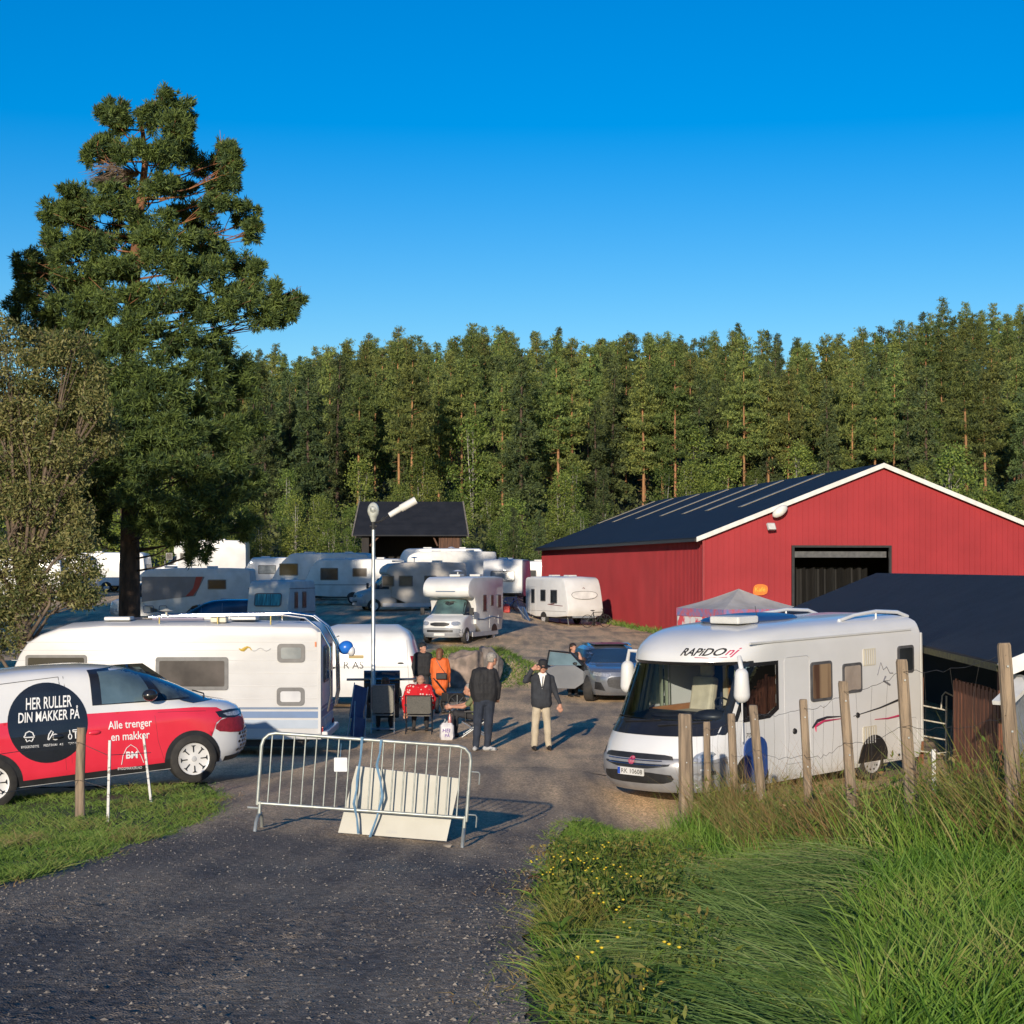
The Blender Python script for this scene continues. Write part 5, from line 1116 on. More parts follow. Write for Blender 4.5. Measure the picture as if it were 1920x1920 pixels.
# ------------------------------------------------------------ silver SUV with open door
def suv():
    a = math.atan2(-.99, .14); wy = 49.; wx = gx(1106, wy); h = Vector((math.cos(a), math.sin(a))); lf = Vector((-h.y, h.x))
    c = Vector((wx, wy))-h*1.46+lf*.80
    t = thing('suv_car', 'silver and blue reflecting SUV with its front passenger door wide open', 'car', (c.x+.05, c.y, .0), a); t.scale = (.95, .95, .91)
    def xf(z): return interp([(.22, 2.3), (.35, 2.42), (.7, 2.45), (.9, 2.38), (.98, 2.2), (1.05, 1.75), (1.1, 1.25), (1.35, .7), (1.52, .3), (1.6, -.1), (1.63, -.6)], z)
    def xr_(z): return interp([(.22, -2.35), (.5, -2.45), (1.0, -2.4), (1.2, -2.25), (1.5, -1.8), (1.6, -1.4), (1.63, -1.0)], z)
    def w_(z): return interp([(.22, .9), (.5, .965), (.9, .96), (1.05, .93), (1.35, .80), (1.52, .70), (1.6, .55), (1.63, .2)], z)
    Hl = Hull(xf, xr_, w_, .85, 2.6, .5, 2.6)
    SV = pm('silver_car_paint', (.25, .26, .28), (.2, .21, .23), 2, .25, metal=.5, coat=.8)
    body = Hl.mesh([.22, .3, .4, .55, .7, .82, .9, .95, .98, 1.02, 1.05, 1.08, 1.1, 1.18, 1.27, 1.35, 1.44, 1.52, 1.56, 1.6, 1.62, 1.63], nm=22).build('body', SV, t, smooth=40)
    m = MB(); z_ = [1.13, 1.25, 1.4, 1.5]; patch(m, [(-w_(z)*.9, z) for z in z_]+[(w_(z)*.9, z) for z in z_[::-1]], Hl.front(.008), .08); m.build('windscreen', pm('blue_windscreen', (.03, .06, .10), None, 1, .04), t, fix=False)
    m = MB(); m.box((-.5, 0, 1.62), (1.3, 1.0, .03)); m.build('glass_roof', BLACKP, t, bevel=.01)
    for sg in (-1, 1):
        m = MB(); patch(m, [(.95, 1.08), (.35, 1.46), (-1.5, 1.46), (-1.95, 1.12)], Hl.side(sg, .008), .1); m.build('side_window', PANE, t, fix=False)
        m = MB(); m.tube([(.1, sg*.60, 1.585), (-.4, sg*.60, 1.64), (-1.4, sg*.58, 1.58)], .018, 6); m.build('roof_rail', CHROME, t)
        for x in (1.46, -1.46):
            m = MB(); patch(m, [(x+.42*math.cos(PI*k/14), .36+.42*math.sin(PI*k/14)) for k in range(15)]+[(x-.42, .23), (x+.42, .23)], Hl.side(sg, .008), .12); m.build('wheel_arch', DARK, t, fix=False)
            wheel(t, x+(.05 if x > 0 else 0), sg*1.0, .375, .26, 'turbine', steer=(R(-24) if x > 0 else 0))
        m = MB(); patch(m, [(sg*.42, .86), (sg*.88, .90), (sg*.90, .80), (sg*.5, .76)], Hl.front(.012), .06); m.build('headlight', LAMPG, t, fix=False)
        m = MB(); patch(m, [(sg*.6, .36), (sg*.86, .40), (sg*.86, .62), (sg*.72, .60)], Hl.front(.012), .06); m.build('side_intake', DARK, t, fix=False)
        m = MB(); patch(m, [(-1.9, .25), (1.9, .25), (1.9, .33), (-1.9, .33)], Hl.side(sg, .01), .12); m.build('sill', DARK, t, fix=False)
    m = MB(); patch(m, smooth_poly([(-.5, .42), (.5, .42), (.58, .70), (.42, .78), (-.42, .78), (-.58, .70)], 1), Hl.front(.012), .08); m.build('grille', pm('dark_grille', (.05, .05, .055), (.03, .03, .03), 30, .4), t, fix=False)
    m = MB(); m.box((.35, -.955, .75), (1.1, .012, .85)); m.build('door_opening', BLACKM, t)
    # open door: hinged at x=.95 on the right side, swung out
    dn = bpy.data.objects.new('front_door', None)
    ang = R(-68)
    def D(u, v, w2):      # u back along the door from the hinge
        x = .92-u*math.cos(ang); y = -.96+u*math.sin(ang); return (x-w2*math.sin(ang)*-1, y-w2*math.cos(ang), v)
    m = MB(); m.plate(smooth_poly([(0, .32), (1.02, .32), (1.08, .7), (1.08, 1.02), (0, 1.04)], 1), .07, D); dr = m.build('front_door', SV, t, bevel=.015)
    fr = [(.0, 1.04), (.35, 1.40), (1.0, 1.46), (1.08, 1.02)]
    m = MB(); m.tube([D(u, v, .035) for u, v in fr], .03, 6); m.build('window_frame', BLACKP, dr)
    m = MB(); m.plate([(.05, 1.03), (.37, 1.37), (.97, 1.43), (1.05, 1.02)], .01, lambda u, v, w2: D(u, v, w2+.03)); m.build('door_glass', pm('van_side_glass', (.16, .24, .28)), dr)
    m = MB(); m.ball(D(.15, 1.08, .16), (.12, .12, .08)); m.build('wing_mirror', BLACKP, dr, smooth=60)
    return t
suv()
# ------------------------------------------------------------ the big motorhome on the right
def big_motorhome():
    h = Vector((-.72, -.694)); lf = Vector((.694, -.72)); K = 1.05; c = Vector((7.18, 31.5))+h*2.95*K-lf*1.16
    t = thing('motorhome', 'big white integrated motorhome with a wide windscreen and silver bumper behind the fence posts', 'motorhome', (c.x, c.y, .0), math.atan2(h.y, h.x), pitch=R(-1.6)); t.scale = (K, 1, 1)
    Fm = Frame_(t)
    def xf(z): return interp([(.20, 2.80), (.30, 2.92), (.40, 2.98), (.6, 3.02), (.74, 3.0), (.76, 2.97), (.95, 2.9), (1.10, 2.80), (1.30, 2.64), (2.17, 2.22), (2.20, 2.26), (2.30, 2.24), (2.42, 2.14), (2.55, 1.95), (2.64, 1.70), (2.70, 1.35), (2.73, .9), (2.75, .3)], z)
    def xr_(z): return interp([(.3, -2.95), (2.4, -2.95), (2.6, -2.88), (2.68, -2.78), (2.75, -2.4)], z)
    def w_(z): return interp([(.22, 1.08), (.3, 1.12), (.45, 1.15), (2.45, 1.15), (2.58, 1.12), (2.66, 1.04), (2.72, .85), (2.75, .4)], z)
    Hl = Hull(xf, xr_, w_, 1.15, 2.5, .12, 4)
    def skip(x, y, z):
        if 1.30 < z < 2.17 and x > Hl.X(1.02, z)-.02 and x > 1.3: return True
        if 1.38 < z < 2.10 and abs(y) > 1.0 and 1.0 < x < 1.66: return True
        return False
    WH = pm('motorhome_white', (.70, .70, .70), (.64, .64, .63), 1.2, .25, coat=.4, bump=.015, bscale=2.5)
    Hl.mesh([.24, .30, .35, .40, .5, .6, .74, .76, .85, .95, 1.02, 1.10, 1.2, 1.30, 1.38, 1.5, 1.65, 1.8, 1.95, 2.10, 2.17, 2.20, 2.25, 2.30, 2.36, 2.42, 2.48, 2.55, 2.6, 2.64, 2.67, 2.70, 2.72, 2.735, 2.75], skip, nf=14, nm=36).build('body', WH, t, smooth=45)
    m = MB(); patch(m, [(-1.08, .24), (1.08, .24), (1.14, .74), (.8, .78), (-.8, .78), (-1.14, .74)], Hl.front(.012), .09); m.build('bumper', SILVER, t, smooth=180, fix=False)
    for sg in (-1, 1): m = MB(); patch(m, [(2.1, .25), (2.6, .25), (2.4, .74), (2.15, .78)], Hl.side(sg, .012), .09); m.build('bumper_corner', SILVER, t, smooth=180, fix=False)
    m = MB(); patch(m, smooth_poly([(-.62, .62), (.62, .62), (.72, .80), (.5, .84), (-.5, .84), (-.72, .80)], 1), Hl.front(.018), .09); m.build('grille', DARK, t, fix=False)
    m = MB(); 
    for z in (.67, .74): m.tube([Hl.front(.025)(-.55+.11*i, z) for i in range(11)], .008, 4)
    m.build('grille_bar', CHROME, t)
    m = MB(); patch(m, smooth_poly([(-.80, .52), (-.5, .40), (.5, .40), (.80, .52), (.62, .36), (-.62, .36)], 1) if False else smooth_poly([(-.72, .44), (-.66, .56), (.66, .56), (.72, .44), (.5, .38), (-.5, .38)], 1), Hl.front(.02), .09); m.build('air_intake', DARK, t, fix=False)
    m = MB(); patch(m, circle(0, .73, .065, 20), Hl.front(.03), .1); m.build('badge', pm('crimson_badge', (.4, .01, .06), (.5, .2, .25), 30, .2), t, fix=False)
    pl = MB(); pl.plate(rrect(-.27, .50, .27, .615, .01), .012, lambda u, v, w2: (Hl.xf(.55)+.03+w2, u, v)); plate = pl.build('number_plate', TRIM, t)
    m = MB(); text_into(m, 'RK 10608', lambda u, v: (Hl.xf(.55)+.046, u, v), -.19, .525, .43, height=.07); m.build('plate_lettering', BLACKP, plate, fix=False)
    m = MB(); m.plate(rrect(-.265, .505, -.215, .61, .005), .003, lambda u, v, w2: (Hl.xf(.55)+.0445+w2, u, v)); m.build('blue_band', pm('blue_band', (.02, .08, .45)), plate)
    for sg in (-1, 1):
        m = MB(); patch(m, smooth_poly([(sg*.88, .70), (sg*1.04, .72), (sg*1.10, .86), (sg*.95, .88)], 1), Hl.front(.02), .05); m.build('headlight', LAMPG, t, fix=False)
        m = MB(); patch(m, circle(sg*.98, .50, .06, 16), Hl.front(.025), .05); m.build('fog_lamp', LAMPG, t, fix=False)
    # windscreen surround and glass
    zz = [1.30, 1.5, 1.75, 2.0, 2.17]
    m = MB(); patch(m, [(-1.10, 1.10), (1.10, 1.10), (1.12, 1.31), (-1.12, 1.31)], Hl.front(.010), .08); m.build('black_cowl', BLACKP, t, smooth=180, fix=False)
    out = [(-1.125, z) for z in [1.28]+zz[1:-1]+[2.20]]+[(1.125, z) for z in ([1.28]+zz[1:-1]+[2.20])[::-1]]
    inn = rrect(-1.03, 1.32, 1.03, 2.15, .06)
    m = MB(); patch(m, out, Hl.front(.014), .06, [inn]); m.build('windscreen_surround', BLACKP, t, smooth=180, fix=False)
    m = MB(); patch(m, inn, Hl.front(.004), .06); m.build('windscreen', CLEAR, t, smooth=180, fix=False)
    for (y0, z0, y1, z1) in ((-.5, 1.27, .25, 1.33), (.25, 1.25, .95, 1.31)):
        m = MB(); m.tube([Vector(Hl.front(.03)(lerp(y0, y1, k/8), lerp(z0, z1, k/8))) for k in range(9)], .012, 5); m.build('wiper', DARK, t)
    # cab side windows
    for sg in (-1, 1):
        o_ = [(.93, 2.17), (.93, 1.40), (1.15, 1.28), (1.80, 1.26), (1.80, 2.17)]; i_ = [(1.0, 2.11), (1.0, 1.46), (1.2, 1.35), (1.68, 1.34), (1.68, 2.11)]
        m = MB(); patch(m, o_, Hl.side(sg, .010), .08, [i_]); m.build('cab_window_frame', BLACKP, t, fix=False)
        m = MB(); patch(m, i_, Hl.side(sg, .006), .08); m.build('cab_window', TINT, t, fix=False)
    # interior
    WD = pm('cab_wood', (.42, .19, .08), (.34, .15, .06), 3, .5, stretch=(1, 1, 5)); BG = pm('beige_upholstery', (.50, .44, .33), (.4, .35, .26), 6, .8); CUR = pm('pale_green_curtain', (.45, .50, .36), (.30, .34, .24), 1, .85, stretch=(14, 14, .3))
    m = MB(); m.box((.3, .72, 1.45), (.06, .75, .95)); m.box((.3, -.15, 1.3), (.06, .45, .7)); m.box((.9, -1.06, 1.15), (1.4, .06, .4)); it = m.build('wood_panel', WD, t)
    m = MB(); m.box((.1, 0, 1.4), (.06, 2.2, 2.2)); m.box((1.0, 0, .55), (3.0, 2.2, .06)); m.build('dark_bulkhead', pm('cab_dark_blue', (.012, .02, .05), (.008, .012, .03), 2, .7), t)
    m = MB(); m.box((.34, .28, 1.6), (.05, .10, 1.2)); m.box((.34, -.42, 1.6), (.05, .08, 1.2)); m.build('cream_post', BG, t)
    for y in (.5, -.55):
        m = MB(); m.box((1.0, y, 1.22), (.5, .5, .16)); m.box((.74, y, 1.52), (.16, .46, .62), M=Euler((0, R(-12), 0)).to_matrix()); m.box((.64, y, 1.93), (.12, .26, .22)); m.build('seat', BG, t, bevel=.05)
    m = MB(); m.add([(2.1, -1.0, 1.28), (2.1, 1.0, 1.28), (1.5, 1.0, 1.34), (1.5, -1.0, 1.34), (1.42, -1.0, 1.1), (1.42, 1.0, 1.1), (2.4, 1.0, 1.15), (2.4, -1.0, 1.15)], [(0, 1, 2, 3), (3, 2, 5, 4), (0, 7, 6, 1)])
    m.ball((1.75, .5, 1.33), (.25, .3, .10)); m.ball((1.8, -.3, 1.31), (.3, .35, .06)); m.build('dashboard', DARK, t, smooth=60)
    M_ = Euler((0, R(-55), 0)).to_matrix(); m = MB(); m.tube([Vector((1.42, .5, 1.44))+M_ @ Vector((.19*math.cos(a), .19*math.sin(a), 0)) for a in [2*PI*k/20 for k in range(21)]], .016, 6)
    m.bar(Vector((1.42, .5, 1.44))+M_ @ Vector((0, -.19, 0)), Vector((1.42, .5, 1.44))+M_ @ Vector((0, .19, 0)), .03); m.tube([(1.42, .5, 1.44), (1.7, .5, 1.3)], .03, 6); m.build('steering_wheel', DARK, t, smooth=60)
    for sg in (-1, 1):
        m = MB(); pts = [(Hl.X(1.0, 1.6)-.12+.025*math.sin(k*1.9)-k*.035, sg*(1.0+.03*math.cos(k*2.1))) for k in range(11)]
        for k in range(10): a, b = pts[k], pts[k+1]; m.add([(a[0], a[1], 1.32), (b[0], b[1], 1.32), (b[0]-.2, b[1]*.98, 2.14), (a[0]-.2, a[1]*.98, 2.14)], [(0, 1, 2, 3)])
        m.build('curtain', CUR, t, smooth=180)
        m = MB(); 
        for k in range(5): a = .95+k*.06; m.add([(a, sg*1.08, 1.35), (a+.06, sg*(1.05+.03*(k % 2)), 1.35), (a+.06, sg*(1.05+.03*(k % 2)), 2.1), (a, sg*1.08, 2.1)], [(0, 1, 2, 3)])
        m.build('curtain', CUR, t, smooth=180)
    m = MB(); patch(m, rrect(-.98, 1.62, -.74, 1.68, .01), Hl.front(-.02), .1); m.build('windscreen_sticker', TRIM, t, fix=False)
    # header lettering
    S = Hl.front(.010)
    m = MB(); text_into(m, 'RAPiDO', S, .30, 2.30, .62, .3, .02, .115); m.build('brand_lettering', DARK, t, fix=False)
    m = MB(); m.tube([S(y, z) for y, z in ((.55, 2.275), (.75, 2.265), (.95, 2.275))], .005, 4); text_into(m, 'nj', S, .92, 2.27, .12, .4, .01, .14); m.build('red_lettering', pm('crimson_lettering', (.55, .04, .12), None, 4, .4), t, fix=False)
    # side: windows, vents, decals, wheels
    SD = lambda u, v, w2: (u, 1.15+w2, v)
    def px(a, b): return Fm.side(a, b, 1.15)
    def wn(x0, y0, x1, y1, pane):
        p, q = px(x0, (y0+y1)/2), px(x1, (y0+y1)/2); z0 = px((x0+x1)/2, y1)[1]; z1 = px((x0+x1)/2, y0)[1]
        return win(t, q[0], z0, p[0], z1, SD, pane, b=.045, r=.06, frame=FRAME)
    wn(1519, 1240, 1559, 1314, pm('curtained_brown_window', (.30, .21, .13), (.09, .05, .035), 2.2, .15, stretch=(2.5, 1, .15), contrast=(.4, .6))); wn(1579, 1243, 1615, 1299, pm('tan_blind_window', (.38, .32, .27), (.3, .25, .21), 4, .15)); wn(1682, 1210, 1712, 1262, PANE)
    def vent(x0, y0, x1, y1):
        p, q = px(x0, (y0+y1)/2), px(x1, (y0+y1)/2); z0 = px(x0, y1)[1]; z1 = px(x0, y0)[1]
        m = MB(); m.plate(rrect(q[0], z0, p[0], z1, .02), .012, SD); v = m.build('vent', CREAM, t)
        m = MB()
        for k in range(5): x = lerp(q[0], p[0], (k+.7)/5.4); m.box((x, 1.165, (z0+z1)/2), (.012, .01, (z1-z0)*.86))
        m.build('vent_slots', GREYW, v)
    vent(1618, 1217, 1641, 1249); vent(1618, 1363, 1643, 1398)
    def dec(pts, r, mt, nm):
        P = [px(*p) for p in pts]; m = MB(); m.tube([(x, 1.154, z) for x, z in P], r, 4); m.build(nm, mt, t)
    CR = MATS['crimson_lettering']; GD = pm('grey_decal', (.16, .16, .18), None, 4, .4)
    dec([(1523, 1365), (1532, 1352), (1550, 1345), (1580, 1343)], [.018, .03, .02, .006], DARK, 'side_swoosh'); dec([(1530, 1372), (1528, 1362), (1545, 1352), (1580, 1347)], [.006, .03, .02, .006], CR, 'red_swoosh'); dec([(1640, 1349), (1665, 1347), (1685, 1342)], [.006, .015, .02], CR, 'red_swoosh'); dec([(1600, 1343), (1650, 1327), (1690, 1310)], [.006, .014, .022], DARK, 'side_swoosh')
    dec([(1645, 1266), (1651, 1242), (1656, 1256), (1662, 1250), (1668, 1262), (1674, 1262)], .008, GD, 'side_sketch'); dec([(1660, 1268), (1656, 1276), (1668, 1284)], .02, GD, 'side_sketch')
    m = MB(); p = px(1424, 1370); text_into(m, '7090F', lambda u, v: (1.72-u, 1.156, v), 0, 1.02, .3, .2, 0, .07); m.build('model_lettering', DARK, t, fix=False)
    for (a, b) in ((1490, 1371), (1608, 1341)): q = px(a, b); m = MB(); m.lathe([(.001, .02), (.04, .02), (.05, 0)], 16, Matrix.Rotation(-PI/2, 3, 'X'), (q[0], 1.15, q[1])); m.build('lock', DARK, t)
    for (x0, z0, x1, z1) in ((.15, .5, .78, 2.2), (-2.75, .5, -2.2, .95)):
        P = rrect(x0, z0, x1, z1, .08); m = MB(); m.tube([(u, 1.151, v) for u, v in P+P[:1]], .006, 4); m.build('door_gap', GREYW, t)
    m = MB(); m.box((-.5, 1.155, 2.47), (4.2, .03, .035)); m.build('rain_gutter', WHITE2, t, bevel=.008)
    for (y) in (-.95, .95):
        m = MB(); m.tube([(-.9, y, 2.70), (-1.3, y, 2.77), (-1.9, y, 2.81), (-2.5, y, 2.77), (-2.8, y, 2.68)], .032, 8); m.tube([(-1.9, y, 2.68), (-1.9, y, 2.80)], .018, 6); m.build('roof_rail', WH, t, smooth=60)
    m = MB(); m.ball((.1, -.1, 2.76), (1.0, .6, .10), 20, 8); m.build('blue_roof_pod', pm('blue_roof_cover', (.03, .08, .22), None, 2, .3), t, smooth=60)
    m = MB(); m.box((.95, .3, 2.80), (.5, .6, .12)); m.build('roof_hatch', WHITE2, t, bevel=.03)
    m = MB(); m.tube([(.5, .4, 2.75), (.55, .4, 3.0)], .006, 4); m.build('antenna', DARK, t)
    for sg in (-1, 1):
        for x, r_ in ((1.62, .42), (-1.5, .40)):
            m = MB(); patch(m, [(x+r_*math.cos(PI*k/14), .34+r_*1.05*math.sin(PI*k/14)) for k in range(15)]+[(x-r_, .31), (x+r_, .31)], Hl.side(sg, .014), .12); m.build('wheel_arch', DARK, t, fix=False)
            wheel(t, x, sg*1.13, .33, .2, 'steel')
    m = MB(); m.plate(rrect(1.25, .30, 1.78, 1.02, .2), .03, SD); m.build('blue_wheel_cover', pm('blue_cover', (.02, .07, .26), (.015, .05, .2), 3, .5, bump=.3), t)
    # mirrors
    def P_mir(y, x, nm):
        m = MB(); m.capsule((x, y, 2.03), (x, y, 1.72), .105, .125, 14); m.build('wing_mirror', WH, t, smooth=180)
        m = MB(); m.tube([(x-.15, y*.88, 2.28), (x, y*.97, 2.30), (x, y, 2.12)], .035, 6); m.build('mirror_arm', WH, t, smooth=60); m = MB(); m.tube([(x, y, 1.62), (x-.02, y*.99, 1.0)], .012, 5); m.build('mirror_stay', WH, t, smooth=60)
    P_mir(1.34, 2.02, 'l'); P_mir(-1.27, 1.75, 'r')
    m = MB(); m.box((-.2, 0, .36), (4.6, 1.9, .2)); m.build('chassis', DARK, t)
    # rear lamp line and corner trim
    m = MB(); m.box((-2.93, 1.10, 1.45), (.07, .08, 1.9)); m.build('rear_corner_trim', WHITE2, t, bevel=.02)
    print('motorhome centre', c)
big_motorhome()
# ------------------------------------------------------------ people
SKIN = pm('skin', (.48, .25, .17), (.42, .20, .13), 9, .55)
HAIRG = pm('grey_hair', (.36, .33, .29), (.22, .20, .18), 30, .8, bump=.6, bscale=60); HAIRB = pm('auburn_hair', (.20, .08, .035), (.11, .045, .02), 20, .6, bump=.5)
def person(label, loc, prims, mats, rz=0, vox=.012, group=None, fold=.006):
    """prims: (kind, p, q, r1, r2, slot); one continuous remeshed body"""
    mb = MB()
    for (p, q, r1, r2, sl) in prims: mb.capsule(p, q, r1, r2, 10)
    tor = [pr for pr in prims if pr[4] == 1 and abs(pr[0][2]-pr[1][2]) < .005 and abs(pr[0][1]-pr[1][1]) < .04 and abs(pr[0][0]-pr[1][0]) > .1] or []
    tor.sort(key=lambda q: -q[0][2]); extra = []
    for a_, b_ in zip(tor, tor[1:]):
        for f_ in (0, .35, .65, 1): A_ = Vector(a_[0]).lerp(Vector(a_[1]), f_); B_ = Vector(b_[0]).lerp(Vector(b_[1]), f_); mb.capsule(A_, B_, a_[2], b_[2], 10); extra.append((A_, B_, a_[2], b_[2], 1))
    prims = list(prims)+extra
    o = mb.build('tmp', mats[0]); rm = o.modifiers.new('r', 'REMESH'); rm.mode = 'VOXEL'; rm.voxel_size = vox
    s_ = o.modifiers.new('s', 'SMOOTH'); s_.iterations = 3; s_.factor = .5
    bpy.context.view_layer.update()
    me = bpy.data.meshes.new_from_object(o.evaluated_get(bpy.context.evaluated_depsgraph_get())); om = o.data; bpy.data.objects.remove(o); bpy.data.meshes.remove(om)
    n = len(me.vertices); V = np.empty(n*3, np.float32); me.vertices.foreach_get('co', V); V = V.reshape(-1, 3)
    D = np.full((len(prims), n), 9., np.float32)
    for i, (p, q, r1, r2, sl) in enumerate(prims):
        p = np.array(p, float); q = np.array(q, float); d = q-p; L = max(1e-6, d @ d); tt = np.clip(((V-p) @ d)/L, 0, 1)
        D[i] = np.linalg.norm(V-(p+tt[:, None]*d), axis=1)-(r1+(r2-r1)*tt)
    sl = np.array([pr[4] for pr in prims])[D.argmin(0)]
    nm = []
    Vn = np.empty(n*3, np.float32); me.vertices.foreach_get('normal', Vn); Vn = Vn.reshape(-1, 3)
    for i in range(n):
        if sl[i] in (1, 2): k = noise.noise(Vector((V[i][0]*11, V[i][1]*11, V[i][2]*7)))*fold*2; V[i] += Vn[i]*k
    me.vertices.foreach_set('co', V.reshape(-1))
    me.materials.clear()
    for m in mats: me.materials.append(m)
    mi = [int(np.bincount(sl[list(p.vertices)]).argmax()) for p in me.polygons]
    me.polygons.foreach_set('material_index', mi); me.polygons.foreach_set('use_smooth', [True]*len(mi)); me.update()
    root = thing('person', label, 'person', loc, rz, group)
    b = bpy.data.objects.new('body', me); me.name = 'body'; col.objects.link(b); b.parent = root
    return root
def head_prims(c, f, s=1.0, slot=0, neck=None):
    """f: unit facing direction (x,y); returns prims of head with nose and ears"""
    c = Vector(c); f = Vector((f[0], f[1], f[2] if len(f) > 2 else 0)).normalized(); sd = Vector((-f.y, f.x, 0)).normalized(); up = Vector((0, 0, 1))
    P = [(c-f*.02+up*.03, c+f*.012+up*.03, .088*s, .082*s, slot), (c+f*.025-up*.02, c+f*.03-up*.075, .068*s, .05*s, slot),
         (c+f*.092+up*.01, c+f*.112-up*.022, .010, .015, slot), (c+f*.085-up*.062, c+f*.088-up*.064, .018, .016, slot)]
    for k in (-1, 1): P.append((c+sd*k*.084+up*.01, c+sd*k*.088-up*.025, .016, .012, slot)); P.append((c+f*.078+sd*k*.034+up*.028, c+f*.078+sd*k*.03+up*.026, .014, .014, slot))
    if neck is not None: P.append((Vector(neck), c-f*.02-up*.06, .062, .058, slot))
    return P
def hand_prims(w_, d, s=1, slot=0, side=1, curl=.3):
    """w_: wrist, d: direction of the fingers"""
    w_ = Vector(w_); d = Vector(d).normalized(); a = d.cross(Vector((0, 1, 0)) if abs(d.y) < .8 else Vector((1, 0, 0))).normalized(); b = d.cross(a)
    P = [(w_, w_+d*.07, .028, .034, slot), (w_+a*.018+d*.03, w_+a*.024+d*.08, .024, .020, slot), (w_-a*.018+d*.03, w_-a*.024+d*.08, .024, .020, slot)]
    for i, (o, l) in enumerate(((-.034, .07), (-.012, .085), (.012, .08), (.034, .06))):
        k = w_+d*.085+a*o; m = k+d*l*.5+a*o*.25; P.append((k, m, .0105, .010, slot)); P.append((m, m+d*l*.5+b*side*l*curl, .010, .0085, slot))
    t0 = w_+a*side*.03+d*.03; P.append((t0, t0+a*side*.035+d*.035, .013, .011, slot)); P.append((t0+a*side*.035+d*.035, t0+a*side*.04+d*.07, .011, .009, slot))
    return P
def hair_cap(parent, c, f, mat, s=1.0, back=.0, low=-.02, name='hair', long=0):
    c = Vector(c); f = Vector((f[0], f[1], 0)).normalized(); m = MB(); rr = random.Random(3)
    M = Matrix.Rotation(math.atan2(f.y, f.x), 3, 'Z')
    m.ball(c-f*.022+Vector((0, 0, .045)), (.108*s, .096*s, .088*s), 20, 12, M)
    m.ball(c-f*.045+Vector((0, 0, -.005)), (.075*s, .090*s, .075*s), 16, 10, M)
    if long: m.capsule(c-f*.05, c-f*.07-Vector((0, 0, long)), .085, .075, 12)
    o = m.build(name, mat, parent, smooth=180)
    for v in o.data.vertices: v.co += Vector((1, 1, 1))*0+v.normal*noise.noise(v.co*28)*.012
    return o
def shoes(F_, d, slot=3, s=1.0):
    P = []
    for (x, y, z) in F_:
        f = Vector((d[0], d[1], 0)).normalized(); a = Vector((x, y, z)); P += [(a-f*.06+Vector((0, 0, .045)), a+f*.06+Vector((0, 0, .045)), .048, .046, slot), (a+f*.06+Vector((0, 0, .04)), a+f*.15+Vector((0, 0, .032)), .046, .034, slot)]
    return P
def V3(*a): return Vector(a)
# man with hat, facing the camera, hand at the brim
Y = 35.5; X = gx(1015, Y); z0 = hh(X, Y)+.006
BLK = pm('black_jacket', (.018, .018, .02), (.01, .01, .012), 8, .8, bump=.2); NAVY = pm('dark_navy_cardigan', (.030, .034, .042), (.02, .022, .028), 9, .85, bump=.2)
BEIGE = pm('beige_trousers', (.48, .41, .30), (.40, .34, .25), 6, .85, bump=.15); JEAN = pm('dark_jeans', (.022, .03, .05), (.014, .02, .034), 9, .85, bump=.2); SHOE = pm('dark_leather', (.02, .016, .014), None, 6, .5); SHOEG = pm('grey_trainers', (.12, .14, .17), (.4, .4, .4), 14, .7, contrast=(.55, .6))
P = head_prims((0.03, -.02, 1.60), (.05, -1), 1.0, 0, (0, .01, 1.45))
P += [(V3(-.09, 0, 1.40), V3(.09, 0, 1.40), .115, .115, 1), (V3(-.08, 0, 1.22), V3(.08, 0, 1.22), .13, .13, 1), (V3(-.07, .0, 1.02), V3(.07, .0, 1.02), .135, .135, 1), (V3(-.07, 0, .92), V3(.08, 0, .92), .13, .13, 1),
      (V3(-.17, .01, 1.41), V3(-.06, 0, 1.43), .07, .08, 1), (V3(.17, .01, 1.41), V3(.06, 0, 1.43), .07, .08, 1),
      (V3(-.19, .01, 1.40), V3(-.285, -.03, 1.42), .068, .062, 1), (V3(-.21, 0, 1.40), V3(-.31, -.06, 1.36), .068, .06, 1), (V3(-.31, -.06, 1.36), V3(-.19, -.13, 1.58), .055, .042, 1),
      (V3(.20, .01, 1.40), V3(.27, .02, 1.14), .066, .055, 1), (V3(.27, .02, 1.14), V3(.355, -.03, .92), .052, .042, 1),
      (V3(-.08, 0, .90), V3(-.12, -.01, .50), .098, .078, 2), (V3(-.12, -.01, .50), V3(-.135, .01, .10), .078, .066, 2), (V3(.08, 0, .90), V3(.12, -.01, .50), .098, .078, 2), (V3(.12, -.01, .50), V3(.14, .01, .10), .078, .066, 2)]
P += shoes([(-.14, 0, 0), (.15, 0, 0)], (.15, -1))
P += hand_prims((-.18, -.14, 1.60), (.75, -.15, .12), side=1, curl=.1) + hand_prims((.36, -.035, .90), (.12, -.1, -1), side=-1)
pr = person('man in a black hat shielding his eyes, dark cardigan and beige trousers', (X, Y, z0), P, [SKIN, NAVY, BEIGE, SHOE])
m = MB(); m.lathe([(.001, .11), (.06, .115), (.088, .09), (.095, .02), (.10, .0), (.155, -.012), (.155, -.02), (.09, -.012)], 22, Euler((R(8), R(3), 0)).to_matrix(), (.03, -.01, 1.66)); m.build('hat', BLK, pr, smooth=50)
m = MB(); m.ball((-.005, -.117, 1.622), (.034, .012, .024)); m.ball((.075, -.115, 1.622), (.034, .012, .024)); m.bar((-.05, -.10, 1.63), (.12, -.10, 1.63), .012); m.build('sunglasses', BLACKP, pr, smooth=60)
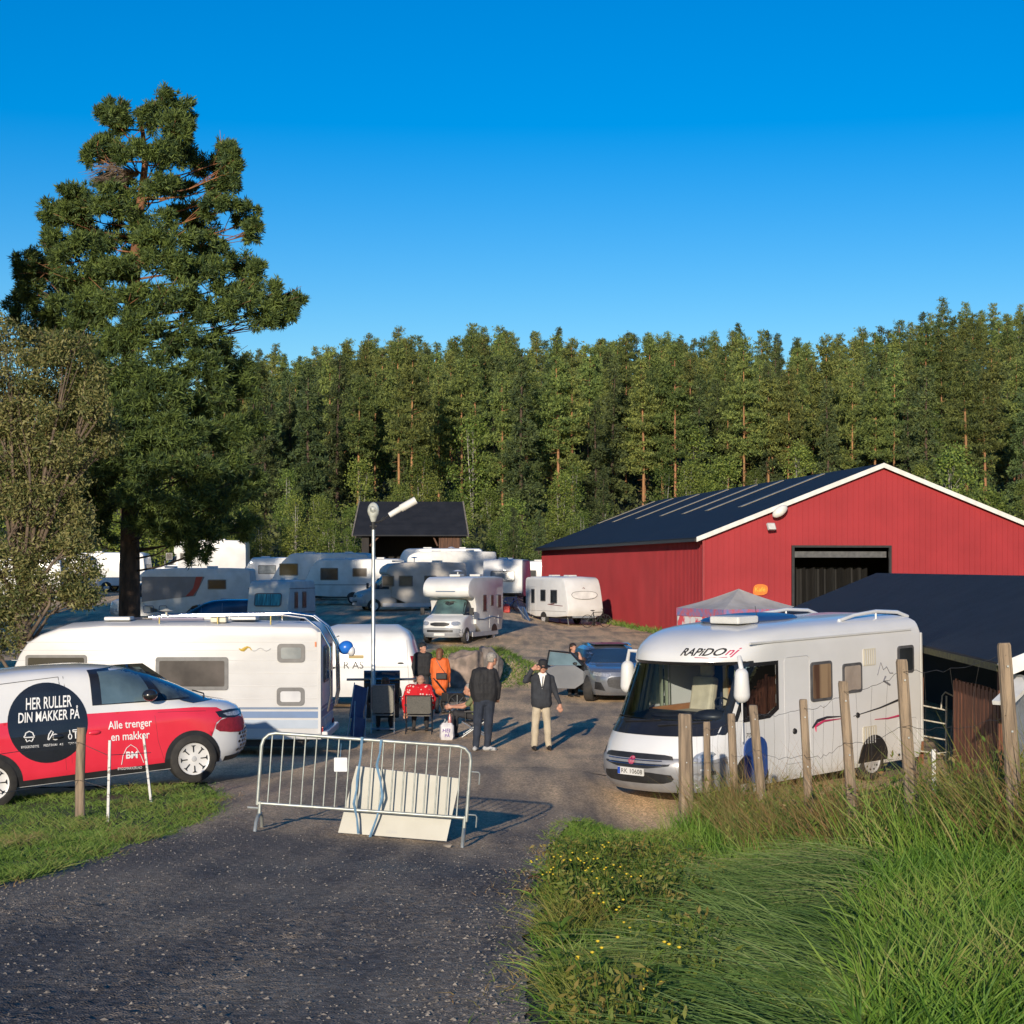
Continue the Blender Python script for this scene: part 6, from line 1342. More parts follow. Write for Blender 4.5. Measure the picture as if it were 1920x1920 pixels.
m = MB(); m.add([(-.045, -.118, 1.475), (.075, -.118, 1.475), (.045, -.141, 1.33), (.015, -.148, 1.20), (-.015, -.141, 1.33)], [(0, 1, 2, 3, 4)]); m.capsule((-.03, -.055, 1.485), (.07, -.055, 1.485), .04, .04); m.build('shirt', TRIM, pr, smooth=60)
m = MB(); m.bar((.03, -.146, 1.45), (.012, -.155, 1.22), .02, .006); m.build('shirt_pattern', DARK, pr)
m = MB(); m.capsule((.01, -.108, 1.528), (.055, -.108, 1.528), .006); m.build('mouth', pm('lips', (.3, .09, .07), None, 5, .5), pr)
# tall man seen from behind
X = gx(908, Y); P = head_prims((.16, .02, 1.79), (.8, .6), 1.02, 0, (.10, .0, 1.60))
P += [(V3(-.10, 0, 1.52), V3(.12, .03, 1.52), .125, .12, 1), (V3(-.12, 0, 1.34), V3(.12, .03, 1.34), .145, .14, 1), (V3(-.11, 0, 1.14), V3(.12, .03, 1.14), .145, .14, 1), (V3(-.10, 0, 1.03), V3(.11, .03, 1.03), .13, .13, 1),
      (V3(-.17, 0, 1.53), V3(-.24, .04, 1.25), .085, .072, 1), (V3(-.24, .04, 1.25), V3(-.20, .14, 1.03), .068, .055, 1), (V3(.18, .03, 1.53), V3(.27, .05, 1.27), .085, .07, 1), (V3(.27, .05, 1.27), V3(.26, .10, 1.04), .066, .055, 1),
      (V3(-.10, 0, .98), V3(-.13, 0, .54), .115, .09, 2), (V3(-.13, 0, .54), V3(-.16, .03, .12), .088, .07, 2), (V3(.10, .02, .98), V3(.08, .04, .54), .115, .09, 2), (V3(.08, .04, .54), V3(.06, .06, .12), .088, .07, 2), (V3(-.05, .01, .98), V3(.05, .02, .98), .13, .13, 2)]
P += shoes([(-.17, .02, 0)], (.3, 1)) + shoes([(.07, .04, 0)], (.9, -.1)) + hand_prims((-.20, .15, 1.02), (.1, .6, -.6), side=1) + hand_prims((.26, .11, 1.03), (-.1, .6, -.6), side=-1)
pr = person('grey-haired man in black jacket and dark jeans seen from behind beside the seated man', (X, Y, hh(X, Y)+.006), P, [SKIN, BLK, JEAN, SHOEG])
hair_cap(pr, (.16, .02, 1.80), (.8, .6), HAIRG, 1.0)
# seated man in green
Y = 38.6; X = gx(884, Y); z0 = hh(X, Y)
GRN = pm('olive_tshirt', (.16, .18, .08), (.12, .135, .06), 6, .85); DKT = pm('dark_trousers', (.03, .03, .035), (.02, .02, .022), 8, .85)
P = head_prims((-.06, 0, 1.00), (-1, -.15, -.25), 1.0, 0, (.02, 0, .86))
P += [(V3(.05, -.10, .80), V3(.05, .10, .80), .10, .10, 1), (V3(.08, -.08, .65), V3(.08, .08, .65), .125, .125, 1), (V3(.10, -.08, .50), V3(.10, .08, .50), .13, .13, 1), (V3(.04, -.17, .82), V3(-.08, -.21, .70), .062, .055, 1), (V3(.04, .17, .82), V3(-.08, .21, .70), .062, .055, 1),
      (V3(-.08, -.21, .70), V3(-.18, -.20, .64), .042, .040, 0), (V3(-.18, -.20, .64), V3(-.40, -.14, .64), .04, .027, 0), (V3(-.08, .21, .70), V3(-.20, .18, .66), .042, .040, 0), (V3(-.20, .18, .66), V3(-.40, .04, .64), .04, .027, 0),
      (V3(.08, -.10, .44), V3(-.32, -.14, .50), .09, .07, 2), (V3(-.32, -.14, .50), V3(-.34, -.15, .12), .068, .05, 2), (V3(.08, .10, .44), V3(-.34, .14, .50), .09, .07, 2), (V3(-.34, .14, .50), V3(-.38, .15, .12), .068, .05, 2)]
P += shoes([(-.36, -.15, 0), (-.40, .15, 0)], (-1, -.1)) + hand_prims((-.41, -.14, .64), (-1, .1, -.1), side=-1, curl=.6) + hand_prims((-.41, .04, .64), (-1, -.3, -.1), side=1, curl=.6)
pr = person('seated grey-haired man in an olive t-shirt leaning forward in a folding chair', (X, Y, z0), P, [SKIN, GRN, DKT, SHOE])
hair_cap(pr, (-.05, 0, 1.01), (-1, -.15), HAIRG, .96)
def chair(label, loc, rz, back_h, seat_z, wd, mat, frame=STEEL, name='camping_chair', lean=.12):
    """local +y is the way the sitter faces; the back is at -y"""
    t = thing(name, label, 'chair', loc, rz); h = wd/2; m = MB()
    b0 = V3(-h, -.2, seat_z); n = 6
    m.plate(rrect(-h+.02, seat_z+.02, h-.02, back_h, .05), .02, lambda u, v, w2: (u, -.2-(v-seat_z)*lean/.5+w2+.02*math.cos(u*6), v)); m.build('backrest', mat, t)
    m = MB(); m.plate(rrect(-h+.02, -.2, h-.02, .28, .04), .02, lambda u, v, w2: (u, v, seat_z-.02*math.cos(u*5)-w2)); m.build('seat', mat, t)
    for sg in (-1, 1):
        m = MB(); m.tube([(sg*h, -.2-(back_h-seat_z)*lean/.5, back_h+.01), (sg*h, -.2, seat_z), (sg*h, .28, 0.01)], .013, 6); m.build('leg', frame, t)
        m = MB(); m.tube([(sg*h, .28, seat_z), (sg*h, -.25, 0.01)], .013, 6); m.build('leg', frame, t)
        m = MB(); m.box((sg*(h+.01), .02, seat_z+.21), (.05, .42, .03)); m.tube([(sg*h, .2, seat_z), (sg*h, .2, seat_z+.2)], .011, 5); m.build('armrest', DARK, t, bevel=.01)
    m = MB(); m.tube([(-h, -.23, .1), (h, -.23, .1)], .010, 5); m.tube([(-h, .24, .08), (h, .24, .08)], .010, 5); m.tube([(-h, -.2-(back_h-seat_z)*lean/.5, back_h), (h, -.2-(back_h-seat_z)*lean/.5, back_h)], .012, 5); m.build('cross_bar', frame, t)
    return t
DKF = pm('dark_canvas', (.025, .025, .028), (.015, .015, .016), 12, .8); MESHG = pm('grey_mesh_fabric', (.13, .125, .11), (.09, .088, .08), 40, .85)
chair('dark canvas folding chair under the man in olive', (X+.08, Y, z0), R(90), .80, .34, .52, DKF)
# person in the spotted red jacket, seen from behind
Y = 39.3; X = gx(786, Y); z0 = hh(X, Y)
REDJ = bpy.data.materials.new('red_spotted_fleece'); REDJ.use_nodes = True; nt = REDJ.node_tree; p = nt.nodes['Principled BSDF']; p.inputs['Roughness'].default_value = .9
tc = N(nt, 'ShaderNodeTexCoord'); vo = N(nt, 'ShaderNodeTexVoronoi'); vo.inputs['Scale'].default_value = 13; cr = N(nt, 'ShaderNodeValToRGB'); cr.color_ramp.elements[0].color = (.62, .45, .40, 1); cr.color_ramp.elements[1].color = (.50, .008, .015, 1); cr.color_ramp.elements[0].position = .22; cr.color_ramp.elements[1].position = .29
nt.links.new(tc.outputs['Object'], vo.inputs['Vector']); nt.links.new(vo.outputs['Distance'], cr.inputs[0]); nt.links.new(cr.outputs[0], p.inputs['Base Color'])
P = head_prims((.03, .20, 1.13), (0.1, 1, -.5), 1.0, 0, (.0, .10, 1.0))
P += [(V3(-.16, .0, .96), V3(.16, 0, .96), .12, .12, 1), (V3(-.13, -.02, .80), V3(.13, -.02, .80), .14, .14, 1), (V3(-.12, 0, .62), V3(.12, 0, .62), .15, .15, 1), (V3(-.22, 0, .97), V3(-.31, -.05, .74), .085, .075, 1), (V3(-.31, -.05, .74), V3(-.30, -.02, .50), .07, .065, 1), (V3(.22, 0, .97), V3(.30, -.04, .74), .085, .075, 1), (V3(.30, -.04, .74), V3(.28, .12, .55), .07, .06, 1),
      (V3(-.1, .02, .50), V3(-.13, .45, .52), .10, .075, 2), (V3(-.13, .45, .52), V3(-.14, .48, .12), .07, .05, 2), (V3(.1, .02, .50), V3(.13, .45, .52), .10, .075, 2), (V3(.13, .45, .52), V3(.14, .48, .12), .07, .05, 2)]
P += shoes([(-.14, .48, 0), (.14, .48, 0)], (0, 1)) + hand_prims((-.30, 0, .47), (0, .4, -1), side=1) + hand_prims((.27, .14, .54), (-.1, 1, -.1), side=-1)
pr = person('seated person in a red jacket with pale spots, seen from behind', (X, Y, z0), P, [SKIN, REDJ, DKT, SHOE], fold=.01)
hair_cap(pr, (.03, .20, 1.13), (.1, 1), pm('sparse_fair_hair', (.40, .24, .17), (.34, .18, .12), 20, .7), .9)
chair('dark camping chair under the person in the spotted red jacket', (X, Y-.02, z0), 0, .84, .42, .56, MESHG, DARK)
# person in the tall grey chair
Y = 39.5; X = gx(718, Y); z0 = hh(X, Y)
P = head_prims((.05, .12, 1.08), (0.1, 1, -.2), .95, 0, (.03, .03, .96))
P += [(V3(-.14, .02, .92), V3(.16, .02, .92), .11, .11, 1), (V3(-.12, .0, .72), V3(.14, 0, .72), .13, .13, 1), (V3(-.12, 0, .56), V3(.12, 0, .56), .14, .14, 1), (V3(.2, .02, .93), V3(.30, .08, .70), .075, .065, 1), (V3(.30, .08, .70), V3(.24, .3, .62), .06, .05, 1), (V3(-.2, .02, .93), V3(-.28, .08, .70), .075, .065, 1), (V3(-.28, .08, .70), V3(-.22, .3, .62), .06, .05, 1),
      (V3(-.1, .02, .48), V3(-.13, .45, .50), .10, .075, 2), (V3(-.13, .45, .50), V3(-.14, .48, .12), .07, .05, 2), (V3(.1, .02, .48), V3(.13, .45, .50), .10, .075, 2), (V3(.13, .45, .50), V3(.14, .48, .12), .07, .05, 2)]
P += shoes([(-.14, .48, 0), (.14, .48, 0)], (0, 1)) + hand_prims((.24, .31, .62), (-.1, 1, -.1), side=-1) + hand_prims((-.22, .31, .62), (.1, 1, -.1), side=1)
pr = person('seated person in dark clothes mostly hidden by the tall grey chair back', (X, Y, z0), P, [SKIN, BLK, DKT, SHOE])
hair_cap(pr, (.05, .12, 1.08), (.1, 1), HAIRB, .95)
chair('tall grey mesh camping chair with light metal legs, leftmost of the occupied chairs', (X, Y-.05, z0), R(4), 1.06, .42, .50, pm('sunlit_grey_mesh', (.26, .25, .21), (.2, .19, .165), 40, .8), STEEL)  # mesh colour brightened to stand in for sunlight on the shaded chair
# folded blue chair in the shade
Y = 37.6; X = gx(662, Y); BLC = pm('blue_canvas', (.03, .09, .22), (.02, .06, .16), 6, .7)
t = thing('folded_chair', 'blue folding chair leaning at the rear of the big caravan', 'chair', (X, Y, hh(X, Y)), R(58), pitch=R(-14))
m = MB(); m.plate(rrect(-.22, .45, .22, 1.15, .05), .03, lambda u, v, w2: (u, w2, v)); m.build('backrest', BLC, t); m = MB(); m.plate(rrect(-.22, .08, .22, .5, .05), .03, lambda u, v, w2: (u, -.08+w2, v)); m.build('seat', BLC, t)
for sg in (-1, 1): m = MB(); m.tube([(sg*.24, 0, 1.18), (sg*.24, -.02, .01)], .012, 6); m.build('leg', STEEL, t); m = MB(); m.tube([(sg*.2, -.05, .8), (sg*.2, -.15, .01)], .012, 6); m.build('leg', STEEL, t)
# grill cabinet
Y = 42.4; X = gx(716, Y); t = thing('barbecue_cabinet', 'black barbecue cabinet with side shelf standing before the white panel van', 'barbecue', (X, Y, hh(X, Y)), R(5))
m = MB(); m.box((0, 0, .52), (.8, .5, .85)); m.build('cabinet', BLACKP, t, bevel=.03); m = MB(); m.tube([(-.42, 0, .98), (.42, 0, .98)], .21, 16); m.build('lid', BLACKP, t, smooth=50)
MB().box((-.62, 0, .98), (.40, .45, .03)).build('side_shelf', DARK, t); MB().box((.6, 0, .98), (.36, .45, .03)).build('side_shelf', DARK, t); m = MB(); m.tube([(-.3, -.24, 1.0), (.3, -.24, 1.0)], .014, 6); m.build('lid_handle', CHROME, t)
# woman in orange, person in black behind
Y = 44.7; X = gx(825, Y); z0 = hh(X, Y); ORG = pm('orange_coat', (.68, .13, .02), (.6, .10, .015), 5, .7, bump=.15)
P = head_prims((0, .03, 1.47), (.3, 1), .95, 0, (0, 0, 1.34))
P += [(V3(-.11, 0, 1.28), V3(.11, 0, 1.28), .10, .10, 1), (V3(-.10, 0, 1.1), V3(.10, 0, 1.1), .115, .115, 1), (V3(-.10, 0, .9), V3(.10, 0, .9), .125, .125, 1), (V3(-.07, 0, .70), V3(.08, 0, .70), .125, .125, 1), (V3(-.02, 0, .56), V3(.05, 0, .56), .11, .11, 1),
      (V3(-.17, 0, 1.30), V3(-.2, .05, 1.02), .062, .055, 1), (V3(-.2, .05, 1.02), V3(-.15, .2, .95), .05, .042, 1), (V3(.17, 0, 1.30), V3(.215, .03, 1.02), .062, .055, 1), (V3(.215, .03, 1.02), V3(.21, .08, .80), .05, .042, 1),
      (V3(-.07, 0, .6), V3(-.08, 0, .1), .075, .05, 2), (V3(.08, 0, .6), V3(.09, 0, .1), .075, .05, 2)]
P += shoes([(-.08, 0, 0), (.09, 0, 0)], (.2, 1)) + hand_prims((.21, .09, .79), (0, .2, -1), side=-1) + hand_prims((-.14, .22, .95), (.4, 1, 0), side=1)
pr = person('woman with auburn hair in a long orange coat, seen from behind', (X, Y, z0), P, [SKIN, ORG, DKT, SHOE])
hair_cap(pr, (0, .03, 1.48), (.3, 1), HAIRB, 1.0, long=.12)
t = thing('shoulder_bag', 'small black bag worn across the back of the orange coat', 'bag', (X+.02, Y-.15, z0+.93)); m = MB(); m.box((.02, -.02, 0), (.26, .09, .16)); m.build('bag_body', BLACKP, t, bevel=.02)
m = MB(); m.tube([(.13, .0, .05), (.0, .0, .22), (-.12, .06, .42)], .009, 5); m.build('strap', BLACKP, t)
Y = 46; X = gx(793, Y); z0 = hh(X, Y)
P = head_prims((0, -.02, 1.55), (.6, -.6), .98, 0, (0, 0, 1.42))
P += [(V3(-.12, 0, 1.35), V3(.12, 0, 1.35), .11, .11, 1), (V3(-.10, 0, 1.1), V3(.10, 0, 1.1), .125, .125, 1), (V3(-.09, 0, .93), V3(.09, 0, .93), .12, .12, 1), (V3(-.18, 0, 1.37), V3(-.24, 0, 1.08), .065, .055, 1), (V3(-.24, 0, 1.08), V3(-.2, -.1, .86), .05, .042, 1), (V3(.18, 0, 1.37), V3(.24, -.02, 1.12), .065, .055, 1), (V3(.24, -.02, 1.12), V3(.30, -.16, 1.02), .05, .042, 1),
      (V3(-.08, 0, .88), V3(-.10, 0, .1), .09, .055, 2), (V3(.08, 0, .88), V3(.10, 0, .1), .09, .055, 2)]
P += shoes([(-.1, 0, 0), (.1, 0, 0)], (.4, -1)) + hand_prims((.31, -.17, 1.02), (.6, -.5, .1), side=1) + hand_prims((-.2, -.11, .85), (0, -.3, -1), side=-1)
pr = person('person in black with dark cap standing by the rear of the white panel van', (X, Y, z0), P, [SKIN, BLK, DKT, SHOE]); hair_cap(pr, (0, -.02, 1.57), (.6, -.6), BLK, 1.02, name='cap')
# woman at the car door
Y = 50.4; X = 1.70; z0 = hh(X, Y)
P = head_prims((.0, 0, 1.36), (.5, -.8), .92, 0, (0, 0, 1.24))
P += [(V3(-.09, 0, 1.16), V3(.09, 0, 1.16), .09, .09, 1), (V3(-.08, 0, .95), V3(.08, 0, .95), .105, .105, 1), (V3(-.08, 0, .8), V3(.08, 0, .8), .12, .12, 2), (V3(.15, 0, 1.2), V3(.24, -.08, 1.0), .052, .044, 0), (V3(.24, -.08, 1.0), V3(.3, -.25, .95), .04, .03, 0), (V3(-.15, 0, 1.2), V3(-.2, -.05, .95), .052, .044, 0), (V3(-.2, -.05, .95), V3(-.2, -.15, .78), .04, .03, 0),
      (V3(-.08, 0, .78), V3(-.09, -.02, .42), .10, .075, 2), (V3(-.09, -.02, .42), V3(-.09, 0, .1), .07, .05, 2), (V3(.08, 0, .78), V3(.09, -.02, .42), .10, .075, 2), (V3(.09, -.02, .42), V3(.09, 0, .1), .07, .05, 2)]
P += shoes([(-.09, 0, 0), (.09, 0, 0)], (.4, -1)) + hand_prims((.3, -.26, .95), (.3, -1, 0), side=1) + hand_prims((-.2, -.16, .77), (0, -.3, -1), side=-1)
pr = person('woman in a sleeveless black top standing behind the open car door', (X, Y, z0), P, [SKIN, BLK, DKT, SHOE]); hair_cap(pr, (.0, .0, 1.37), (.5, -.8), pm('dark_brown_hair', (.03, .018, .012), None, 20, .6), .95, long=.1)
# plastic bag, bottle, tyre
Y = 37.9; X = gx(838, Y)
t = thing('shopping_bag', 'white plastic shopping bag with violet print on the gravel beside the green seat', 'bag', (X, Y, hh(X, Y)))
m = MB(); n = 16
rings = [(.13, .09, 0), (.155, .11, .08), (.15, .10, .2), (.145, .085, .3), (.10, .05, .36)]
for (a, b, z) in rings: m.v += [((a+.012*math.sin(k*2.7+z*20))*math.copysign(abs(math.cos(2*PI*k/n))**.6, math.cos(2*PI*k/n)), (b+.012*math.cos(k*3.1))*math.copysign(abs(math.sin(2*PI*k/n))**.6, math.sin(2*PI*k/n)), z) for k in range(n)]
for i in range(len(rings)-1): m.f += [(i*n+k, i*n+(k+1) % n, (i+1)*n+(k+1) % n, (i+1)*n+k) for k in range(n)]
m.f.append(tuple(range(n))[::-1]); m.build('bag_body', pm('white_plastic', (.70, .69, .70), (.6, .59, .62), 9, .4, transl=.2, bump=.3), t, smooth=60)
m = MB(); m.tube([(-.07, 0, .34), (-.04, 0, .44), (0, 0, .35)], .008, 5); m.tube([(0, 0, .35), (.04, 0, .44), (.07, 0, .34)], .008, 5); m.build('handle', TRIM, t)
m = MB(); text_into(m, 'HEI', lambda u, v: (u, -.122, v), -.09, .17, .16, .1, .01); text_into(m, 'PÅ', lambda u, v: (u, -.122, v), -.04, .07, .10, .1, .01); m.build('print', pm('violet_print', (.16, .08, .36), None, 6, .6), t, fix=False)
t = thing('drink_bottle', 'small bottle with a pink label standing in the white shopping bag', 'bottle', (X+.06, Y, hh(X, Y)+.3)); m = MB(); m.lathe([(.001, 0), (.035, 0), (.035, .17), (.014, .23), (.014, .26), (.001, .26)], 14); m.build('glass_body', pm('pink_bottle', (.5, .2, .18), None, 5, .2), t, smooth=50); m = MB(); m.lathe([(.016, .25), (.016, .28), (.001, .28)], 12); m.build('cap', DARK, t)
Y = 44.5; X = gx(850, Y)
t = thing('wheeled_cart', 'black two-wheeled cart in the shade right of the orange coat', 'cart', (X, Y, hh(X, Y)), R(30))
for sg in (-1, 1): m = MB(); m.tube([(.25*math.cos(k*PI/10), sg*.2, .26+.25*math.sin(k*PI/10)) for k in range(21)], .022, 6); wv = m.build('wheel', TYRE, t); m = MB(); [m.tube([(0, sg*.2, .26), (.24*math.cos(k*PI/4), sg*.2, .26+.24*math.sin(k*PI/4))], .004, 4) for k in range(8)]; m.build('spokes', STEEL, wv)
m = MB(); m.box((0, 0, .42), (.5, .32, .22)); m.build('tray', DARK, t, bevel=.02); m = MB(); m.tube([(-.2, 0, .5), (-.55, 0, .9)], .014, 6); m.build('handle', DARK, t)
# ------------------------------------------------------------ crowd barrier with the board
XL0, XR0, YB = gx(479, 20.7), gx(872, 20.7), 20.7
zl, zr = hh(XL0, YB), hh(XR0, YB); WB = XR0-XL0
t = thing('crowd_barrier', 'galvanised steel crowd barrier with vertical bars closing the gravel road', 'barrier', (XL0, YB, zl), 0, pitch=math.atan2(zr-zl, WB)*1)
GAL = pm('barrier_galvanised', (.46, .49, .46), (.34, .36, .33), 12, .45, metal=.55, bump=.05)
m = MB(); pts = [(0, 0, .30), (0, 0, .98)]+[(.15-.15*math.cos(a), 0, .98+.15*math.sin(a)) for a in (R(30), R(60), R(90))]+[(WB-.15+.15*math.sin(a), 0, .98+.15*math.cos(a)) for a in (0, R(30), R(60), R(90))]+[(WB, 0, .28)]
m.tube(pts, .021, 10); m.build('frame', GAL, t, smooth=60)
m = MB(); m.tube([(0, 0, .32), (WB, 0, .32)], .019, 10); m.build('bottom_rail', GAL, t, smooth=60)
for i in range(18): m = MB(); x = .115+i*(WB-.23)/17; m.tube([(x, 0, .32), (x, 0, 1.125)], .009, 7); m.build('bar', GAL, t, smooth=60)
for x in (.03, WB-.02):
    m = MB(); m.tube([(x, -.30, 0.0), (x, -.24, .13), (x, -.12, .19), (x, .12, .19), (x, .24, .13), (x, .30, 0.0)], .02, 8); m.tube([(x, 0, .18), (x, 0, .34)], .022, 8); m.build('foot', GAL, t, smooth=60)
for z in (.85, .36): m = MB(); m.tube([(WB, 0, z), (WB+.10, 0, z), (WB+.115, 0, z-.02), (WB+.115, 0, z-.14)], .008, 6); m.build('hook', GAL, t)
m = MB(); m.tube([(-.11, 0, .26), (.02, 0, .26)], .014, 6); m.build('hook', GAL, t)
t2 = thing('cream_board', 'cream board leaning behind the lower bars of the crowd barrier', 'board', (gx(736, YB), YB+.02, hh(gx(736, YB), YB)), 0, pitch=math.atan2(zr-zl, WB)*1.1)
m = MB(); m.plate([(-.64, .02), (.61, .02), (.71, .75), (-.49, .80)], .03, lambda u, v, w2: (u, .13-.12*v/.8*0+w2-.10*(v-.4)*0+.0, v)); m.build('panel', pm('cream_painted_board', (.54, .53, .47), (.48, .47, .41), 2.5, .6, bump=.1), t2)
m = MB(); text_into(m, 'GEAN', lambda u, v: (u, .126, v), -.09, .06, .12); m.build('small_print', GREYW, t2, fix=False)
BST = pm('blue_strap', (.16, .30, .44), (.11, .22, .34), 12, .7)
for k, (pts, lb) in enumerate((([(1.14, -.03, 1.16), (1.12, -.03, .7), (1.10, -.035, .40), (1.17, .05, .05)], 'long blue strap hanging from the barrier top rail, left of two'), ([(1.36, -.03, 1.14), (1.33, -.035, .85), (1.42, -.03, .5), (1.30, .06, .0)], 'twisted blue strap hanging from the barrier top rail, right of two'))):
    s_ = thing('strap', lb, 'strap', (XL0, YB, zl), 0, pitch=math.atan2(zr-zl, WB)); m = MB()
    for i in range(len(pts)-1): a, b = Vector(pts[i]), Vector(pts[i+1]); m.bar(a, b, .004, .004) if False else m.tube([a, a.lerp(b, .5)+V3(.01, -.008, 0), b], [.017, .011, .016], 5)
    m.build('webbing', BST, s_, smooth=60)
s_ = thing('paper_tag', 'small white card tied to the barrier bars', 'card', (XL0, YB-.025, zl)); m = MB(); m.plate(rrect(.93-.03, .74-.06, 1.02+.03, .82+.02, .01), .006, lambda u, v, w2: (u, -w2, v)); m.build('card', pm('white_card', (.68, .70, .72), None, 4, .5), s_); m = MB(); m.tube([(.97, .0, .84), (.98, .02, 1.0)], .003, 4); m.build('string', BST, s_)
# ------------------------------------------------------------ lamp post
Y = 41.7; X = gx(700, Y); z0 = hh(X, Y); t = thing('lamp_post', 'grey lamp post with round white head and a white tube lamp on a dark arm', 'lamp post', (X, Y, z0))
s_ = F/Y; zt = CH+(HY-985)/s_-z0
m = MB(); m.tube([(0, 0, 0), (0, 0, 1.0), (0, 0, 1.05), (0, 0, zt)], [.062, .062, .048, .040], 14); m.build('pole', STEEL, t, smooth=60)
m = MB(); m.tube([(-.08, 0, zt-.02), (.08, 0, zt-.02)], .03, 8); m.tube([(0, 0, zt-.1), (0, 0, zt+.16)], .045, 10); m.build('collar', DARK, t)
m = MB(); m.ball((0, 0, zt+.34), (.135, .12, .19), 18, 12); m.tube([(0, 0, zt+.08), (0, 0, zt+.22)], [.05, .10], 12); m.build('lamp_head', pm('translucent_lamp', (.52, .54, .50), (.35, .36, .33), 9, .25), t, smooth=60)
m = MB(); m.ball((0, -.085, zt+.36), (.075, .06, .09), 14, 8); m.build('lamp_glass', pm('lamp_glass', (.20, .22, .21), (.6, .6, .55), 14, .08, spec=1), t, smooth=60)
m = MB(); m.tube([(0, 0, zt+.06), (.18, 0, zt+.10), (.38, 0, zt+.24)], .022, 6); m.tube([(.1, 0, zt+.04), (.25, .0, zt+.20)], .015, 6); m.build('arm', DARK, t)
m = MB(); m.tube([(.37, 0, zt+.23), (.62, 0, zt+.38), (.64, 0, zt+.39), (.98, 0, zt+.58)], [.065, .068, .09, .09], 12); m.build('tube_lamp', TRIM, t, smooth=50)
# ------------------------------------------------------------ boulder on the bank
Y = 54.2; t = thing('boulder', 'big flat-topped granite boulder in the grassy bank behind the standing men', 'boulder', (gx(893, Y), Y, .22))
def rock(mb, sx, sy, sz, seed, c=(0, 0, 0)):
    bm = bmesh.new(); bmesh.ops.create_icosphere(bm, subdivisions=4, radius=1); rr = random.Random(seed)
    pl = [(Vector((rr.gauss(0, 1), rr.gauss(0, 1), rr.gauss(0, .6))).normalized(), rr.uniform(.55, .8)) for _ in range(14)]+[(Vector((0, 0, 1)), .62), (Vector((0, -1, .25)).normalized(), .62)]
    for v in bm.verts:
        for n_, d_ in pl:
            k = v.co.dot(n_)-d_
            if k > 0: v.co -= n_*k
        v.co += v.co.normalized()*(noise.noise(v.co*3+Vector((seed, 0, 0)))*.07+noise.noise(v.co*9)*.02)
    o = len(mb.v); mb.add([(v.co.x*sx+c[0], v.co.y*sy+c[1], v.co.z*sz+c[2]) for v in bm.verts], [tuple(v.index for v in f.verts) for f in bm.faces]); bm.free()
GRAN = pm('granite', (.33, .25, .20), (.15, .12, .10), 1.8, .85, bump=.5, bscale=6, bdist=.05, contrast=(.4, .6))
m = MB(); rock(m, 1.35, .9, 1.25, 5, (-.35, 0, .35)); m.build('left_block', GRAN, t, smooth=28)
m = MB(); rock(m, .72, .8, 1.35, 8, (.62, -.02, .42)); m.build('right_block', pm('grey_granite', (.27, .23, .205), (.12, .105, .095), 2.2, .85, bump=.5, bscale=6, bdist=.05, contrast=(.4, .6)), t, smooth=28)
t.scale = (.66, .7, .80)
for (px, py, Y, s) in ((985, 1270, 62, .2), (1015, 1185, 70, .15)):
    pass
t = thing('stone', 'fist-sized pale stone on the gravel at the barrier right foot', 'stone', (gx(840, 20.4), 20.35, hh(gx(840, 20.4), 20.35))); m = MB(); rock(m, .06, .04, .03, 3, (0, 0, .015)); m.build('rock', STONE, t)
# ------------------------------------------------------------ fence posts
POSTM = pm('weathered_post', (.33, .245, .165), (.16, .12, .085), 3, .9, stretch=(7, 7, .7), bump=.6, bscale=14, bdist=.02)
FP = [(1285, 1338, 1530, 23.6, 27, 3), (1325, 1353, 1532, 24.4, 14, 4), (1371, 1338, 1520, 23.8, 16, 10), (1412, 1322, 1545, 21.6, 18, 24), (1506, 1311, 1612, 16.4, 17, 18), (1581, 1277, 1600, 15.4, 20, 26), (1691, 1236, 1615, 13.7, 24, 26), (1882, 1205, 1640, 11.8, 28, 30)]
LB = ['thick square fence post with a round stub beside it, leftmost of the row in front of the motorhome', 'short thin fence post, second from left before the motorhome', 'slim fence post, third from left before the motorhome', 'leaning fence post in front of the blue wheel cover', 'leaning fence post in front of the motorhome cab door edge', 'leaning fence post just left of the lower vent on the motorhome', 'tall leaning fence post in front of the motorhome rear end', 'tallest thick fence post at the right picture edge']
LB[0] = 'thickest fence post, leftmost of the row before the motorhome'
tops = []
for k, (px, pt, pb, Y, wpx, lean) in enumerate(FP):
    s_ = F/Y; x = gx(px+lean, Y); gz = hh(x, Y); top = at(px, pt, Y); tops.append(top)
    t = thing('fence_post', LB[k], 'fence post', (x, Y, gz), 0, 'wooden posts of the roadside wire fence')
    m = MB(); r = wpx/s_/2; H = top.z-gz; lx = top.x-x; rr = random.Random(k)
    pts = [(0, 0, -.3), (lx*.33, rr.uniform(-.01, .01), H*.33), (lx*.66, rr.uniform(-.01, .01), H*.66), (lx, 0, H-.02), (lx, 0, H)]
    m.tube(pts, [r*1.12, r*1.06, r, r*.95, r*.82], 9 if k != 0 else 8); o = m.build('post', POSTM, t, smooth=38)
    for v in o.data.vertices: v.co += v.normal*noise.noise(v.co*9+Vector((k, 0, 0)))*r*.14
    m = MB()
    for zf in (.35, .62, .9): m.box((lx*zf, -r, H*zf), (.012, .03, .012))
    m.build('wire_staple', STEEL, t)
WIRE = pm('rusty_wire', (.16, .14, .12), (.09, .07, .055), 20, .6, metal=.5)
wt = thing('wire_netting', 'sagging wire netting strung between the roadside fence posts', 'wire fence', (2.6, 18, 1)); rr = random.Random(7)
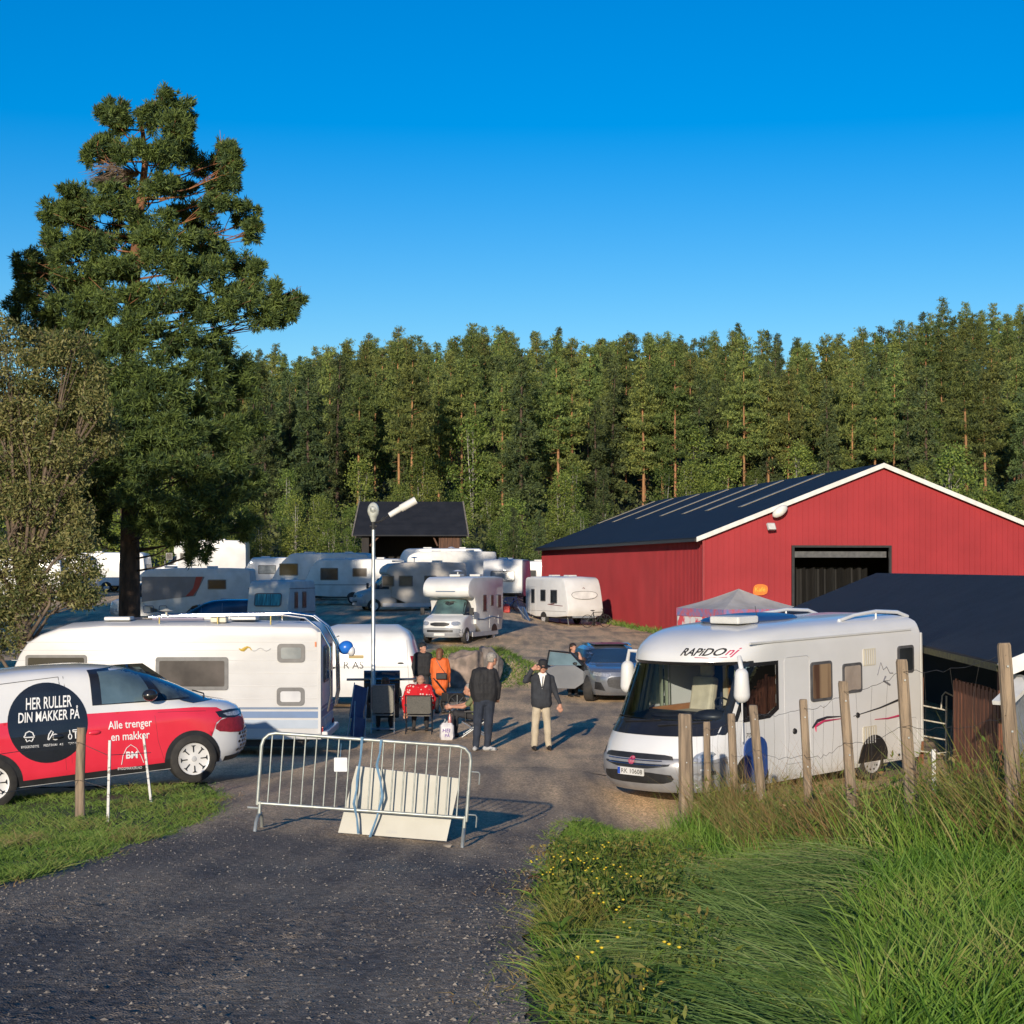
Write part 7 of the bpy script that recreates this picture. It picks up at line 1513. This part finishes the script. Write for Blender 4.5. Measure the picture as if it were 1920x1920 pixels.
for f_ in (.95, .68, .42, .2):
    m = MB()
    for i in range(len(FP)-1):
        a, b = tops[i], tops[i+1]; ga = hh(a.x, a.y); gb = hh(b.x, b.y); A = V3(a.x, a.y-.05, ga+(a.z-ga)*f_); B_ = V3(b.x, b.y-.05, gb+(b.z-gb)*f_); n = 14
        pts = [A.lerp(B_, k/n)+V3(0, 0, -.05*math.sin(PI*k/n)+rr.gauss(0, .008))-Vector(wt.location) for k in range(n+1)]
        m.tube(pts, .002, 4, False)
    m.build('line_wire', WIRE, wt)
m = MB()
for i in range(len(FP)-1):
    a, b = tops[i], tops[i+1]; ga = hh(a.x, a.y); gb = hh(b.x, b.y); n = 4
    for k in range(1, n):
        p = a.lerp(b, k/n); g = lerp(ga, gb, k/n); hgt = (p.z-g)
        pts = [V3(p.x+rr.gauss(0, .012), p.y-.05, g+hgt*f_-.04)-Vector(wt.location) for f_ in (.95, .8, .62, .42, .2)]; m.tube(pts, .0011, 3, False)
m.build('stay_wire', WIRE, wt)
# left fence
s_ = F/22.9; x = gx(150, 22.9); t = thing('fence_post', 'round wooden fence post on the grass verge in front of the painted van', 'fence post', (x, 22.9, hh(x, 22.9)))
m = MB(); m.tube([(0, 0, -.2), (.0, 0, .5), (.02, 0, 1.13)], [.066, .062, .058], 12); m.build('post', POSTM, t, smooth=60)
for (px, pt, pb, Y, dx, lb) in ((202, 1388, 1536, 22.0, 4, 'white peeling fence stake standing upright beside the round post'), (285, 1378, 1484, 24.6, -16, 'white peeling fence stake leaning left, in front of the van door')):
    s_ = F/Y; x = gx(px, Y); g = hh(x, Y); tp = at(px+dx, pt, Y); t = thing('fence_stake', lb, 'stake', (x, Y, g)); m = MB(); m.bar((0, 0, -.1), (tp.x-x, 0, tp.z-g), .035, .03); m.build('stake', pm('peeling_white_paint', (.62, .61, .58), (.25, .22, .18), 22, .7, contrast=(.38, .45)), t)
wt = thing('fence_wire', 'thin wires running along the left verge past the wooden post', 'wire', (-5.4, 22.9, .6))
pw = Vector((gx(150, 22.9), 22.85, hh(gx(150, 22.9), 22.9))); p1 = at(202, 1400, 22.0); p2 = at(283, 1400, 24.6)
for f_ in (.9, .45): m = MB(); q0 = V3(-8.2, 14, hh(-8.2, 14)+f_*.9); q1 = pw+V3(0, 0, f_*1.05); q2 = V3(p1.x, p1.y, hh(p1.x, p1.y)+f_*.9); q3 = V3(p2.x, p2.y, hh(p2.x, p2.y)+f_*.75); m.tube([a-Vector(wt.location) for a in (q0, q0.lerp(q1, .5)-V3(0, 0, .1), q1, q2, q3)], .004, 4, False); m.build('line_wire', WIRE, wt)
# ------------------------------------------------------------ gate and stake at the right
Y = 33.0; x0 = gx(1738, Y); x1 = gx(1776, Y); t = thing('tubular_gate', 'old white tubular metal gate between the motorhome rear and the shed', 'gate', (x0, Y, 0), R(8))
W_ = x1-x0; GP = pm('old_white_tube', (.50, .48, .42), (.22, .17, .12), 14, .7, contrast=(.36, .46)); zz = lambda py: CH-(py-HY)/F*Y
m = MB(); m.tube([(W_, 0, 0.0), (W_, 0, zz(1305))], .018, 8); m.tube([(W_+.14, 0, zz(1306)), (W_-.02, 0, zz(1298)), (W_-.08, 0, zz(1305)), (W_-.10, 0, zz(1330))], .014, 8); m.build('upright', GP, t)
for a, b in ((1318, 1332), (1346, 1358), (1376, 1388), (1408, 1416)): m = MB(); m.tube([(-.9, 0, zz(a)+.12), (W_, 0, zz(b))], .014, 8); m.build('rail', GP, t)
m = MB(); m.tube([(-.05, -.3, zz(1410)), (.45, -.3, zz(1406))], .008, 6); m.build('cross_rod', GP, t)
Y = 16; x = gx(1754, Y); t = thing('fence_stake', 'short broken white stake in the tall weeds near the gate', 'stake', (x, Y, 0)); m = MB(); tp = at(1750, 1405, Y); m.bar((0, 0, hh(x, Y)-.1), (tp.x-x, 0, tp.z), .035, .03); m.build('stake', MATS['peeling_white_paint'], t)
# ------------------------------------------------------------ odds and ends by the background caravans
def bicycle(label, loc, rz, c):
    t = thing('bicycle', label, 'bicycle', loc, rz); mt = pm('bike_'+c, {'red': (.4, .02, .02), 'black': (.02, .02, .02), 'blue': (.03, .08, .3)}[c], None, 4, .3)
    for x in (-.52, .52): m = MB(); m.tube([(x+.33*math.cos(k*PI/12), 0, .34+.33*math.sin(k*PI/12)) for k in range(25)], .018, 6); w_ = m.build('wheel', TYRE, t); m = MB(); [m.tube([(x, 0, .34), (x+.32*math.cos(k*PI/5), 0, .34+.32*math.sin(k*PI/5))], .004, 3) for k in range(10)]; m.build('spokes', STEEL, w_)
    m = MB()
    for a, b in (((-.52, 0, .34), (-.05, 0, .30)), ((-.05, 0, .30), (-.2, 0, .85)), ((-.2, 0, .8), (.38, 0, .82)), ((-.05, 0, .30), (.38, 0, .78)), ((-.52, 0, .34), (-.18, 0, .78)), ((.52, 0, .34), (.36, 0, .95))): m.tube([a, b], .018, 6)
    m.build('frame', mt, t); m = MB(); m.tube([(.40, -.26, .98), (.36, 0, .96), (.40, .26, .98)], .014, 6); m.build('handlebar', DARK, t); m = MB(); m.ball((-.22, 0, .9), (.13, .06, .03)); m.build('saddle', DARK, t)
bicycle('black bicycle leaning by the drawbar of the caravan beside the red barn', (gx(1118, 96.5), 96.3, hh(4.6, 96)), R(20), 'black')
bicycle('dark bicycle standing between the white caravans', (gx(955, 101), 101, hh(-.2, 101)), R(10), 'blue')
x = gx(950, 100.5); t = thing('fuel_can', 'small red fuel can on the ground between the white caravans', 'can', (x, 100, hh(x, 100))); m = MB(); m.box((0, 0, .2), (.36, .2, .38)); m.build('can_body', pm('red_plastic', (.6, .03, .02), None, 4, .4), t, bevel=.04); m = MB(); m.tube([(-.1, 0, .38), (-.08, 0, .46), (.08, 0, .46), (.1, 0, .38)], .02, 6); m.build('handle', MATS['red_plastic'], t)
x = gx(988, 97.5); t = thing('folded_table', 'blue folded camping table leaning at the rear of the white caravan', 'table', (x, 97.3, hh(x, 97.3)), R(20), pitch=R(25)); m = MB(); m.box((0, 0, .4), (.05, .9, .8)); m.build('table_top', pm('blue_table', (.04, .1, .24), None, 3, .4), t); m = MB(); m.tube([(-.05, -.4, 0), (-.05, .4, .8)], .02, 5); m.tube([(-.05, .4, 0), (-.05, -.4, .8)], .02, 5); m.build('legs', STEEL, t)
# ------------------------------------------------------------ grass and weeds
def blade_mat(name, cols, rough=.6, transl=.3):
    m = bpy.data.materials.new(name); m.use_nodes = True; nt = m.node_tree; L = nt.links.new; p = nt.nodes['Principled BSDF']; p.inputs['Roughness'].default_value = rough; p.inputs['Specular IOR Level'].default_value = .35
    a = N(nt, 'ShaderNodeAttribute'); a.attribute_name = 'rnd'; r = N(nt, 'ShaderNodeValToRGB'); r.color_ramp.interpolation = 'LINEAR'
    el = r.color_ramp.elements; el[0].color = (*cols[0], 1); el[1].color = (*cols[-1], 1)
    for i, c in enumerate(cols[1:-1]): e = el.new((i+1)/(len(cols)-1)); e.color = (*c, 1)
    L(a.outputs['Fac'], r.inputs[0])
    L(r.outputs[0], p.inputs['Base Color']); tr = N(nt, 'ShaderNodeBsdfTranslucent'); L(r.outputs[0], tr.inputs[0]); mx = N(nt, 'ShaderNodeMixShader'); mx.inputs[0].default_value = transl
    L(p.outputs[0], mx.inputs[1]); L(tr.outputs[0], mx.inputs[2]); L(mx.outputs[0], nt.nodes['Material Output'].inputs[0]); return m
GREEN = blade_mat('green_blades', [(.04, .10, .012), (.085, .19, .02), (.15, .27, .032), (.21, .31, .05), (.30, .27, .09)])
SHORT = blade_mat('short_grass', [(.06, .12, .016), (.11, .20, .028), (.17, .26, .045), (.21, .25, .06), (.25, .18, .08)])
SEDGE = blade_mat('long_bent_grass', [(.05, .11, .025), (.09, .17, .04), (.14, .22, .055), (.19, .26, .08), (.30, .28, .13)])
DRY = blade_mat('dry_stems', [(.07, .14, .02), (.12, .19, .03), (.18, .20, .05), (.30, .22, .09), (.26, .13, .05), (.40, .30, .14)], .8)
WEED = blade_mat('weed_leaves', [(.05, .09, .012), (.09, .14, .02), (.15, .19, .03), (.20, .21, .04), (.25, .18, .05)])
def ribbons(P0, D, Lh, wd, bend, seg, rg, taper=1.0):
    """curved blades: base points, lean direction (n,3), length, width, bend (0..1 droop)"""
    n = len(P0); t = np.linspace(0, 1, seg+1); up = np.array([0, 0, 1.])
    h = D.copy(); h[:, 2] = 0; h = unit(h+1e-5)
    pts = []
    for k in t:
        q = P0+D*(Lh*k)[:, None]+h*(Lh*bend*k*k)[:, None]*.7; q[:, 2] -= Lh*bend*k**2*.55; pts.append(q)
    tang = unit(pts[-1]-pts[0]); side = unit(np.cross(tang, rg.normal(size=(n, 3))*.7+np.array([0, 1., 0])))
    V = []
    for i in range(seg):
        w0 = (wd*(1-t[i]**1.6*taper))[:, None]*.5; w1 = (wd*(1-t[i+1]**1.6*taper))[:, None]*.5+.0003
        V.append(np.stack([pts[i]-side*w0, pts[i]+side*w0, pts[i+1]+side*w1, pts[i+1]-side*w1], 1))
    return np.concatenate(V, 0)
def scatter(n, ya, yb, xa, xb, rg, keep=None, pw=1.0):
    """random ground points between xa(y) and xb(y), denser near the camera when pw > 1"""
    out = []; k = 0
    while len(out) < n and k < n*6:
        k += 1; y = ya+(yb-ya)*rg.rand()**pw; a, b = xa(y), xb(y)
        if b <= a: continue
        x = a+(b-a)*rg.rand()
        if keep is not None and rg.rand() > keep(x, y): continue
        out.append((x, y, hh(x, y)-.02))
    return np.array(out)
def field(name, label, P, mat, ln, wd, lean, bend, seg, seed, dirv=None, patchy=.5, hue=None, par=None):
    rg = np.random.RandomState(seed); n = len(P)
    nz = np.array([noise.noise(Vector((p[0]*1.3, p[1]*.8, seed))) for p in P])
    L_ = ln*(.55+.7*rg.rand(n))*(1+patchy*nz*1.5)
    D = rg.normal(size=(n, 3))*lean; D[:, 2] = 1
    if dirv is not None: D += np.array(dirv)*(.6+.8*rg.rand(n))[:, None]
    D = unit(D); W_ = wd*(.6+.8*rg.rand(n)); at_ = np.clip(.42+nz*.7+rg.normal(size=n)*.17, 0, 1)
    V = ribbons(P, D, L_, W_, bend*(.5+rg.rand(n)), seg, rg)
    return tag(np_mesh(name, V, name, mat, par, attr=np.tile(at_, seg)), label, kind='stuff')
rg = np.random.RandomState(77)
xR = lambda y: max(6, y*.29+1.2)*1.0
def bank_x1(y): return min(xfence(y)+2.6, y*.33+1.3)
# short turf on the whole right bank
P = scatter(44000, 5.6, 26, lambda y: xr(y)+.05, bank_x1, rg, pw=1.5)
field('bank_grass', 'short green grass on the bank right of the gravel road', P, GREEN, .17, .0075, .45, .5, 3, 1)
# grass in front of the motorhome nose
P = scatter(9000, 19, 27.2, lambda y: xr(y)-.2, lambda y: 2.9, rg, keep=lambda x, y: 1 if y < 26 or x < 2.6 else 0)
field('nose_grass', 'short bright grass in front of the motorhome bumper', P, SHORT, .10, .010, .5, .5, 2, 2)
# long combed-over grass in the middle
def kmid(x, y):
    px = CX+x/y*F; return sm((px-1270)/150)*sm((1740-px)/120)*(1-sm((y-12.5)/1.5))
P = scatter(15000, 6.0, 15.5, lambda y: .5, lambda y: y*.25, rg, keep=kmid, pw=1.3)
field('long_grass', 'long soft grass combed over to one side in the middle of the bank', P, SEDGE, .5, .006, .22, .9, 6, 3, dirv=(-.9, -.3, -.25), patchy=.3)
# tall upright blades on the right
def kright(x, y):
    px = CX+x/y*F; return sm((px-1560)/120)*(1-.92*sm((y-(xfence(y)*0+11.4))/1.2))
P = scatter(21000, 6.0, 15, lambda y: .8, bank_x1, rg, keep=kright, pw=1.2)
field('tall_green_grass', 'tall broad-bladed bright green grass at the lower right', P, GREEN, .34, .012, .28, .35, 4, 4, dirv=(.12, 0, 0), patchy=.25)
# weedy strip along the road
def kleft(x, y): return 1-sm((x-.75)/.5)
P = scatter(16000, 5.6, 19, lambda y: xr(y)+.12, lambda y: 1.5, rg, keep=kleft, pw=1.3)
field('roadside_grass', 'olive and yellowing grass tufts along the right edge of the gravel road', P, WEED, .20, .007, .38, .45, 4, 5, patchy=.8)
# tall dry stems along the fence
def kf(x, y): return math.exp(-((x-xfence(y)-.42)/.36)**2)
P = scatter(11000, 9.5, 24, lambda y: xfence(y)-.1, lambda y: xfence(y)+1.9, rg, keep=kf, pw=.9)
field('dry_stems', 'tall brown dry stems and seeding grass along the wire fence', P, DRY, .72, .0055, .26, .3, 5, 6, patchy=.9)
P = scatter(8000, 9.5, 18.5, lambda y: xfence(y)+.12, lambda y: xfence(y)+2.4, rg, pw=.9)
field('weed_thicket', 'dense brown and green weed thicket behind the right fence posts', P, WEED, .74, .011, .24, .3, 4, 7, patchy=.7)
P = scatter(6500, 9.5, 24.5, lambda y: xfence(y)-.35, lambda y: xfence(y)+1.3, rg, keep=lambda x, y: .35+.65*sm(noise.noise(Vector((x*1.4, y*.8, 21)))*3+.5))
field('fence_grass', 'tall fresh green grass growing up around the fence posts', P, GREEN, .48, .009, .24, .3, 4, 12, patchy=.8)
# bushy seed heads on some stems
P = scatter(2600, 9.5, 18.5, lambda y: xfence(y)+.12, lambda y: xfence(y)+2.4, rg, pw=.9); n = len(P); q = P[:2600].copy(); q[:, 2] += .35+.45*rg.rand(len(q)); q += rg.normal(size=q.shape)*.06; q = np.repeat(q, 5, 0)+rg.normal(size=(len(q)*5, 3))*.03
tag(np_mesh('seed_heads', leaves(q, .05, .4, rg, .4), 'seed_heads', DRY, attr=rg.rand(len(q))), 'brown and rusty seed heads among the weeds by the fence', kind='stuff')
# left verge
P = scatter(26000, 9, 27.5, lambda y: -y*.285-.6, lambda y: xl(y)+.12, rg, pw=1.1)
field('verge_grass', 'short green grass on the verge left of the gravel road', P, SHORT, .13, .009, .5, .5, 3, 8, patchy=.7)
n_ = 16     # tall leafy weeds with side leaves, in loose bushes
def leafy_stalks(name, label, spots, hgt, mat, seed):
    rg = np.random.RandomState(seed); C = []; A = []; S0 = []
    for (x, y) in spots:
        h = hgt*rg.uniform(.6, 1.25); z = hh(x, y); lx, ly = rg.normal(size=2)*.10*h*2; S0.append((x, y, z, lx, ly, h)); k = int((60 if hgt < .4 else 18)*h/.5)+6
        f = rg.rand(k)**.7; C.append(np.stack([x+lx*f+rg.normal(size=k)*.045, y+ly*f+rg.normal(size=k)*.045, z+h*f], 1)); A.append(np.full(k, rg.rand()))
    C = np.concatenate(C); V = leaves(C, .042 if hgt < .4 else .08, .36 if hgt < .4 else .2, rg, .3 if hgt < .4 else 1.2); st = MB()
    for (x, y, z, lx, ly, h) in S0: st.tube([(x, y, z), (x+lx*.5, y+ly*.5, z+h*.5), (x+lx, y+ly, z+h*1.02)], [.004, .003, .0015], 3, False)
    o = np_mesh(name, V, name, mat, attr=np.concatenate(A)); tag(o, label, kind='stuff')
    st.build('stalks', DRY, o, fix=False)
rs_ = random.Random(31)
sp = []
while len(sp) < 420:
    y = rs_.uniform(5.8, 17); x = xr(y)+.15+abs(rs_.gauss(0, .55))
    if noise.noise(Vector((x*1.5, y*.8, 4))) > -.08 and CX+x/y*F < 1330: sp.append((x, y))
leafy_stalks('roadside_weeds', 'leafy green and brown weeds in loose bushes along the right road edge', sp, .26, WEED, 41)
sp = []
while len(sp) < 520:
    y = rs_.uniform(10, 24); x = xfence(y)+rs_.uniform(-.15, 1.6)
    if noise.noise(Vector((x*1.2, y*.6, 9))) > -.15: sp.append((x, y))
leafy_stalks('fence_weeds', 'tall leafy weeds growing through the wire fence among the posts', sp, .66, WEED, 42)
P = scatter(4500, 9, 26, lambda y: xl(y)-.5, lambda y: xl(y)+.4, rg, keep=lambda x, y: 1-sm((x-xl(y))/.4))
Q = scatter(2600, 5.6, 24, lambda y: xr(y)-.35, lambda y: xr(y)+.3, rg, pw=1.3, keep=lambda x, y: sm((x-xr(y)+.35)/.4)*(1 if noise.noise(Vector((y*2, 3, x))) > -.1 else .2))
field('road_edge_grass', 'sparse dry tufts creeping from the bank onto the gravel', Q, DRY, .09, .006, .5, .5, 2, 13)
field('verge_edge_grass', 'brownish sparse grass at the edge of the verge', P, DRY, .10, .006, .5, .5, 2, 9)
# behind the shed/gate, mound and yard edges
P = scatter(9000, 53.6, 61.5, lambda y: -4.2, lambda y: 2.2, rg, keep=lambda x, y: sm((1.25-math.hypot((x+1.3)/2.6, (y-57.5)/3.2))*4))
field('mound_grass', 'grass growing on the bank around the boulder', P, SHORT, .20, .022, .5, .4, 2, 10)
P = scatter(2200, 50, 130, lambda y: 8.8-.147*(y-83.2)-.9, lambda y: 8.8-.147*(y-83.2)-.05, rg, keep=lambda x, y: 1 if y > 83 else 0)
field('wall_foot_grass', 'grass strip along the foot of the red barn side wall', P, SHORT, .3, .05, .4, .3, 2, 11)
# rosettes of broad leaves
def plant(name, label, x, y, n, L_, W_, mat, seed, tilt=.6, group=None, stems=0, flower=None):
    rg = np.random.RandomState(seed); rd = random.Random(seed); t = thing(name, label, 'plant', (x, y, hh(x, y)-.01), 0, group)
    m = MB()
    for k in range(n):
        a = 2*PI*k/n+rd.uniform(-.3, .3); d = V3(math.cos(a), math.sin(a), 0); l = L_*rd.uniform(.6, 1.1); w_ = W_*rd.uniform(.7, 1.1); s_ = V3(-d.y, d.x, 0); pts = []
        h0 = rd.uniform(.0, .12)
        for i in range(6):
            u = i/5; c = d*l*u*tilt+V3(0, 0, h0+l*(u*.75-u*u*.55)); ww = w_*math.sin(PI*min(.98, u*.9+.06))**.8*.5; pts += [c-s_*ww+V3(0, 0, ww*.35), c, c+s_*ww+V3(0, 0, ww*.35)]
        m.add(pts, [(3*i+j, 3*i+j+1, 3*i+j+4, 3*i+j+3) for i in range(5) for j in range(2)])
    m.build('leaf', mat, t, smooth=180, fix=False)
    if stems:
        st = MB(); fl = MB()
        for k in range(stems):
            a = rd.uniform(0, 6.28); h = rd.uniform(.25, .5); h *= .75; q_ = rd.uniform(.5, 1.3)*h; e = V3(math.cos(a)*q_*.6, math.sin(a)*q_*.6, h); st.tube([(0, 0, 0), V3(e.x*.3, e.y*.3, h*.55), e], .0022, 4)
            for _ in range(3): c = e+V3(rd.gauss(0, .03), rd.gauss(0, .03), rd.gauss(0, .02)); fl.ball(c, (.008, .008, .005), 6, 4)
        st.build('stem', mat, t); fl.build('flower', flower, t)
    return t
DOCK = pm('dock_leaf', (.22, .34, .06), (.13, .23, .04), 9, .8, spec=.15, transl=.45); YEL = pm('yellow_petal', (.75, .55, .03), None, 8, .6)
for i, (px, py) in enumerate(((1830, 1740), (1880, 1790), (1760, 1800), (1640, 1740), (1650, 1830), (1905, 1690))):
    p = ray(px, py+30); plant('dock_plant', 'broad-leaved dock plant in the lower right grass', p.x, p.y, 11, .44, .08, DOCK, 100+i, .35, group='dock plants in the lower right grass')
rr = random.Random(12)
for i in range(6):
    y = rr.uniform(6.6, 15); x = xr(y)+rr.uniform(.1, .5)
    plant('hawkweed', 'small yellow-flowered weed at the right road edge', x, y, 7, .16, .035, DOCK, 200+i, group='yellow-flowered weeds along the road edge', stems=4, flower=YEL)
for i in range(44):
    px = rr.uniform(1030, 1500); p = ray(px, rr.uniform(1600, 1900)); plant('leafy_weed', 'low leafy green weed scattered in the bank grass', p.x, p.y, 11, .20, .05, DOCK, 300+i, group='leafy weeds scattered in the bank grass')
